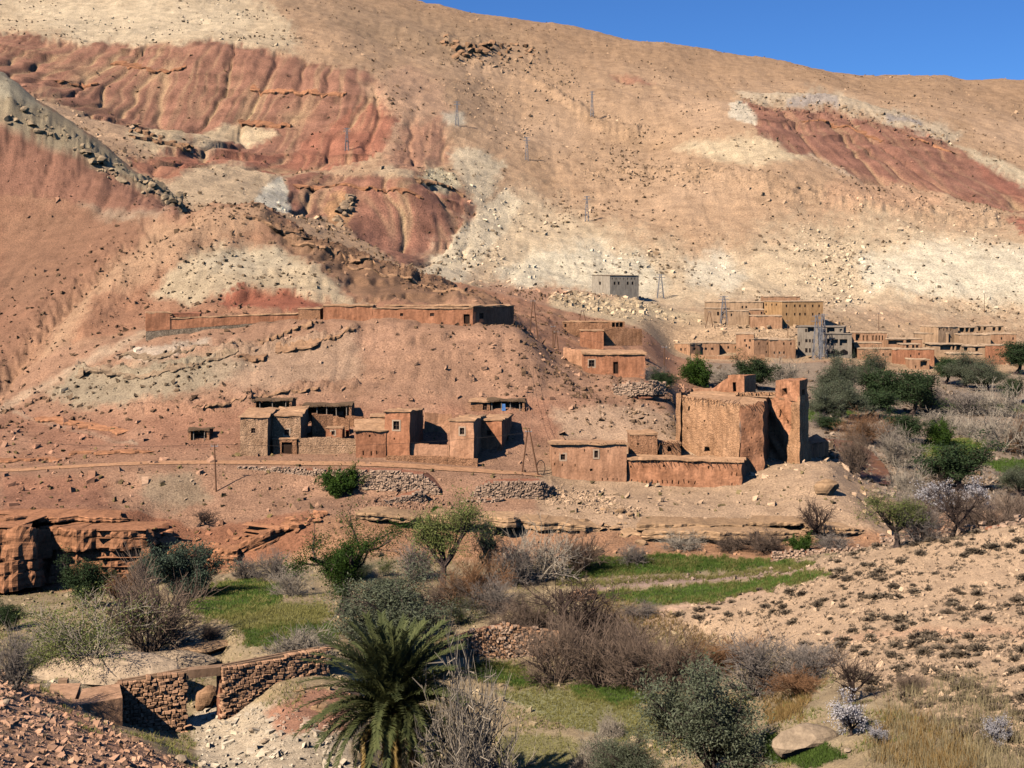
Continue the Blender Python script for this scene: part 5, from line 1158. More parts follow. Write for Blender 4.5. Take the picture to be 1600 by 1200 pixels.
crag('rugged brown outcrop under the skyline of the mountain', [(694, 68), (715, 76), (738, 82), (765, 76), (800, 72), (838, 82)], 70, 1.2, 5.0, R_BRN, 700, 1150, 1, 7)
crag('pale rim rocks above the left of the red badland at the upper right', [(1150, 150), (1200, 156), (1250, 160), (1300, 166)], 34, .5, 1.7, R_CRM, 650, 1000, 2, 3)
crag('pale rim rocks above the right of the red badland at the upper right', [(1310, 170), (1350, 182), (1400, 190), (1440, 200), (1482, 222)], 40, .5, 1.7, R_CRM, 650, 1000, 3, 3)
crag('jagged grey-brown crags along the rocky ridge at the left', [(10, 178), (60, 200), (100, 212), (150, 256), (190, 276), (240, 300), (288, 322)], 70, .4, 1.7, R_GRYB, 318, 352, 4, 6)
crag('yellow crag at the foot of the red bluff', [(525, 350), (535, 335), (545, 320)], 22, 1.0, 3.2, R_CRM, 470, 600, 5, 8)
crag('dark crag above the dip left of the grey block house', [(892, 460), (905, 461), (928, 464)], 12, .5, 1.4, R_GRYB, 400, 520, 6, 2)
crag('stepped red sandstone blocks between the cave rock and the dark bush', [(430, 842), (450, 828), (468, 822), (488, 812), (502, 806)], 34, .35, 1.1, R_RED, 154, 170, 8, 4, .6)
crag('tan and red blocks resting on the shelf right of the cliff corner', [(250, 838), (290, 850), (330, 852), (372, 850), (400, 840)], 46, .25, .85, R_RED, 154, 170, 9, 5, .6)
crag('fallen red blocks along the top of the cliff', [(10, 812), (90, 812), (160, 812), (205, 816)], 26, .25, .8, R_RED, 155, 170, 10, 4, .5)
crag('broken tan slabs along the ledge of the spur', [(700, 812), (800, 816), (900, 824), (1000, 826), (1100, 822), (1200, 822), (1320, 828)], 70, .25, .9, R_TAN, 156, 172, 11, 5, .4)
crag('tumbled blocks in the gully of the badlands', [(205, 200), (240, 214), (285, 226), (300, 238)], 40, .6, 2.0, R_BRN, 460, 700, 7, 5)
# ------------------------------------------------------------------ loose stones and scrub
def pick(n, weight, px0=-120, px1=1720, dlo=0, dhi=1300):
    """n random spots on the ground, about even in the picture; weight: array over the grid"""
    rs = np.where((ROWS >= dlo) & (ROWS <= dhi))[0]; cs = np.where((COLS >= px0) & (COLS <= px1))[0]
    w = np.clip(weight[np.ix_(rs, cs)], 0, None).astype(np.float64).ravel(); cw = np.cumsum(w)
    if cw[-1] <= 0: return np.zeros((0, 3)), np.zeros((0, 3))
    i = np.searchsorted(cw, RNG.random(n) * cw[-1]); r = rs[i // len(cs)]; c = cs[i % len(cs)]
    r = np.clip(r + 0, 0, NR - 2); c = np.clip(c, 0, NC - 2); fr_, fc = RNG.random(n), RNG.random(n)
    d = ROWS[r] * (1 - fr_) + ROWS[r + 1] * fr_; px = COLS[c] * (1 - fc) + COLS[c + 1] * fc
    x = (px - CX) / F * d; z = ground(x, d)
    return np.stack([x, d, z], -1), C[r, c]

def lumps(name, pos, size, cols, mat, flat=.7, jit=.22, V=None, Fc=None, sink=.3, label=None, seed=1, aspect=.3):
    if V is None:
        V = np.array([[x, y, z] for z in (-1, 1) for x, y in ((-1, -1), (1, -1), (1, 1), (-1, 1))]) * .72
        Fc = np.array([[0, 2, 1], [0, 3, 2], [4, 5, 6], [4, 6, 7], [0, 1, 5], [0, 5, 4], [1, 2, 6], [1, 6, 5], [2, 3, 7], [2, 7, 6], [3, 0, 4], [3, 4, 7]])
    rr = np.random.default_rng(seed); N = len(pos); k = len(V)
    v = np.repeat(V[None], N, 0) * (1 + rr.normal(0, jit, (N, k, 1)))
    sc = np.stack([1 + rr.normal(0, aspect, N), 1 + rr.normal(0, aspect, N), flat * (1 + rr.normal(0, aspect * .7, N))], -1).clip(.35, 2)
    v = v * sc[:, None, :]; tl = rr.normal(0, .35, (N, 2)); v = np.stack([v[..., 0], v[..., 1], v[..., 2] + v[..., 0] * tl[:, :1] + v[..., 1] * tl[:, 1:]], -1); a = rr.random(N) * 6.283; ca, sa = np.cos(a), np.sin(a)
    v = np.stack([v[..., 0] * ca[:, None] - v[..., 1] * sa[:, None], v[..., 0] * sa[:, None] + v[..., 1] * ca[:, None], v[..., 2]], -1)
    v = v * size[:, None, None] + pos[:, None, :]; v[..., 2] += (size * flat * (1 - 2 * sink))[:, None]
    f = (Fc[None] + (np.arange(N) * k)[:, None, None]).reshape(-1, 3)
    me = mesh_np(name, v.reshape(-1, 3), [f], False)
    at = me.color_attributes.new('soil', 'FLOAT_COLOR', 'POINT'); cc = np.ones((N, k, 4), np.float32); cc[..., :3] = np.clip(cols, 0, 1)[:, None, :]
    at.data.foreach_set('color', cc.ravel())
    o = obj(name, me, mat); o['kind'] = 'stuff'
    if label: o['label'] = label
    return o
def attr_mat(name, sc=2.0, var=.2, rough=.95):
    m, nt, b = mat_base(name, rough); at = nt.nodes.new('ShaderNodeAttribute'); at.attribute_name = 'soil'
    g = nt.nodes.new('ShaderNodeNewGeometry'); n = noise_node(nt, sc, 3, .6, g.outputs['Position'])
    r = ramp(nt, n.outputs[0], [(.3, 1 - var), (.7, 1 + var)]); nt.links.new(mixc(nt, at.outputs['Color'], r.outputs[0]), b.inputs['Base Color'])
    return m
SM_ = attr_mat('loose_stone', 2.5)
Gw = (GREEN < .2).astype(np.float32)
def stones(name, n, w, dlo, dhi, s0, s1, seed, label, px0=-120, px1=1720, bright=(.85, 1.6), flat=.7, mixto=None):
    p, c = pick(n, w, px0, px1, dlo, dhi); rr = np.random.default_rng(seed)
    s = s0 * (s1 / s0) ** (rr.random(len(p)) ** 3.0)
    c = c * rr.uniform(*bright, (len(p), 1))
    if mixto is not None: c = c * .5 + np.array(srgb(mixto)) * .5 * rr.uniform(.8, 1.2, (len(p), 1))
    return lumps(name, p, s, c, SM_, flat, label=label, seed=seed)
cl = np.clip(fbm(X2 / 60, D2 / 80, 3, 120) + .25, 0, 1) ** 1.5 + .04
stones('scree', 6500, cl ** 1.8 * Gw * (1 - .93 * RED), 395, 1150, .18, 1.0, 1, 'loose blocks and scree strewn over the mountainside')
belt = np.maximum(line_zone([(900, 262), (1020, 270), (1150, 285), (1350, 328), (1560, 345)], 34, 480, 700, 14, 10, 5), np.maximum(zone([(1250, 330), (1340, 345), (1360, 420), (1340, 480), (1280, 480), (1230, 400)], 400, 640, 12, 10, 5), line_zone([(690, 150), (830, 130), (950, 185), (1040, 215)], 30, 600, 950, 14, 10, 6)))
belt = np.maximum(belt, zone([(860, 462), (1010, 470), (1060, 500), (950, 505), (870, 490)], 390, 470, 8, 8, 6))
stones('scree', 2000, belt, 395, 1000, .22, .95, 2, 'belts of larger blocks under the outcrops of the mountain')
stones('gravel', 6500, Gw * (.35 + cl[:]), 158, 384, .07, .5, 3, 'stones scattered over the hill slopes')
fgl = zone([(-900, 900), (-100, 1000), (60, 1074), (190, 1142), (290, 1190), (400, 1260), (400, 1700), (-900, 1700)], 30, 104, 8, 6, 56) * (1 - .93 * line_zone([(95, 1105), (160, 1150), (200, 1185), (215, 1230)], 12, 50, 104, 5, 4, 57))
stones('gravel', 7500, fgl, 50, 104, .03, .24, 4, 'red-brown rubble covering the near slope at the lower left', px1=480)
rsl = zone([(1000, 975), (1100, 935), (1230, 880), (1340, 850), (1440, 840), (1700, 790), (2500, 700), (2500, 1500), (1500, 1150), (1380, 1085), (1200, 1020)], 60, 152, 10, 8, 53)
stones('gravel', 5500, rsl * Gw, 60, 150, .03, .22, 5, 'pale stones scattered over the shrubby slope at the right', bright=(.9, 1.4))
bed_ = zone([(295, 1130), (345, 1095), (380, 1100), (470, 1120), (560, 1150), (600, 1260), (330, 1260)], 70, 112, 6, 6, 59)
stones('pebbles', 1500, bed_ * (.15 + np.clip(fbm(X2 / 2, D2 / 2, 2, 160), 0, 1)), 70, 112, .04, .3, 6, 'pale cobbles in the dry stream bed', mixto='b9a68c')
stones('gravel', 4500, Gw * (1 - rsl) * (1 - fgl), 95, 156, .04, .3, 7, 'stones scattered between the terraces of the valley floor')
rub = np.maximum(zone([(850, 765), (930, 770), (1000, 800), (990, 812), (900, 795), (845, 790)], 165, 186, 5, 5, 8), zone([(590, 775), (670, 770), (700, 790), (600, 812), (560, 800)], 160, 180, 5, 5, 9))
stones('rubble', 2600, rub, 160, 186, .07, .26, 8, 'fans of tan rubble below the track', bright=(.9, 1.3))
rk = .8 * np.maximum(line_zone([(0, 150), (60, 185), (120, 215), (180, 262), (240, 296), (290, 322)], 26, 318, 352, 8, 6, 5), line_zone([(380, 335), (450, 358), (520, 390), (620, 425), (740, 460)], 22, 255, 330, 8, 6, 6))
stones('scree', 1100, rk, 250, 352, .12, .6, 9, 'angular rocks along the stony ridges of the hill', bright=(.75, 1.15))
st = np.maximum(line_zone([(690, 85), (760, 92), (840, 100), (900, 120)], 30, 700, 1100, 10, 8, 7), line_zone([(1150, 165), (1290, 172), (1400, 205), (1480, 235)], 16, 650, 1000, 6, 6, 8))
stones('scree', 700, st, 650, 1100, .4, 1.6, 10, 'fallen blocks below the rim rocks of the mountain', bright=(.7, 1.15))
# tiny dry bushes on the far slopes
BUSH = attr_mat('dry_bush', 3.0)
def bushes(name, n, w, dlo, dhi, s0, s1, seed, label, col='5c4630'):
    p, c = pick(n, w, -120, 1720, dlo, dhi); rr = np.random.default_rng(seed + 50)
    s = s0 + (s1 - s0) * rr.random(len(p)) ** 2; cc = np.array(srgb(col)) * rr.uniform(.6, 1.5, (len(p), 1)) * .75 + c * .25
    return lumps(name, p, s, cc, BUSH, .75, .32, label=label, seed=seed, sink=.2)
cl2 = np.clip(fbm(X2 / 40, D2 / 60, 3, 130) + .3, 0, 1)
bushes('scrub', 5500, cl2 ** 2 * (1 - .8 * RED), 395, 1200, .14, .7, 21, 'dry dwarf bushes dotted over the mountainside')
bushes('scrub', 4600, Gw * cl2 * (1 - .5 * RED) * (1 - .8 * dmask(172, 200, 3)), 200, 384, .12, .38, 22, 'dry dwarf bushes dotted over the red hill')
bushes('scrub', 500, Gw * (PX2 < 1380), 160, 200, .1, .3, 23, 'dry dwarf bushes below the track and round the kasbah', '62552f')
# ------------------------------------------------------------------ plants
def tubes(segs, sides=3):
    """segs: (n, 8) p0, p1, r0, r1 -> verts, quads"""
    segs = np.asarray(segs, float); a, b = segs[:, :3], segs[:, 3:6]
    t = b - a; t /= np.linalg.norm(t, axis=1, keepdims=True) + 1e-9
    ref = np.where(np.abs(t[:, 2:3]) < .9, np.array([[0, 0, 1.]]), np.array([[1., 0, 0]]))
    u = np.cross(t, ref); u /= np.linalg.norm(u, axis=1, keepdims=True) + 1e-9; w = np.cross(t, u)
    an = np.arange(sides) * 2 * math.pi / sides
    ring = np.cos(an)[None, :, None] * u[:, None] + np.sin(an)[None, :, None] * w[:, None]
    v = np.concatenate([a[:, None] + ring * segs[:, 6, None, None], b[:, None] + ring * segs[:, 7, None, None]], 1)
    i = np.arange(sides); j = (i + 1) % sides
    f = np.stack([i, j, j + sides, i + sides], -1)
    return v.reshape(-1, 3), (f[None] + (np.arange(len(segs)) * 2 * sides)[:, None, None]).reshape(-1, 4)

def grow(rr, p, dv, L, r, level, last, nch, spread, up, segs, tips, bend=.25, shrink=.62, nseg=3):
    q = np.array(p, float); dv = np.array(dv, float); pts = [q.copy()]
    for k in range(nseg):
        dv = dv + rr.normal(0, bend, 3) + np.array([0, 0, up]); dv /= np.linalg.norm(dv)
        q2 = q + dv * L / nseg; r2 = r * (1 - .5 / nseg)
        segs[level].append([*q, *q2, r, r2]); q, r = q2, r2; pts.append(q.copy())
    if level == last:
        tips.append((q, dv)); tips.append((pts[-2], dv)); return
    for k in range(nch[level]):
        t = rr.uniform(.2, 1.0); i = min(int(t * nseg), nseg - 1); b = pts[i] + (pts[i + 1] - pts[i]) * (t * nseg - i)
        nd = dv + rr.normal(0, spread, 3); nd /= np.linalg.norm(nd)
        grow(rr, b, nd, L * shrink * rr.uniform(.7, 1.25), max(r * .62, .0075), level + 1, last, nch, spread, up, segs, tips, bend, shrink, max(1, nseg - 1))

def skeleton(seed, stems, H, r, nch, spread, up, lean, bend=.25, shrink=.62, base_r=.15, nseg=3, trunk=None):
    rr = np.random.default_rng(seed); last = len(nch); segs = [[] for _ in range(last + 1)]; tips = []
    origins = []
    if trunk:
        q = np.zeros(3); dv = np.array([trunk.get('lean', 0), 0, 1.]); n = 4; rad = trunk['r']
        tr = []
        for k in range(n):
            dv = dv + rr.normal(0, .14, 3) * np.array([1, 1, .2]); dv /= np.linalg.norm(dv); q2 = q + dv * trunk['h'] / n
            tr.append([*q, *q2, rad * (1.35 if k == 0 else 1), rad * .9]); q = q2; rad *= .9
        segs[0] += tr; origins = [q] * stems
    for s_ in range(stems):
        a = 2 * math.pi * (s_ + rr.uniform(-.3, .3)) / stems; le = lean * rr.uniform(.35, 1.25)
        dv = np.array([math.cos(a) * le, math.sin(a) * le, 1.0]); dv /= np.linalg.norm(dv)
        o = origins[s_] if trunk else np.array([math.cos(a), math.sin(a), 0]) * base_r * rr.random() - np.array([0, 0, .12])
        grow(rr, o, dv, H * rr.uniform(.6, 1.2), r, 0, last, nch, spread, up, segs, tips, bend, shrink, nseg)
    return segs, tips

def leaves(rr, tips, per, sig, size, aspect=.42, droop=0.0):
    T = np.array([t[0] for t in tips]); N = len(T) * per
    c = np.repeat(T, per, 0) + rr.normal(0, sig, (N, 3)) * np.array([1, 1, .8])
    a = rr.normal(size=(N, 3)); a[:, 2] += .5 - droop; a /= np.linalg.norm(a, axis=1, keepdims=True)
    b = np.cross(a, rr.normal(size=(N, 3))); b /= np.linalg.norm(b, axis=1, keepdims=True) + 1e-9
    s = size * rr.uniform(.6, 1.35, (N, 1)); a = a * s; b = b * s * aspect
    v = np.stack([c - a, c + b, c + a, c - b], 1).reshape(-1, 3)
    return v, (np.arange(N)[:, None] * 4 + np.arange(4)[None])

def leaf_mat(name, c1, c2, trans=0.25, rnd=.15):
    m, nt, b = mat_base(name, .7)
    g = nt.nodes.new('ShaderNodeNewGeometry'); n = noise_node(nt, 1.1, 3, .6, g.outputs['Position'])
    n2 = nt.nodes.new('ShaderNodeTexWhiteNoise'); nt.links.new(g.outputs['Position'], n2.inputs['Vector'])
    r = ramp(nt, n.outputs[0], [(.3, srgb(c1)), (.7, srgb(c2))])
    oi = nt.nodes.new('ShaderNodeObjectInfo'); r3 = ramp(nt, oi.outputs['Random'], [(0, 1 - rnd), (1, 1 + rnd)])
    c = mixc(nt, r.outputs[0], r3.outputs[0]); nt.links.new(c, b.inputs['Base Color'])
    tr = nt.nodes.new('ShaderNodeBsdfTranslucent'); nt.links.new(c, tr.inputs['Color'])
    mx = nt.nodes.new('ShaderNodeMixShader'); mx.inputs[0].default_value = trans
    out = nt.nodes['Material Output']; nt.links.new(b.outputs[0], mx.inputs[1]); nt.links.new(tr.outputs[0], mx.inputs[2]); nt.links.new(mx.outputs[0], out.inputs[0])
    nt.nodes.remove(n2)
    return m
L_OLIVE = leaf_mat('olive_leaf', '4f5238', '727258'); L_DARK = leaf_mat('evergreen_leaf', '2f3d22', '4a5632'); L_DOME = leaf_mat('dense_green_leaf', '2c3f16', '4d611f')
L_LIGHT = leaf_mat('yellow_green_leaf', '5f6630', '86864a'); L_BLUE = leaf_mat('blue_green_leaf', '414b38', '606a52'); L_BLOSSOM = leaf_mat('almond_blossom', 'b3a69e', 'cdc2bb', .3)
L_PALM = leaf_mat('palm_leaflet', '434828', '6c6b3e', .2, .2); L_DRY = leaf_mat('dry_palm_leaflet', '8a6a36', 'a98a50', .2)
L_CUSH = leaf_mat('cushion_shrub', '665442', '836f57', .1, .25); L_GRASS = leaf_mat('field_grass', '47591f', '6c7f36', .3); L_GRASSY = leaf_mat('yellowing_grass', '7c7438', 'a39658', .3); L_REED = leaf_mat('dry_reed', '94805a', 'b39d72', .2); L_RUST = leaf_mat('rusty_grass', '7f5f34', '987a4a', .2)
W_GREY = simple_mat('grey_twig', '7c6d5f', .25, 3, obj_random=.12); W_PALE = simple_mat('pale_twig', '9c8a74', .2, 3, obj_random=.1); W_BROWN = simple_mat('brown_twig', '755f4d', .25, 3, obj_random=.15)
W_RUST = simple_mat('rust_twig', '8a6242', .25, 3, obj_random=.12); W_DARK = simple_mat('dark_twig', '4a3a30', .25, 3, obj_random=.1); W_TRUNK = simple_mat('bark', '54443a', .3, 5); W_GRN = simple_mat('greenish_twig', '7f7a58', .25, 3, obj_random=.12)

TPL = {}
def template(kind, variants, make):
    TPL[kind] = [make(1000 * (len(TPL) + 1) + k) for k in range(variants)]
def finish(parts):
    """parts: [(name, [(v, f)...], mat)] -> template with height and half width"""
    out = []; hz = 0; hw = 0
    for name, vf, mat in parts:
        vs_, fs, n = [], {}, 0
        for v, f in vf:
            vs_.append(v); fs.setdefault(f.shape[1], []).append(f + n); n += len(v)
        v = np.concatenate(vs_); me = mesh_np(name, v, [np.concatenate(q) for q in fs.values()], False); me.materials.append(mat)
        hz = max(hz, np.percentile(v[:, 2], 99)); hw = max(hw, np.percentile(np.abs(v[:, 0]), 97)); out.append((name, me))
    return dict(parts=out, h=hz, w=hw)
def bare(seed, mat, stems=11, H=1.5, r=.045, nch=(4, 4, 4), spread=.5, up=.10, lean=.8, bend=.22, trunkpart=True, trunk=None, thick=1.0, shrink=.62):
    segs, tips = skeleton(seed, stems, H, r * thick, nch, spread, up, lean, bend, trunk=trunk, shrink=shrink)
    big = tubes(np.array(segs[0]), 5); rest = tubes(np.array(sum(segs[1:], [])), 3)
    return finish([('trunk', [big], mat), ('crown', [rest], mat)])
def leafy(seed, lm, wm, stems=6, H=1.5, r=.10, nch=(4, 4, 3), spread=.55, up=.08, lean=.7, per=14, sig=.16, size=.085, trunk=dict(h=1.2, r=.16), aspect=.42, bend=.2, shrink=.62):
    segs, tips = skeleton(seed, stems, H, r, nch, spread, up, lean, bend, trunk=trunk, shrink=shrink)
    rr = np.random.default_rng(seed + 1)
    T_ = np.array([t[0] for t in tips]); kn = perlin(T_[:, 0] * 1.1 + T_[:, 2] * .8, T_[:, 1] * 1.1 - T_[:, 2] * .7, seed % 50)
    keep = [t for t, q_ in zip(tips, kn) if q_ > -.3 and rr.random() < .92]
    wood = tubes(np.array(segs[0] + segs[1]), 5); tw = tubes(np.array(sum(segs[2:], [])), 3)
    return finish([('trunk', [wood, tw], wm), ('crown', [leaves(rr, keep, per, sig, size, aspect)], lm)])
template('bare_grey', 2, lambda s: bare(s, W_GREY, stems=14, nch=(6, 6, 4), H=1.15, r=.035, lean=1.0, spread=.6))
template('bare_pale', 2, lambda s: bare(s, W_PALE, stems=14, nch=(6, 6, 4), H=1.15, r=.035, lean=1.0, spread=.6))
template('bare_brown', 2, lambda s: bare(s, W_BROWN, stems=20, nch=(6, 6, 4), H=1.35, r=.03, lean=.75, spread=.45))
template('bare_rust', 2, lambda s: bare(s, W_RUST, stems=22, nch=(6, 6, 4), H=1.4, r=.025, lean=.7, spread=.42))
template('bare_dark', 2, lambda s: bare(s, W_DARK, stems=6, nch=(6, 6, 4), H=1.1, r=.06, lean=1.0, trunk=dict(h=.6, r=.13), spread=.65))
template('fig', 2, lambda s: bare(s, W_PALE, stems=34, nch=(6, 6, 4), H=.9, r=.03, lean=1.7, spread=.6, thick=1.1, bend=.36, up=.2))
template('green_twig', 2, lambda s: leafy(s, L_LIGHT, W_PALE, stems=9, H=1.7, r=.05, per=8, sig=.16, size=.036, trunk=None, lean=.6, nch=(5, 4, 4)))
template('olive', 2, lambda s: leafy(s, L_OLIVE, W_TRUNK, stems=9, per=34, sig=.17, size=.048, aspect=.36, nch=(5, 4, 3), H=1.6, lean=.75, trunk=dict(h=.7, r=.2)))
template('evergreen', 2, lambda s: leafy(s, L_DARK, W_TRUNK, stems=8, per=22, sig=.17, size=.066, nch=(5, 4, 3), H=1.6, lean=.7, trunk=dict(h=.8, r=.18)))
template('dome', 2, lambda s: leafy(s, L_DOME, W_TRUNK, stems=11, per=16, sig=.16, size=.09, nch=(5, 4, 3), H=1.25, lean=1.15, up=.05, trunk=dict(h=.35, r=.15)))
template('blue', 2, lambda s: leafy(s, L_BLUE, W_TRUNK, stems=10, per=22, sig=.15, size=.06, nch=(5, 4, 3), H=1.4, lean=.85, trunk=dict(h=.3, r=.15)))
template('sparse', 2, lambda s: leafy(s, L_LIGHT, W_TRUNK, stems=5, per=20, sig=.18, size=.042, nch=(4, 4, 4), H=1.6, lean=.85, r=.11, trunk=dict(h=1.1, r=.17), bend=.3))
template('gnarled', 1, lambda s: leafy(s, L_DOME, W_TRUNK, stems=6, per=36, sig=.2, size=.042, nch=(4, 4, 4), H=1.7, lean=1.0, r=.15, trunk=dict(h=1.6, r=.24, lean=-.25), bend=.38))
template('conifer', 1, lambda s: leafy(s, L_BLUE, W_TRUNK, stems=6, per=16, sig=.14, size=.07, nch=(6, 4, 2), H=2.3, lean=.22, trunk=dict(h=.4, r=.16), spread=.5))
def almond(s):
    segs, tips = skeleton(s, 7, 1.2, .06, (4, 4, 4), .5, .08, .9, trunk=dict(h=.35, r=.12)); rr = np.random.default_rng(s + 2)
    return finish([('trunk', [tubes(np.array(segs[0] + segs[1]), 4), tubes(np.array(sum(segs[2:], [])), 3)], W_DARK), ('crown', [leaves(rr, tips, 5, .10, .045, .8)], L_BLOSSOM)])
template('almond', 2, almond)
NM = dict(bare_grey='bare_tree', bare_pale='bare_tree', bare_brown='bare_shrub', bare_rust='tamarisk_shrub', bare_dark='bare_tree', fig='bare_fig_tree', green_twig='sparse_shrub', olive='olive_tree', evergreen='evergreen_tree', dome='round_tree', blue='shrub', sparse='tree', gnarled='gnarled_tree', conifer='conifer_tree', almond='almond_tree')
_tn = [0]
def plant(kind, px, pb, pt, wpx, label, dlo=60, dhi=700, group=None, cat=None, d=None):
    p = hit(px, pb, dlo, dhi) if d is None else gpt(px, d)
    t = TPL[kind][_tn[0] % len(TPL[kind])]; _tn[0] += 1
    h = max(.4, (pb - pt) / F * p[1]); 
    if d is not None: h = (zpy(pt, d) - p[2])
    w = wpx / F * p[1] / 2; sz = h / t['h']; sx = w / t['w']
    e = empty(NM[kind], (p[0], p[1], p[2] - .05), label, cat or ('shrub' if 'shrub' in NM[kind] else 'tree'), group, random.uniform(-.5, .5) + random.choice([0, 3.14159]), (sx, sx, sz))
    for name, me in t['parts']:
        o = bpy.data.objects.new(name, me); COL.objects.link(o); o.parent = e
    return e
NEAR = [
 ('olive', 620, 1035, 898, 170, 'large grey-green olive tree directly behind the palm'),
 ('gnarled', 535, 962, 806, 165, 'gnarled tree with twisting trunk and thin green crown above the grass'),
 ('sparse', 692, 928, 778, 120, 'sparse-leaved tree with several stems right of the gnarled tree'),
 ('conifer', 765, 905, 806, 52, 'upright dark blue-green tree against the rock ledge'),
 ('bare_rust', 745, 950, 868, 95, 'rust-brown tamarisk below the upright dark tree'),
 ('bare_brown', 700, 950, 900, 80, 'dark brown undergrowth shrub at the foot of the sparse-leaved tree'),
 ('bare_pale', 838, 908, 822, 120, 'pale grey leafless tree in front of the undercut ledge'),
 ('bare_grey', 800, 915, 850, 80, 'grey leafless shrub between tamarisk and pale leafless tree'),
 ('bare_brown', 905, 893, 832, 70, 'brown leafless tree left of the green terrace'),
 ('bare_dark', 868, 1010, 905, 175, 'wide dark leafless tree above the stone terrace wall'),
 ('bare_brown', 790, 1005, 950, 70, 'brown leafless shrub on top of the stone terrace wall'),
 ('bare_brown', 868, 1066, 960, 105, 'brown leafless shrub right of the stone terrace wall, first of the row'),
 ('bare_brown', 938, 1072, 972, 105, 'brown leafless shrub, second in the row behind the green strip'),
 ('bare_brown', 1002, 1078, 978, 100, 'brown leafless shrub, third in the row behind the green strip'),
 ('bare_brown', 1055, 1080, 985, 95, 'brown leafless shrub, last of the row beside the lower olive'),
 ('olive', 1112, 1235, 1045, 180, 'big grey-green olive tree near the bottom edge right of centre'),
 ('olive', 985, 1245, 1150, 110, 'small olive bush at the bottom edge left of the big olive'),
 ('bare_grey', 1190, 1085, 998, 170, 'wide grey-lilac leafless shrub right of the big olive'),
 ('bare_rust', 1120, 1050, 1010, 110, 'rusty thicket behind the big olive'),
 ('bare_rust', 1250, 1085, 1045, 90, 'rust-brown thicket under the grey-lilac leafless shrub'),
 ('bare_dark', 1328, 1095, 1015, 95, 'dark leafless tree above the blossoming almond'),
 ('almond', 1330, 1150, 1080, 68, 'blossoming almond bush with pale pink flowers beside the slab boulder'),
 ('almond', 1563, 1160, 1118, 44, 'small blossoming almond among dry reeds near the right edge'),
 ('almond', 1375, 1165, 1128, 34, 'tiny blossoming almond right of the larger almond bush'),
 ('fig', 470, 1080, 985, 95, 'silvery leafless fig bush at the right end of the aqueduct'),
 ('fig', 742, 1225, 1070, 145, 'large silvery leafless fig tree right of the palm'),
 ('fig', 955, 1150, 1118, 36, 'tiny silvery twig bush in the pale meadow'),
 ('fig', 925, 1215, 1150, 70, 'silvery leafless bush at the bottom edge left of the olive bush'),
 ('evergreen', 138, 950, 873, 70, 'dark evergreen tree in front of the red cliff'),
 ('blue', 284, 935, 853, 92, 'blue-green bush under the cliff corner'),
 ('blue', 228, 915, 868, 52, 'smaller blue-green bush left of the cliff-corner bush'),
 ('bare_brown', 235, 1020, 882, 140, 'tall purplish-brown leafless shrub left of the green field'),
 ('bare_grey', 300, 930, 880, 60, 'greyish twig bush between blue-green bush and green field'),
 ('green_twig', 135, 1050, 925, 175, 'broad yellow-green twiggy willow with white stems at the left'),
 ('green_twig', 65, 1060, 960, 110, 'yellow-green twiggy willow near the left edge'),
 ('bare_grey', 20, 1075, 985, 90, 'grey leafless shrub at the left edge'),
 ('evergreen', 18, 985, 942, 45, 'dark green bush at the left edge below the cliff shadow'),
 ('bare_rust', 185, 935, 895, 60, 'spiky dry brown bush in front of the red cliff face'),
 ('bare_pale', 455, 930, 880, 70, 'whitish leafless bush at the right end of the upper field'),
 ('bare_grey', 430, 905, 860, 60, 'grey leafless bush under the cave rock'),
 ('olive', 600, 930, 900, 70, 'low grey bush at the foot of the gnarled tree'),
 ('green_twig', 600, 900, 868, 30, 'small bright green bush right of the gnarled tree'),
 ('bare_grey', 650, 905, 840, 60, 'thin grey leafless sapling between gnarled and sparse-leaved trees'),
 ('bare_brown', 330, 1000, 975, 30, 'little brown bush beside the tan stones below the field'),
 ('evergreen', 250, 1085, 1062, 45, 'green tuft hanging on the left arm of the aqueduct'),
 ('bare_grey', 990, 880, 850, 50, 'grey twig bush above the long green terrace'),
 ('bare_pale', 1068, 858, 830, 70, 'pale twig bush growing under the main overhang'),
 ('bare_brown', 1140, 860, 836, 50, 'brown twig bush under the spur overhang'),
 ('bare_brown', 1195, 862, 828, 70, 'purple-brown twig thicket under the thin sandstone bed'),
 ('dome', 1252, 862, 838, 34, 'bright green bush behind the pale field wall'),
 ('bare_grey', 1300, 858, 832, 60, 'grey twig thicket at the rock nose'),
 ('bare_dark', 1285, 850, 778, 70, 'slender crooked leafless tree standing on the rock nose'),
 ('sparse', 1402, 856, 770, 110, 'yellow-green tree behind the end of the field wall'),
 ('bare_grey', 1438, 862, 805, 80, 'grey leafless tree beside the yellow-green tree'),
 ('bare_dark', 1488, 858, 765, 95, 'dark crooked tree on the ridge with the stone wall'),
 ('dome', 530, 775, 734, 50, 'dense dark green round bush below the track'),
 ('dome', 684, 803, 792, 20, 'small dark green bush under the rubble fan'),
 ('bare_dark', 310, 822, 795, 50, 'heap of cut dry brushwood on the slope above the shelf'),
]
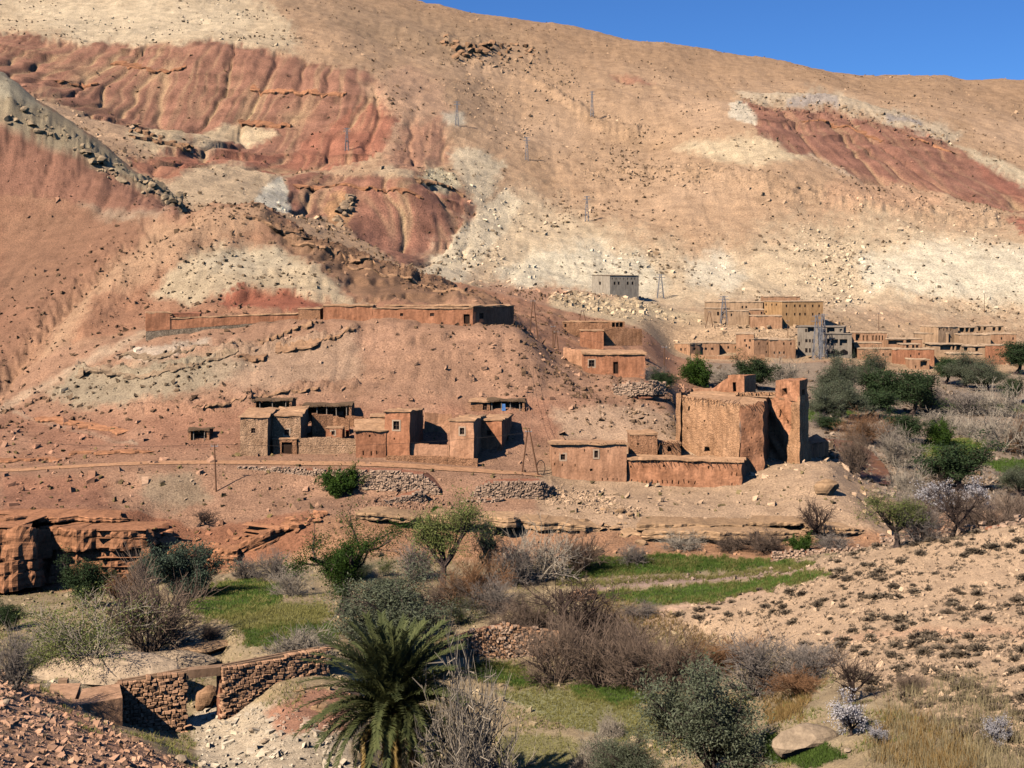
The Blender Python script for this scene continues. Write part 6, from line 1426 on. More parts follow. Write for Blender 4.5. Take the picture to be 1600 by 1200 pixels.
NEAR += [
 ('bare_brown', 832, 985, 930, 90, 'brown leafless thicket left of the wide dark leafless tree'),
 ('bare_grey', 772, 958, 905, 80, 'grey-brown thicket below the pale grey leafless tree'),
 ('bare_brown', 915, 1005, 935, 110, 'brown leafless thicket right of the wide dark leafless tree'),
 ('bare_brown', 978, 1035, 968, 90, 'brown leafless bush above the third shrub of the row'),
 ('bare_rust', 1085, 1068, 1005, 80, 'rusty thicket between the shrub row and the big olive'),
 ('bare_grey', 1265, 1062, 1008, 110, 'grey leafless bush left of the dark leafless tree above the almond'),
 ('bare_brown', 655, 985, 935, 70, 'brown leafless bush right of the large olive behind the palm'),
 ('green_twig', 720, 975, 935, 60, 'yellowish reed clump left of the stone terrace wall'),
 ('bare_grey', 1000, 965, 940, 60, 'low grey bush at the path below the second green terrace'),
 ('bare_rust', 1150, 1040, 1000, 90, 'russet grass clump behind the grey-lilac leafless shrub'),
 ('bare_brown', 1420, 1080, 1050, 50, 'small brown bush at the upper edge of the dry reeds'),
 ('bare_grey', 380, 905, 872, 50, 'grey twig bush at the foot of the shelf rocks'),
 ('olive', 560, 905, 872, 60, 'small grey-green bush left of the bright green bush'),
]
FARV = [
 ('dome', 1093, 603, 562, 44, 'bright green round tree behind the house on the spur'),
 ('evergreen', 1040, 608, 580, 40, 'dark bush at the corner of the rubble heap on the spur'),
 ('bare_grey', 1025, 600, 570, 40, 'grey bush right of the house on the spur'),
 ('evergreen', 1183, 608, 558, 62, 'dark green tree above the kasbah roof'),
 ('bare_pale', 1140, 600, 574, 60, 'grey leafless trees between round tree and dark tree'),
 ('bare_pale', 1225, 596, 558, 62, 'pale leafless tree right of the dark tree above the kasbah'),
 ('olive', 1303, 640, 556, 62, 'tall grey-green tree below the concrete building'),
 ('olive', 1356, 625, 548, 56, 'tall grey-green tree with pale trunk right of the concrete building'),
 ('olive', 1320, 655, 595, 82, 'broad olive tree right of the kasbah tower'),
 ('evergreen', 1390, 645, 575, 72, 'dark green tree in the valley left of the lean-to house'),
 ('evergreen', 1425, 650, 582, 70, 'deep green tree below the lean-to house'),
 ('olive', 1285, 660, 610, 60, 'olive bush directly behind the kasbah tower'),
 ('evergreen', 1360, 650, 612, 70, 'dark round tree at the edge of the shaded lawn'),
 ('olive', 1505, 605, 552, 70, 'olive tree in front of the porch houses'),
 ('evergreen', 1478, 600, 560, 50, 'dark tree left of the porch houses'),
 ('olive', 1545, 612, 565, 70, 'olive tree right of the porch houses'),
 ('evergreen', 1588, 585, 536, 66, 'dark tree hiding the last house at the right edge'),
 ('evergreen', 1578, 632, 590, 34, 'slim dark tree near the right edge of the valley'),
 ('bare_grey', 1505, 645, 612, 100, 'wide grey leafless thicket below the porch houses'),
 ('bare_pale', 1560, 650, 600, 90, 'pale leafless trees left of the slim dark tree'),
 ('bare_grey', 1450, 648, 605, 60, 'grey leafless bush beside the deep green tree'),
 ('bare_rust', 1350, 692, 646, 75, 'rusty tamarisk beside the river bend'),
 ('bare_brown', 1335, 760, 690, 50, 'tall brown tamarisk standing at the brown water'),
 ('evergreen', 1418, 690, 646, 62, 'dark bushy tree left of the bright green field'),
 ('bare_pale', 1403, 730, 672, 72, 'pale leafless tree left of the bright green field'),
 ('bare_pale', 1420, 768, 725, 62, 'pale leafless tree below the corner of the bright green field'),
 ('dome', 1472, 697, 660, 38, 'lone round green tree standing in the bright green field'),
 ('bare_pale', 1525, 684, 645, 85, 'pale leafless orchard trees behind the bright green field'),
 ('bare_pale', 1470, 668, 640, 70, 'grey leafless orchard trees above the lone round tree'),
 ('bare_pale', 1565, 705, 640, 90, 'tall pale leafless trees at the right of the orchard'),
 ('bare_rust', 1600, 710, 655, 60, 'russet leafless tree at the right edge of the orchard'),
 ('evergreen', 1492, 768, 694, 115, 'big dark olive tree below the bright green field'),
 ('olive', 1592, 775, 728, 56, 'olive tree at the right edge below the lower green strip'),
 ('almond', 1466, 800, 752, 64, 'large almond tree in pale blossom below the big olive'),
 ('almond', 1530, 795, 748, 50, 'smaller blossoming almond right of the large almond'),
 ('bare_pale', 1430, 792, 762, 50, 'grey leafless bush left of the large almond'),
 ('bare_brown', 1540, 840, 780, 110, 'brown leafless thicket behind the ridge with the stone wall'),
 ('bare_brown', 1590, 815, 770, 70, 'brown thicket at the right edge behind the ridge'),
 ('bare_brown', 1430, 822, 780, 70, 'brown leafless thicket behind the yellow-green tree'),
 ('evergreen', 1430, 722, 692, 26, 'small dark bush at the left tip of the bright green field'),
 ('bare_grey', 1285, 668, 645, 40, 'blossoming grey shrub on the river bank behind the tower'),
 ('evergreen', 1300, 672, 650, 40, 'dark shrub overhanging the river bank behind the tower'),
 ('bare_grey', 1390, 700, 660, 40, 'grey shrub on the sandy bank of the river bend'),
 ('evergreen', 1268, 500, 486, 14, 'small dark tree in front of the ochre two-storey house'),
]
for k, px, pb, pt, w, lab in NEAR: plant(k, px, pb, pt, w, lab, d=82) if pb == 1225 else plant(k, px, pb, pt, w, lab, d=107) if (px, pb) == (470, 1080) else plant(k, px, pb, pt, w, lab, 62 if pb > 960 else 95 if pb > 870 else 130, 190)
for k, px, pb, pt, w, lab in FARV: plant(k, px, pb, pt, w, lab, 150 if pb > 760 else 195 if pb > 690 else 215, 460)
# ------------------------------------------------------------------ date palm
def frond_mesh(seed, L=4.4, droop=1.0, dry=False):
    rr = np.random.default_rng(seed); n = 26; t = np.linspace(0, 1, n)
    z = L * (.10 * np.sin(t * 2.6) - .40 * droop * t ** 2.4); x = L * (t - .08 * droop * t ** 3)
    rach = np.stack([x, .12 * np.sin(t * 3 + seed) * t, z], -1)
    segs = [[*rach[i], *rach[i + 1], .045 * (1 - t[i]) + .008, .045 * (1 - t[i + 1]) + .008] for i in range(n - 1)]
    v0, f0 = tubes(np.array(segs), 4)
    tt = np.repeat(np.linspace(.10, .995, 84), 2); side = np.tile([-1, 1], 84)
    p = np.stack([np.interp(tt, t, rach[:, k]) for k in range(3)], -1)
    tang = np.stack([np.interp(tt, t, np.gradient(rach[:, k])) for k in range(3)], -1); tang /= np.linalg.norm(tang, axis=1, keepdims=True)
    lat = np.array([0, 1., 0])[None] * side[:, None]
    up = np.cross(tang, np.array([[0, 1., 0]])); up = -up * np.sign(up[:, 2:3] + 1e-6) * -1
    ll = .82 * np.sin(np.clip(tt * 1.15 + .15, 0, 1) * math.pi * .92) ** .6 + .1
    dv = tang * .75 + lat * .62 + up * rr.uniform(.05, .4, (len(tt), 1)) + rr.normal(0, .10, (len(tt), 3)); dv /= np.linalg.norm(dv, axis=1, keepdims=True)
    w = np.cross(dv, up); w /= np.linalg.norm(w, axis=1, keepdims=True); w *= .042
    tip = p + dv * ll[:, None] * rr.uniform(.8, 1.1, (len(tt), 1)); tip[:, 2] -= .10 * ll
    mid = p + dv * ll[:, None] * .5
    v1 = np.stack([p - w * .5, p + w * .5, mid + w, tip, mid - w], 1).reshape(-1, 3)
    i = np.arange(len(tt))[:, None] * 5
    f1 = np.concatenate([i + np.array([[0, 1, 2, 4]])]); f2 = i + np.array([[4, 2, 3]])
    me = mesh_np('frond', np.concatenate([v0, v1]), [np.concatenate([f0, f1 + len(v0)]), f2 + len(v0)], False)
    me.materials.append(L_DRY if dry else L_PALM)
    return me
PD = 86.0
pb_ = gpt(612, PD); ctop = zpy(1112, PD)
palm = empty('date_palm', pb_, 'date palm with a full crown of arching fronds at the bottom of the picture', 'palm tree')
hgt = ctop - pb_[2]
mb = MB(); rr_ = np.random.default_rng(3); nst = 16
ring = []
for k in range(nst):
    z0, z1 = hgt * k / nst, hgt * (k + 1) / nst
    mb.tube((0, 0, z0 - (.3 if k == 0 else 0)), (0, 0, z1), .30 if k % 2 else .34, .36 if k % 2 else .30, 10)
obj('trunk', mb.mesh('trunk', jitter=.03), W_TRUNK, palm)
bt = MB()
for k in range(150):
    a = k * 2.39996; z = hgt * (1 - .38 * (k / 150)); r = .33
    c, s = math.cos(a), math.sin(a); bt.tube((c * r * .8, s * r * .8, z - .15), (c * (r + .28), s * (r + .28), z + .2), .07, .035, 4)
obj('leaf_stubs', bt.mesh('leaf_stubs'), simple_mat('palm_stub', '6f5030', .3, 5), palm)
FR = [frond_mesh(s, 6.1, .25 + .17 * s) for s in range(6)]; FRD = [frond_mesh(20 + s, 4.6, 1.5, True) for s in range(2)]
nf = 135
for k in range(nf):
    q = k / nf; a = k * 2.39996 + rr_.normal(0, .12)
    el = math.radians(84 - 122 * q ** .9 + rr_.normal(0, 5))
    me = FR[min(5, int(q * 6 + rr_.uniform(-.6, .6)))] if q < .9 else FRD[k % 2]
    if not (0 <= int(q * 6) <= 5): me = FR[5]
    o = bpy.data.objects.new('frond', me); COL.objects.link(o); o.parent = palm
    sc = (.78 + .25 * math.sin(math.pi * min(1, q * 1.1 + .1))) * rr_.uniform(.9, 1.08)
    o.location = (.16 * math.cos(a), .16 * math.sin(a), hgt + .30 - .5 * q); o.rotation_euler = (rr_.normal(0, .25), -el, a); o.scale = (sc, sc, sc)
def date_bunch(off):
    mb = MB(); rr = np.random.default_rng(int(abs(off[0]) * 100)); o = np.array([0, 0, hgt - .1]); e = np.array([off[0], off[1], hgt + off[2]])
    mb.tube(o, e, .04, .03, 4)
    for k in range(60):
        dv = rr.normal(size=3); dv[2] = -abs(dv[2]) * 1.2; dv /= np.linalg.norm(dv); mb.tube(e, e + dv * rr.uniform(.2, .42), .022, .016, 3)
    obj('date_bunch', mb.mesh('date_bunch'), simple_mat('date_stalk', 'a8642a', .25, 6), palm)
date_bunch((-1.7, -.9, -.25)); date_bunch((1.05, -.8, .55)); date_bunch((.3, -1.3, -.2))
# ------------------------------------------------------------------ grass, reeds, cushion shrubs
def blades(name, pos, h, w, mat, lean=.35, per=3, label=None, seed=0, parent=None):
    rr = np.random.default_rng(seed); P_ = np.repeat(pos, per, 0); N = len(P_); hh = np.repeat(h, per) * rr.uniform(.55, 1.2, N)
    a = rr.random(N) * 6.283; b = P_ + np.stack([np.cos(a), np.sin(a), np.zeros(N)], -1) * (w * 2.2)[..., None] if np.ndim(w) else P_ + np.stack([np.cos(a), np.sin(a), np.zeros(N)], -1) * w * 2.2
    side = np.stack([-np.sin(a), np.cos(a), np.zeros(N)], -1) * w
    dv = np.stack([rr.normal(0, lean, N), rr.normal(0, lean, N), np.ones(N)], -1) * hh[:, None]
    b[:, 2] -= .04
    v = np.stack([b - side, b + side, b + dv], 1).reshape(-1, 3)
    me = mesh_np(name, v, [np.arange(N * 3).reshape(-1, 3)], False); o = obj(name, me, mat, parent); o['kind'] = 'stuff'
    if label: o['label'] = label
    return o
GL = ['dark green young barley in the upper left field', 'green grass in the lower left field terrace', 'yellowing grass between the two left fields', 'short grass on the rock slab behind the aqueduct',
      'bright green barley on the long terrace under the spur', 'green grass on the second long terrace', 'dark green clover patch below the stone terrace wall', 'dark green strip below the brown shrubs', 'pale dry meadow grass right of the palm',
      'thin grass at the bottom edge right of the palm', 'dark green grass patch beside the slab boulder', 'bright green field with the lone tree', 'lower green strip at the right edge', 'shaded lawn behind the kasbah tower', 'far green strip in the valley']
GMAT = [L_GRASS, L_GRASS, L_GRASSY, L_GRASSY, L_GRASS, L_GRASS, L_GRASS, L_GRASS, L_GRASSY, L_GRASSY, L_GRASS, L_GRASS, L_GRASS, L_GRASS, L_GRASS]
GN = [5200, 3200, 3800, 1600, 7000, 6000, 3000, 2600, 5200, 3000, 3000, 4000, 2500, 1500, 2000]
for i_, (pl_, a_, b_, col_) in enumerate(FIELDS):
    m_ = zone(pl_, a_, b_, 3, 6, 70 + i_); m_ = m_ * (m_ > .25)
    p_, c_ = pick(GN[i_], m_, -120, 1720, a_, b_)
    if len(p_) == 0: continue
    k = max(1, p_[:, 1].mean() / 110)
    blades('grass', p_, np.full(len(p_), .20 * min(k, 1.6)), .03 * k, GMAT[i_], .4, 3, GL[i_], i_)
for i_ in (0, 1, 4, 5, 6, 7, 11):
    pl_, a_, b_, col_ = FIELDS[i_]; m_ = zone(pl_, a_, b_, 4, 9, 70 + i_); m_ = m_ * (m_ > .05) * np.clip(fbm(X2 / 3, D2 / 3, 3, 180) * 1.4 + .05 + .8 * (m_ < .8), 0, 1)
    p_, c_ = pick(int(GN[i_] * .4), m_, -120, 1720, a_, b_); k = max(1, p_[:, 1].mean() / 110)
    blades('grass', p_, np.full(len(p_), .24 * min(k, 1.6)), .03 * k, L_GRASSY, .5, 3, 'straw-coloured tufts: ' + GL[i_], 200 + i_)
rd = zone([(1385, 1090), (1460, 1065), (1540, 1060), (1580, 1110), (1640, 1150), (1640, 1260), (1330, 1260), (1370, 1160)], 60, 110, 10, 10, 90)
p_, c_ = pick(3000, rd * (.15 + np.clip(fbm(X2 / 1.5, D2 / 1.5, 2, 170) + .2, 0, 1)), -120, 1720, 60, 110); blades('reeds', p_, np.full(len(p_), .95), .02, L_REED, .22, 2, 'tall dry straw-coloured reeds at the lower right', 91)
rd2 = zone([(1380, 1120), (1470, 1130), (1540, 1180), (1500, 1240), (1380, 1200), (1350, 1150)], 60, 105, 10, 10, 91)
p_, c_ = pick(800, rd2 * (.1 + np.clip(fbm(X2 / 1.2, D2 / 1.2, 2, 171) + .1, 0, 1)), -120, 1720, 60, 105); blades('reeds', p_, np.full(len(p_), .8), .025, L_RUST, .35, 3, 'rusty orange dry grass in the reed bed', 92)
rd3 = np.maximum(zone([(1190, 1095), (1260, 1085), (1250, 1130), (1200, 1130)], 70, 110, 8, 6, 92), line_zone([(930, 960), (1050, 985), (1110, 1020)], 40, 90, 140, 12, 8, 93))
p_, c_ = pick(1800, rd3, -120, 1720, 60, 140); blades('reeds', p_, np.full(len(p_), .55), .025, L_RUST, .4, 3, 'rusty dry grass along the thicket edge', 93)
ug = ((1 - rsl) * (1 - fgl) * Gw * (1 - bed_) * smooth(-.1, .3, fbm(X2 / 5, D2 / 5, 3, 141))).astype(np.float32)
p_, c_ = pick(11000, ug, -120, 1720, 80, 154); blades('undergrowth', p_, np.full(len(p_), .3), .03, L_GRASSY, .5, 3, 'dry undergrowth between the terraces', 94)
p_, c_ = pick(5000, ug, -120, 1720, 80, 154); blades('undergrowth', p_, np.full(len(p_), .28), .03, L_LIGHT, .5, 3, 'olive green weeds between the terraces', 95)
edge = line_zone([(868, 912), (960, 912), (1090, 904), (1250, 888)], 7, 124, 166, 3, 3, 62)
p_, c_ = pick(2200, edge, -120, 1720, 120, 166); blades('grass', p_, np.full(len(p_), .3), .035, L_GRASSY, .5, 3, 'straw-coloured grass bank between the two long terraces', 96)
# valley bottom thicket at the right, seen as one mass between the trees
vf = zone([(1260, 620), (1700, 600), (1700, 800), (1420, 810), (1330, 745)], 185, 380, 8, 8, 61) * Gw
p_, c_ = pick(2600, vf, -120, 1720, 185, 384); blades('undergrowth', p_, np.full(len(p_), .55), .06, W_GREY, .7, 4, 'grey leafless brushwood filling the valley floor', 97)

def cushion(seed, n=150):
    rr = np.random.default_rng(seed); d_ = rr.normal(size=(n, 3)); d_[:, 2] = np.abs(d_[:, 2]) * .8; d_ /= np.linalg.norm(d_, axis=1, keepdims=True)
    L = rr.uniform(.55, 1.05, n); tip = d_ * L[:, None] * np.array([1, 1, .8]); side = np.cross(d_, rr.normal(size=(n, 3))); side /= np.linalg.norm(side, axis=1, keepdims=True)
    b = d_ * .15; v = np.stack([b + side * .03, tip + side * .09, tip * 1.08, tip - side * .09], 1).reshape(-1, 3)
    return mesh_np('cushion_shrub', v, [np.arange(n * 4).reshape(-1, 4)], False)
CU = [cushion(s) for s in range(5)]
for me in CU: me.materials.append(L_CUSH)
cw_ = rsl * Gw * np.clip(.25 + fbm(X2 / 5, D2 / 5, 2, 151), 0.03, 1) * (1 - .85 * line_zone([(1300, 1000), (1420, 985), (1560, 985), (1640, 1000)], 11, 60, 152, 5, 5, 55))
p_, c_ = pick(300, cw_, 1040, 1620, 66, 140)
def cush_label(px, py):
    if py < 900: return 'low dry cushion shrub below the stone wall on the right ridge'
    if py < 985: return 'low dry cushion shrub on the upper half of the right slope'
    if px < 1400: return 'low dry cushion shrub near the leafless thicket on the right slope'
    return 'low dry cushion shrub on the lower right slope above the reeds'
for i_, q in enumerate(p_):
    o = bpy.data.objects.new('cushion_shrub', CU[i_ % 5]); COL.objects.link(o); s_ = random.uniform(.26, .7)
    o.location = q; o.scale = (s_ * random.uniform(.9, 1.4), s_, s_ * random.uniform(.7, 1)); o.rotation_euler = (0, 0, random.uniform(0, 6.28))
    px_, py_ = CX + q[0] / q[1] * F, YH - (q[2] - CAMZ) * F / q[1]
    lab = cush_label(px_, py_); tag(o, lab, 'shrub', 'cushion shrubs: ' + lab)
def cushions_mass(name, p, s0, s1, mat, label, seed):
    rr = np.random.default_rng(seed); tmpl = np.array([v.co[:] for v in cushion(77, 24).vertices]); N = len(p); k = len(tmpl)
    s = rr.uniform(s0, s1, N); a = rr.random(N) * 6.283; ca, sa = np.cos(a)[:, None], np.sin(a)[:, None]
    v = np.stack([tmpl[None, :, 0] * ca - tmpl[None, :, 1] * sa, tmpl[None, :, 0] * sa + tmpl[None, :, 1] * ca, np.repeat(tmpl[None, :, 2], N, 0)], -1) * s[:, None, None] * rr.uniform(.8, 1.25, (N, 1, 3)) + p[:, None]
    me = mesh_np(name, v.reshape(-1, 3), [np.arange(N * k).reshape(-1, 4)], False); o = obj(name, me, mat); o['kind'] = 'stuff'; o['label'] = label
p_, c_ = pick(2600, cw_ + .1 * rsl, 1000, 1720, 60, 150); cushions_mass('scrub', p_, .1, .32, L_CUSH, 'smaller dry cushion plants over the right slope', 5)
p_, c_ = pick(350, fgl, -120, 420, 55, 104); cushions_mass('scrub', p_, .1, .3, L_CUSH, 'small dry plants on the near stony slope', 6)

# ------------------------------------------------------------------ dry stone walls: each stone of the near ones a part
def stone_mesh(seed):
    rr = np.random.default_rng(seed); bm = bmesh.new(); bmesh.ops.create_cube(bm, size=1.0)
    for v in bm.verts: v.co += Vector(rr.normal(0, .075, 3))
    bmesh.ops.bevel(bm, geom=list(bm.edges), offset=.12, segments=1, affect='EDGES')
    me = bpy.data.meshes.new('stone'); bm.to_mesh(me); bm.free(); me.materials.append(R_STONE)
    return me
STN = [stone_mesh(s) for s in range(8)]
def joined_stones(name, plc, mat, o0, parent, seed=0):
    rr = np.random.default_rng(seed); k = 8; cube = np.array([[x, y, z] for z in (-.5, .5) for x, y in ((-.5, -.5), (.5, -.5), (.5, .5), (-.5, .5))])
    fc = np.array([[3, 2, 1, 0], [4, 5, 6, 7], [0, 1, 5, 4], [1, 2, 6, 5], [2, 3, 7, 6], [3, 0, 4, 7]]); V = []
    for (c, sx, sy, sz, rz, tl) in plc:
        v = cube * [sx, sy, sz] + rr.normal(0, .11, (8, 3)) * [sx, sy, sz]; co, si = math.cos(rz), math.sin(rz)
        V.append(np.stack([v[:, 0] * co - v[:, 1] * si, v[:, 0] * si + v[:, 1] * co, v[:, 2] + v[:, 0] * tl], -1) + c - o0)
    f = (fc[None] + (np.arange(len(V)) * 8)[:, None, None]).reshape(-1, 4)
    o = obj(name, mesh_np(name, np.concatenate(V), [f], False), mat, parent); o['kind'] = 'stuff'; return o
R_STONEW = rock_mat('field_stone', 'ae8c70', .15, 2, .2, .4, 4.0)
def stone_wall(name, label, pts, thick, sx, sz, single=0, mat=None, core=A_BRN, seed=0, ragged=.3, fill=1.0, cap=True):
    """pts: (px, d, py_top, py_base)"""
    rr = np.random.default_rng(seed + 300); m = pts[len(pts) // 2]; B = Building(name, label, 'wall', m[0], m[1], zpy(m[3], m[1])); mat = mat or R_STONEW
    fr = np.array([pd(p[0], p[1]) for p in pts]); cum = np.concatenate([[0], np.cumsum(np.linalg.norm(np.diff(fr, axis=0), axis=1))])
    top = np.array([zpy(p[2], p[1]) for p in pts]); bot = np.array([zpy(p[3], p[1]) for p in pts]) - .25
    at = lambda s: np.array([np.interp(s, cum, fr[:, 0]), np.interp(s, cum, fr[:, 1])])
    place = []; zlo, zhi = bot.min(), top.max(); z = zlo
    while z < zhi:
        h = sz * rr.uniform(.75, 1.25); s = -rr.random() * sx
        while s < cum[-1]:
            L = sx * rr.uniform(.6, 1.5); sc = s + L / 2
            if 0 <= sc <= cum[-1]:
                t, b = np.interp(sc, cum, top) + ragged * sz * rr.normal(), np.interp(sc, cum, bot)
                if b < z + h / 2 < t and rr.random() < fill:
                    p = at(sc); e = at(min(sc + .3, cum[-1])) - at(max(sc - .3, 0)); rz = math.atan2(e[1], e[0]); nr = np.array([math.sin(rz), -math.cos(rz)])
                    q = p + nr * rr.uniform(-.05, .07); place.append((np.array([q[0], q[1], z + h / 2]) - np.array([*nr, 0]) * .15, L * .95, min(thick * .75, .6) * rr.uniform(.8, 1.1), h * .94, rz + rr.normal(0, .06), rr.normal(0, .06)))
            s += L
        z += h
    cr = MB()
    for i in range(len(pts) - 1):
        a, b = fr[i], fr[i + 1]; e = (b - a) / np.linalg.norm(b - a); nr = np.array([-e[1], e[0]])
        cr.prism([a + nr * .16, b + nr * .16, b + nr * thick, a + nr * thick], [bot[i] - .5, bot[i + 1] - .5] * 1 + [bot[i + 1] - .5, bot[i] - .5], [top[i] - sz * .6, top[i + 1] - sz * .6, top[i + 1] - sz * .6, top[i] - sz * .6])
    B.part('wall_core', cr, core)
    idx = rr.permutation(len(place)); one = idx[:single]; rest = idx[single:]
    for k in one:
        c, a, b, h, rz, tl = place[k]; o = bpy.data.objects.new('stone', STN[k % 8]); COL.objects.link(o); o.parent = B.root
        o.location = c - B.o; o.scale = (a, b, h); o.rotation_euler = (rr.normal(0, .05), tl, rz + (math.pi if k % 3 == 0 else 0))
    if len(rest): joined_stones('stones', [place[k] for k in rest], mat, B.o, B.root, seed)
    return B
# aqueduct over the stream
Bq = stone_wall('aqueduct', 'rubble stone aqueduct with a gap bridged by a concrete channel, lower left', [(186, 98.2, 1068, 1120), (230, 98.8, 1060, 1138), (292, 99.8, 1048, 1150)], .9, .36, .24, 290, core=A_BRN, seed=1)
def arm(B, pts, thick, sx, sz, seed):
    rr = np.random.default_rng(seed); fr = np.array([pd(p[0], p[1]) for p in pts]); cum = np.concatenate([[0], np.cumsum(np.linalg.norm(np.diff(fr, axis=0), axis=1))])
    top = np.array([zpy(p[2], p[1]) for p in pts]); bot = np.array([zpy(p[3], p[1]) for p in pts]) - .25; cr = MB(); n = 0
    for i in range(len(pts) - 1):
        a, b = fr[i], fr[i + 1]; e = (b - a) / np.linalg.norm(b - a); nr = np.array([-e[1], e[0]])
        cr.prism([a + nr * .16, b + nr * .16, b + nr * thick, a + nr * thick], [bot[i] - .6, bot[i + 1] - .6, bot[i + 1] - .6, bot[i] - .6], [top[i] - .1, top[i + 1] - .1, top[i + 1] - .1, top[i] - .1])
    B.part('wall_core', cr, A_BRN); z = bot.min(); pl = []
    while z < top.max():
        h = sz * rr.uniform(.75, 1.25); s = -rr.random() * sx
        while s < cum[-1]:
            L = sx * rr.uniform(.6, 1.5); sc = s + L / 2
            if 0 <= sc <= cum[-1] and np.interp(sc, cum, bot) < z + h / 2 < np.interp(sc, cum, top) - .05:
                p = np.array([np.interp(sc, cum, fr[:, 0]), np.interp(sc, cum, fr[:, 1])]); e = fr[-1] - fr[0]; rz = math.atan2(e[1], e[0]); pl.append((np.array([p[0] + .02, p[1] + .1 - rr.uniform(0, .09), z + h / 2]), L * .95, .55, h * .94, rz))
            s += L
        z += h
    for k, (c, a, b, h, rz) in enumerate(pl):
        o = bpy.data.objects.new('stone', STN[k % 8]); COL.objects.link(o); o.parent = B.root; o.location = c - B.o; o.scale = (a, b, h); o.rotation_euler = (rr.normal(0, .05), rr.normal(0, .05), rz + (math.pi if k % 3 == 0 else 0))
arm(Bq, [(345, 100.8, 1044, 1118), (400, 102.2, 1033, 1112), (452, 103.6, 1022, 1090), (512, 105.4, 1012, 1066)], .9, .36, .24, 5)
mb = MB(); chan = [(180, 98.3, 1068), (292, 99.9, 1048), (345, 100.9, 1043), (452, 103.7, 1022), (530, 106, 1010)]
for (x0, d0, y0), (x1, d1, y1) in zip(chan[:-1], chan[1:]):
    a, b = pd(x0, d0), pd(x1, d1); bridge = x0 == 292
    for off, w_, hh in ((-.08, .22, .14), (.55, .22, .14)) if not bridge else ((-.1, .9, .55),):
        mb.prism([a + [0, off], b + [0, off], b + [0, off + w_], a + [0, off + w_]], [zpy(y0, d0) - hh, zpy(y1, d1) - hh, zpy(y1, d1) - hh, zpy(y0, d0) - hh], [zpy(y0, d0) + .05, zpy(y1, d1) + .05, zpy(y1, d1) + .05, zpy(y0, d0) + .05])
Bq.part('channel', mb, adobe_mat('old_concrete', '957458', 0, 2, .15, .4), jitter=.03)
# settling tank at the near end
Bt = Building('water_tank', 'flat-topped mud-plastered water tank with two small blocks at the end of the aqueduct', 'tank', 120, 95, zpy(1120, 95))
T_M = adobe_mat('mud_plaster', 'b08564', 0, 1.5, .18, .6)
tz_ = zpy(1097, 94)
mb = MB(); mb.prism([pd(119, 93.2), pd(191, 94.6), pd(187, 98.0), pd(128, 97.0)], tz_ - 3.2, [tz_, tz_ + .12, tz_ + .1, tz_]); Bt.part('basin', mb, T_M, jitter=.05)
mb = MB(); mb.prism([pd(68, 93.4), pd(116, 94.4), pd(126, 98.5), pd(80, 98.6)], tz_ - 2.6, [tz_ - .1, tz_ - .05, tz_ - .04, tz_ - .1]); Bt.part('platform', mb, T_M, jitter=.05)
mb = MB(); mb.prism([pd(112, 92.0), pd(124, 92.1), pd(126, 94.6), pd(114, 94.6)], tz_ - 3.0, tz_ + .02); Bt.part('pier', mb, T_M, jitter=.03)
p_ = P(50, 1085, 95.5); mb = MB(); mb.box((p_[0], p_[1], p_[2] + .1), (1.0, .8, 1.0), .25); Bt.part('inlet_block', mb, T_M, jitter=.03)
p_ = P(99, 1069, 98.8); mb = MB(); mb.box((p_[0], p_[1], p_[2]), (.62, .6, .75), .1); Bt.part('sluice_block', mb, adobe_mat('old_concrete', '957458'), jitter=.02)
# terrace and field walls
stone_wall('terrace_wall', 'tall tan dry-stone terrace wall right of the palm and olive', [(696, 122.2, 1000, 1036), (740, 122.6, 985, 1038), (790, 123, 975, 1040), (840, 123.4, 983, 1042), (895, 123.8, 990, 1044)], .9, .30, .22, 300, core=A_BRN, seed=2)
stone_wall('field_wall', 'low pale dry-stone field wall below the spur ledges', [(1205, 150, 862, 874), (1260, 149, 861, 873), (1330, 147, 858, 870), (1392, 145, 852, 866)], .7, .26, .19, 0, seed=3, ragged=.8)
stone_wall('ridge_wall', 'tumbled pale stone wall along the crest of the right slope', [(1370, 141, 846, 862), (1420, 137.5, 843, 860), (1480, 133.5, 832, 852), (1540, 130, 822, 842), (1600, 127.6, 812, 832), (1680, 124, 798, 816)], .9, .3, .22, 0, seed=4, ragged=1.4, fill=.85)
stone_wall('terrace_wall', 'low broken stone kerb at the left end of the second green terrace', [(888, 136.5, 926, 944), (915, 136, 922, 944), (932, 136.5, 924, 942)], .6, .26, .2, 60, seed=5, ragged=.9)
stone_wall('terrace_wall', 'little tan stone bank behind the gnarled tree', [(470, 133, 942, 956), (505, 131, 950, 966), (545, 129, 952, 972)], .8, .28, .2, 60, seed=6, ragged=1.0)
stone_wall('retaining_wall', 'grey and tan dry-stone retaining wall under the track right of the dark bush', [(500, 176.4, 734, 748), (560, 174.2, 735, 764), (620, 173.6, 737, 770), (660, 173.6, 742, 772), (688, 173.4, 764, 776)], 3.6, .3, .22, 0, seed=7, core=A_BRN)
stone_wall('retaining_wall', 'pale dry-stone retaining wall below the two-legged pole', [(735, 173.2, 770, 784), (756, 173, 754, 784), (790, 172.6, 752, 786), (845, 172.8, 752, 786), (868, 174.5, 762, 782)], 3.2, .3, .22, 0, seed=8, core=A_BRN)
stone_wall('rubble_wall', 'slanting pale rubble wall on the slope between the two retaining walls', [(592, 168.8, 788, 808), (630, 169.4, 776, 800), (665, 170.4, 766, 786)], 2.2, .3, .2, 0, seed=21, core=A_BRN, ragged=.9)
stone_wall('retaining_wall', 'long low stone edging of the track left of the dark bush', [(372, 177.8, 730, 740), (430, 177.2, 731, 744), (500, 176.6, 733, 748)], 1.6, .28, .2, 0, seed=9, core=A_BRN, ragged=.8)
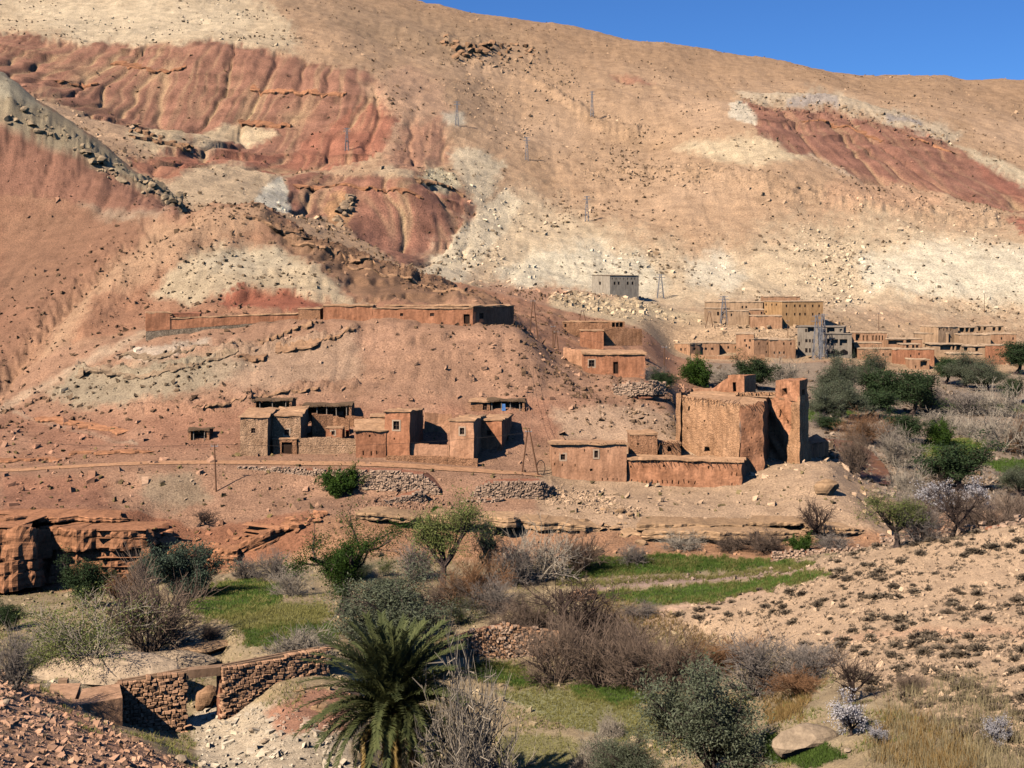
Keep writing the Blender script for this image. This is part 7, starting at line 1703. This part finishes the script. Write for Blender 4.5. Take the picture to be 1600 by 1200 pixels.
stone_wall('retaining_wall', 'short curved stone bank under the pale retaining wall', [(722, 171.4, 786, 800), (760, 171, 780, 798), (788, 171.6, 778, 792)], .8, .3, .2, 0, seed=10, core=A_BRN, ragged=.8)
stone_wall('rubble_heap_wall', 'rounded heap of dark rubble at the edge of the spur below the lone house', [(958, 214.5, 602, 616), (990, 213.6, 596, 616), (1020, 213.4, 595, 614), (1040, 215, 598, 612)], 1.2, .38, .28, 0, seed=11, core=A_BRN, ragged=1.0)
stone_wall('retaining_wall', 'tan stone footing under the left corner of the tan kasbah house', [(846, 181.6, 764, 782), (880, 181.4, 768, 786), (918, 181.4, 772, 788)], .8, .28, .2, 0, seed=12, core=A_TAN, ragged=.8)

# ------------------------------------------------------------------ track, river
def ribbon(name, pts, mat, lift=.05, n=240, cross=5):
    """pts: (px, d, half width)"""
    pts = np.array(pts, float); t = np.linspace(0, len(pts) - 1, n); i = np.arange(len(pts))
    px, d, w = (np.interp(t, i, pts[:, k]) for k in range(3)); x = (px - CX) / F * d; y = d
    tx, ty = np.gradient(x), np.gradient(y); L = np.hypot(tx, ty); nx, ny = -ty / L, tx / L
    u = np.linspace(-1, 1, cross); X = x[:, None] + nx[:, None] * w[:, None] * u; Y = y[:, None] + ny[:, None] * w[:, None] * u
    Zr = ground(X, Y); zc = Zr.mean(1, keepdims=True); Zr = np.maximum(Zr, zc * .6 + Zr * .4) + lift - .03 * (np.abs(u) > .9)
    idx = np.arange(n * cross).reshape(n, cross); f = np.stack([idx[:-1, :-1], idx[:-1, 1:], idx[1:, 1:], idx[1:, :-1]], -1).reshape(-1, 4)
    if float(nx[0] * 0 + 1) and (tx[0] > 0): f = f[:, ::-1]
    o = obj(name, mesh_np(name, np.stack([X, Y, Zr], -1).reshape(-1, 3), [f]), mat); o['kind'] = 'structure'; return o
M_TRK = adobe_mat('trodden_earth', 'b4845f', 0, 1.2, .12, .4)
ribbon('track', [(-300, 184, 1.3), (0, 183, 1.2), (100, 182, 1.2), (200, 181.5, 1.2), (350, 181, 1.3), (500, 181, 1.4), (600, 181, 1.4), (700, 181, 1.4), (780, 181.2, 1.2), (845, 183.2, .9)], M_TRK)
mw = adobe_mat('muddy_water', '7a5238', 0, 1, .1, .05); mw.node_tree.nodes['Principled BSDF'].inputs['Roughness'].default_value = .6; mw.node_tree.nodes['Principled BSDF'].inputs['Specular IOR Level'].default_value = .2
ribbon('river', [(1300, 232, 3.5), (1330, 222, 3.5), (1350, 214, 3), (1362, 204, 2.5), (1370, 196, 2)], mw, .12)

# ------------------------------------------------------------------ poles, pylons, wires
def pole(label, px, pb, pt, dlo, lean=0.0, legs=1, spread=0.0, r=.11, name='utility_pole', xarm=0.0, mat=M_POLE):
    p = hit(px, pb, dlo, 900); h = (pb - pt) / F * p[1]; e = empty(name, p, label, 'pole')
    for k in range(legs):
        off = (k - (legs - 1) / 2) * spread; mb = MB(); mb.tube((off, 0, -.4), (off * .1 + lean * h, 0, h), r, r * .7, 7); obj('leg' if legs > 1 else 'shaft', mb.mesh('shaft'), mat, e)
    mb = MB(); mb.box((lean * h, 0, h - .25), (.9 + xarm, .1, .1)); obj('cross_arm', mb.mesh('cross_arm'), M_STEEL, e)
    for k in (-1, 0, 1):
        mb = MB(); mb.tube((lean * h + k * .4, 0, h - .2), (lean * h + k * .4, 0, h + .02), .05, .04, 6); obj('insulator', mb.mesh('insulator'), M_PLASTER, e)
    return np.array([p[0] + lean * h, p[1], p[2] + h])
t1 = pole('single brown utility pole on the slope below the track at the left', 338, 768, 694, 150, -.04)
t2 = pole('two-legged wooden pole above the spur beside the long house', 834, 526, 468, 200, -.02, 2, 1.5)
t3 = pole('two-legged wooden pole at the bend of the track left of the kasbah', 828, 740, 671, 150, -.03, 2, 2.2)
t4 = pole('two-legged pole behind the low red hut in the dip', 910, 522, 484, 280, 0, 2, 3.2)
t5 = pole('short wooden pole in the dip right of the two-legged pole on the spur', 864, 543, 508, 225, 0)
t6 = pole('two-legged short pole in the dip beside the single short pole', 869, 545, 516, 225, 0, 2, .9)
t7 = pole('tall thin pole right of the house on the spur', 1038, 592, 540, 215, 0)
t8 = pole('thin pole on the slope left of the concrete building', 1231, 530, 500, 380, 0)
t9 = pole('thin pole above the columned house of the village', 1373, 516, 488, 400, 0)
t10 = pole('thin pole high above the right cluster of the village', 1538, 488, 458, 430, 0)
t11 = pole('two-legged pole beside the open-fronted shed of the village', 1108, 512, 486, 380, .03, 2, 2.5)
t12 = pole('short pole in front of the low terrace houses of the village', 1149, 500, 484, 395, 0)
def pylon(label, px, pb, pt, dlo, w=1.6, r=.10):
    p = hit(px, pb, dlo, 1200); h = (pb - pt) / F * p[1]; e = empty('pylon', p, label, 'pylon'); k_ = max(1, p[1] / 420); r = r * k_
    cs = [(-1, -1), (1, -1), (1, 1), (-1, 1)]; wt = w * .22
    for sx, sy in cs:
        mb = MB(); mb.tube((sx * w / 2, sy * w / 2, -.5), (sx * wt / 2, sy * wt / 2, h), r, r * .8, 4); obj('leg', mb.mesh('leg'), M_STEEL, e)
    n = 6
    for i in range(n):
        z0, z1 = h * i / n, h * (i + 1) / n; w0, w1 = w + (wt - w) * i / n, w + (wt - w) * (i + 1) / n; mb = MB()
        for q in range(4):
            a, b = cs[q], cs[(q + 1) % 4]; mb.tube((a[0] * w0 / 2, a[1] * w0 / 2, z0), (b[0] * w1 / 2, b[1] * w1 / 2, z1), r * .55, None, 3)
        obj('brace', mb.mesh('brace'), M_STEEL, e)
    for zz_, L in ((.97, 2.6), (.86, 3.2)):
        mb = MB(); mb.box((0, 0, h * zz_), (L, r * 1.6, r * 1.6)); obj('cross_arm', mb.mesh('cross_arm'), M_STEEL, e)
    return np.array([p[0], p[1], p[2] + h])
y = [pylon('faint lattice pylon high on the slope left of the rock outcrop', 714, 196, 158, 500), pylon('lattice pylon highest on the tan mountainside', 925, 182, 143, 500), pylon('lattice pylon at the middle of the mountainside', 823, 250, 214, 450),
     pylon('lattice pylon on the lower mountainside above the grey block house', 917, 346, 306, 400), pylon('faint lattice pylon on the red ground at the upper left', 542, 236, 200, 450), pylon('lattice pylon right of the grey block house', 1032, 466, 428, 400, 2.4),
     pylon('lattice pylon left of the ochre house', 1131, 506, 462, 385, 2.2), pylon('lattice mast in front of the unfinished concrete building', 1276, 562, 492, 380, 2.2), pylon('second lattice mast just right of the first before the concrete building', 1286, 560, 490, 380, 2.2)]
M_WIRE = simple_mat('cable', '3a322c', .1, 3)
def wire(label, a, b, sag=.03, r=.02):
    a, b = np.array(a), np.array(b); n = 16; t = np.linspace(0, 1, n)[:, None]; p = a + (b - a) * t; p[:, 2] -= (4 * t * (1 - t))[:, 0] * sag * np.linalg.norm(b - a)
    o0 = p[0]; v, f = tubes(np.array([[*(p[i] - o0), *(p[i + 1] - o0), r, r] for i in range(n - 1)]), 3)
    o = obj('cable', mesh_np('cable', v, [f], False), M_WIRE); o.location = o0; tag(o, label, 'cable')
wire('upper power cable running down the slope between the two-legged poles', t2 + [-.4, 0, 0], t3 + [-.4, 0, 0]); wire('second power cable running down the slope beside the upper cable', t2 + [.4, 0, 0], t3 + [.4, 0, 0])
wire('long cable sagging along the track from the single pole to the bend', t1, t3 + [0, 0, -.4], .02); wire('cable leaving the single pole towards the left edge', t1, P(-60, 678, 190), .02)
wire('cable from the two-legged pole down to the short poles in the dip', t2, t5, .02); wire('cable from the short poles in the dip to the tall thin pole', t6, t7, .03)

def cloth(name, label, px, py, d, w, h, col):
    n = 8; u = np.linspace(-.5, .5, n); v_ = []
    for off in (0, .03):
        for t in np.linspace(0, 1, 6): v_ += [(w * a, .06 * math.sin(a * 16 + 2 * t) + off, -h * t) for a in u]
    v_ = np.array(v_); f = []
    for s_ in (0, 6 * n): f += [[s_ + r * n + c, s_ + r * n + c + 1, s_ + (r + 1) * n + c + 1, s_ + (r + 1) * n + c] for r in range(5) for c in range(n - 1)]
    o = obj(name, mesh_np(name, v_, [np.array(f)]), simple_mat('cloth_' + col, col, .1, 4)); o.location = P(px, py, d); tag(o, label, 'cloth')
cloth('hanging_cloth', 'small blue cloth hanging in the opening of the post-fronted shed', 787, 631, 202.7, .55, 1.0, '5a7fae')
cloth('hanging_cloth', 'small red cloth hanging beside the hut in the courtyard', 543, 672, 193.2, .45, .9, '8c2f26')
# coil of hose, stick fence, tiny figures
p_ = hit(845, 742, 165); e = empty('hose_coil', p_, 'loop of black hose on the bank beside the two-legged pole', 'hose'); v_, f_ = tubes(np.array([[.55 * math.cos(a), 0, .9 + 1.0 * math.sin(a), .55 * math.cos(a + .35), .1, .9 + 1.0 * math.sin(a + .35), .06, .06] for a in np.arange(0, 6.3, .35)]), 5)
obj('loop', mesh_np('loop', v_, [f_]), M_WIRE, e); v_, f_ = tubes(np.array([[-.3 - .35 * k, 0, .12 + .05 * math.sin(k), -.65 - .35 * k, .05, .1, .06, .06] for k in range(6)]), 5); obj('tail', mesh_np('tail', v_, [f_]), M_WIRE, e)
def person(label, px, pb, hgt_, mat, dlo, sitting=False):
    p = hit(px, pb, dlo, 260); rr = np.random.default_rng(int(px)); prof = [(0, .20), (.10, .19), (.45, .17), (.62, .20), (.78, .19), (.83, .07), (.86, .075), (.92, .095), (.97, .08), (1.0, .02)]
    n = 10; V_ = []; 
    for zf, r in prof:
        for k in range(n): a = 2 * math.pi * k / n; V_.append((r * hgt_ * .62 * math.cos(a) * (1.15 if zf < .8 else .9), r * hgt_ * .5 * math.sin(a) - (.12 * hgt_ if sitting and zf < .3 else 0), zf * hgt_))
    f = [[i * n + k, i * n + (k + 1) % n, (i + 1) * n + (k + 1) % n, (i + 1) * n + k] for i in range(len(prof) - 1) for k in range(n)]
    e = obj('person', mesh_np('person', np.array(V_), [np.array(f)]), mat); e.location = p; tag(e, label, 'person'); return e
person('person in dark clothes sitting below the track near the stone wall', 676, 768, 1.0, simple_mat('dark_cloth', '2a2428', .1, 4), 160, True)
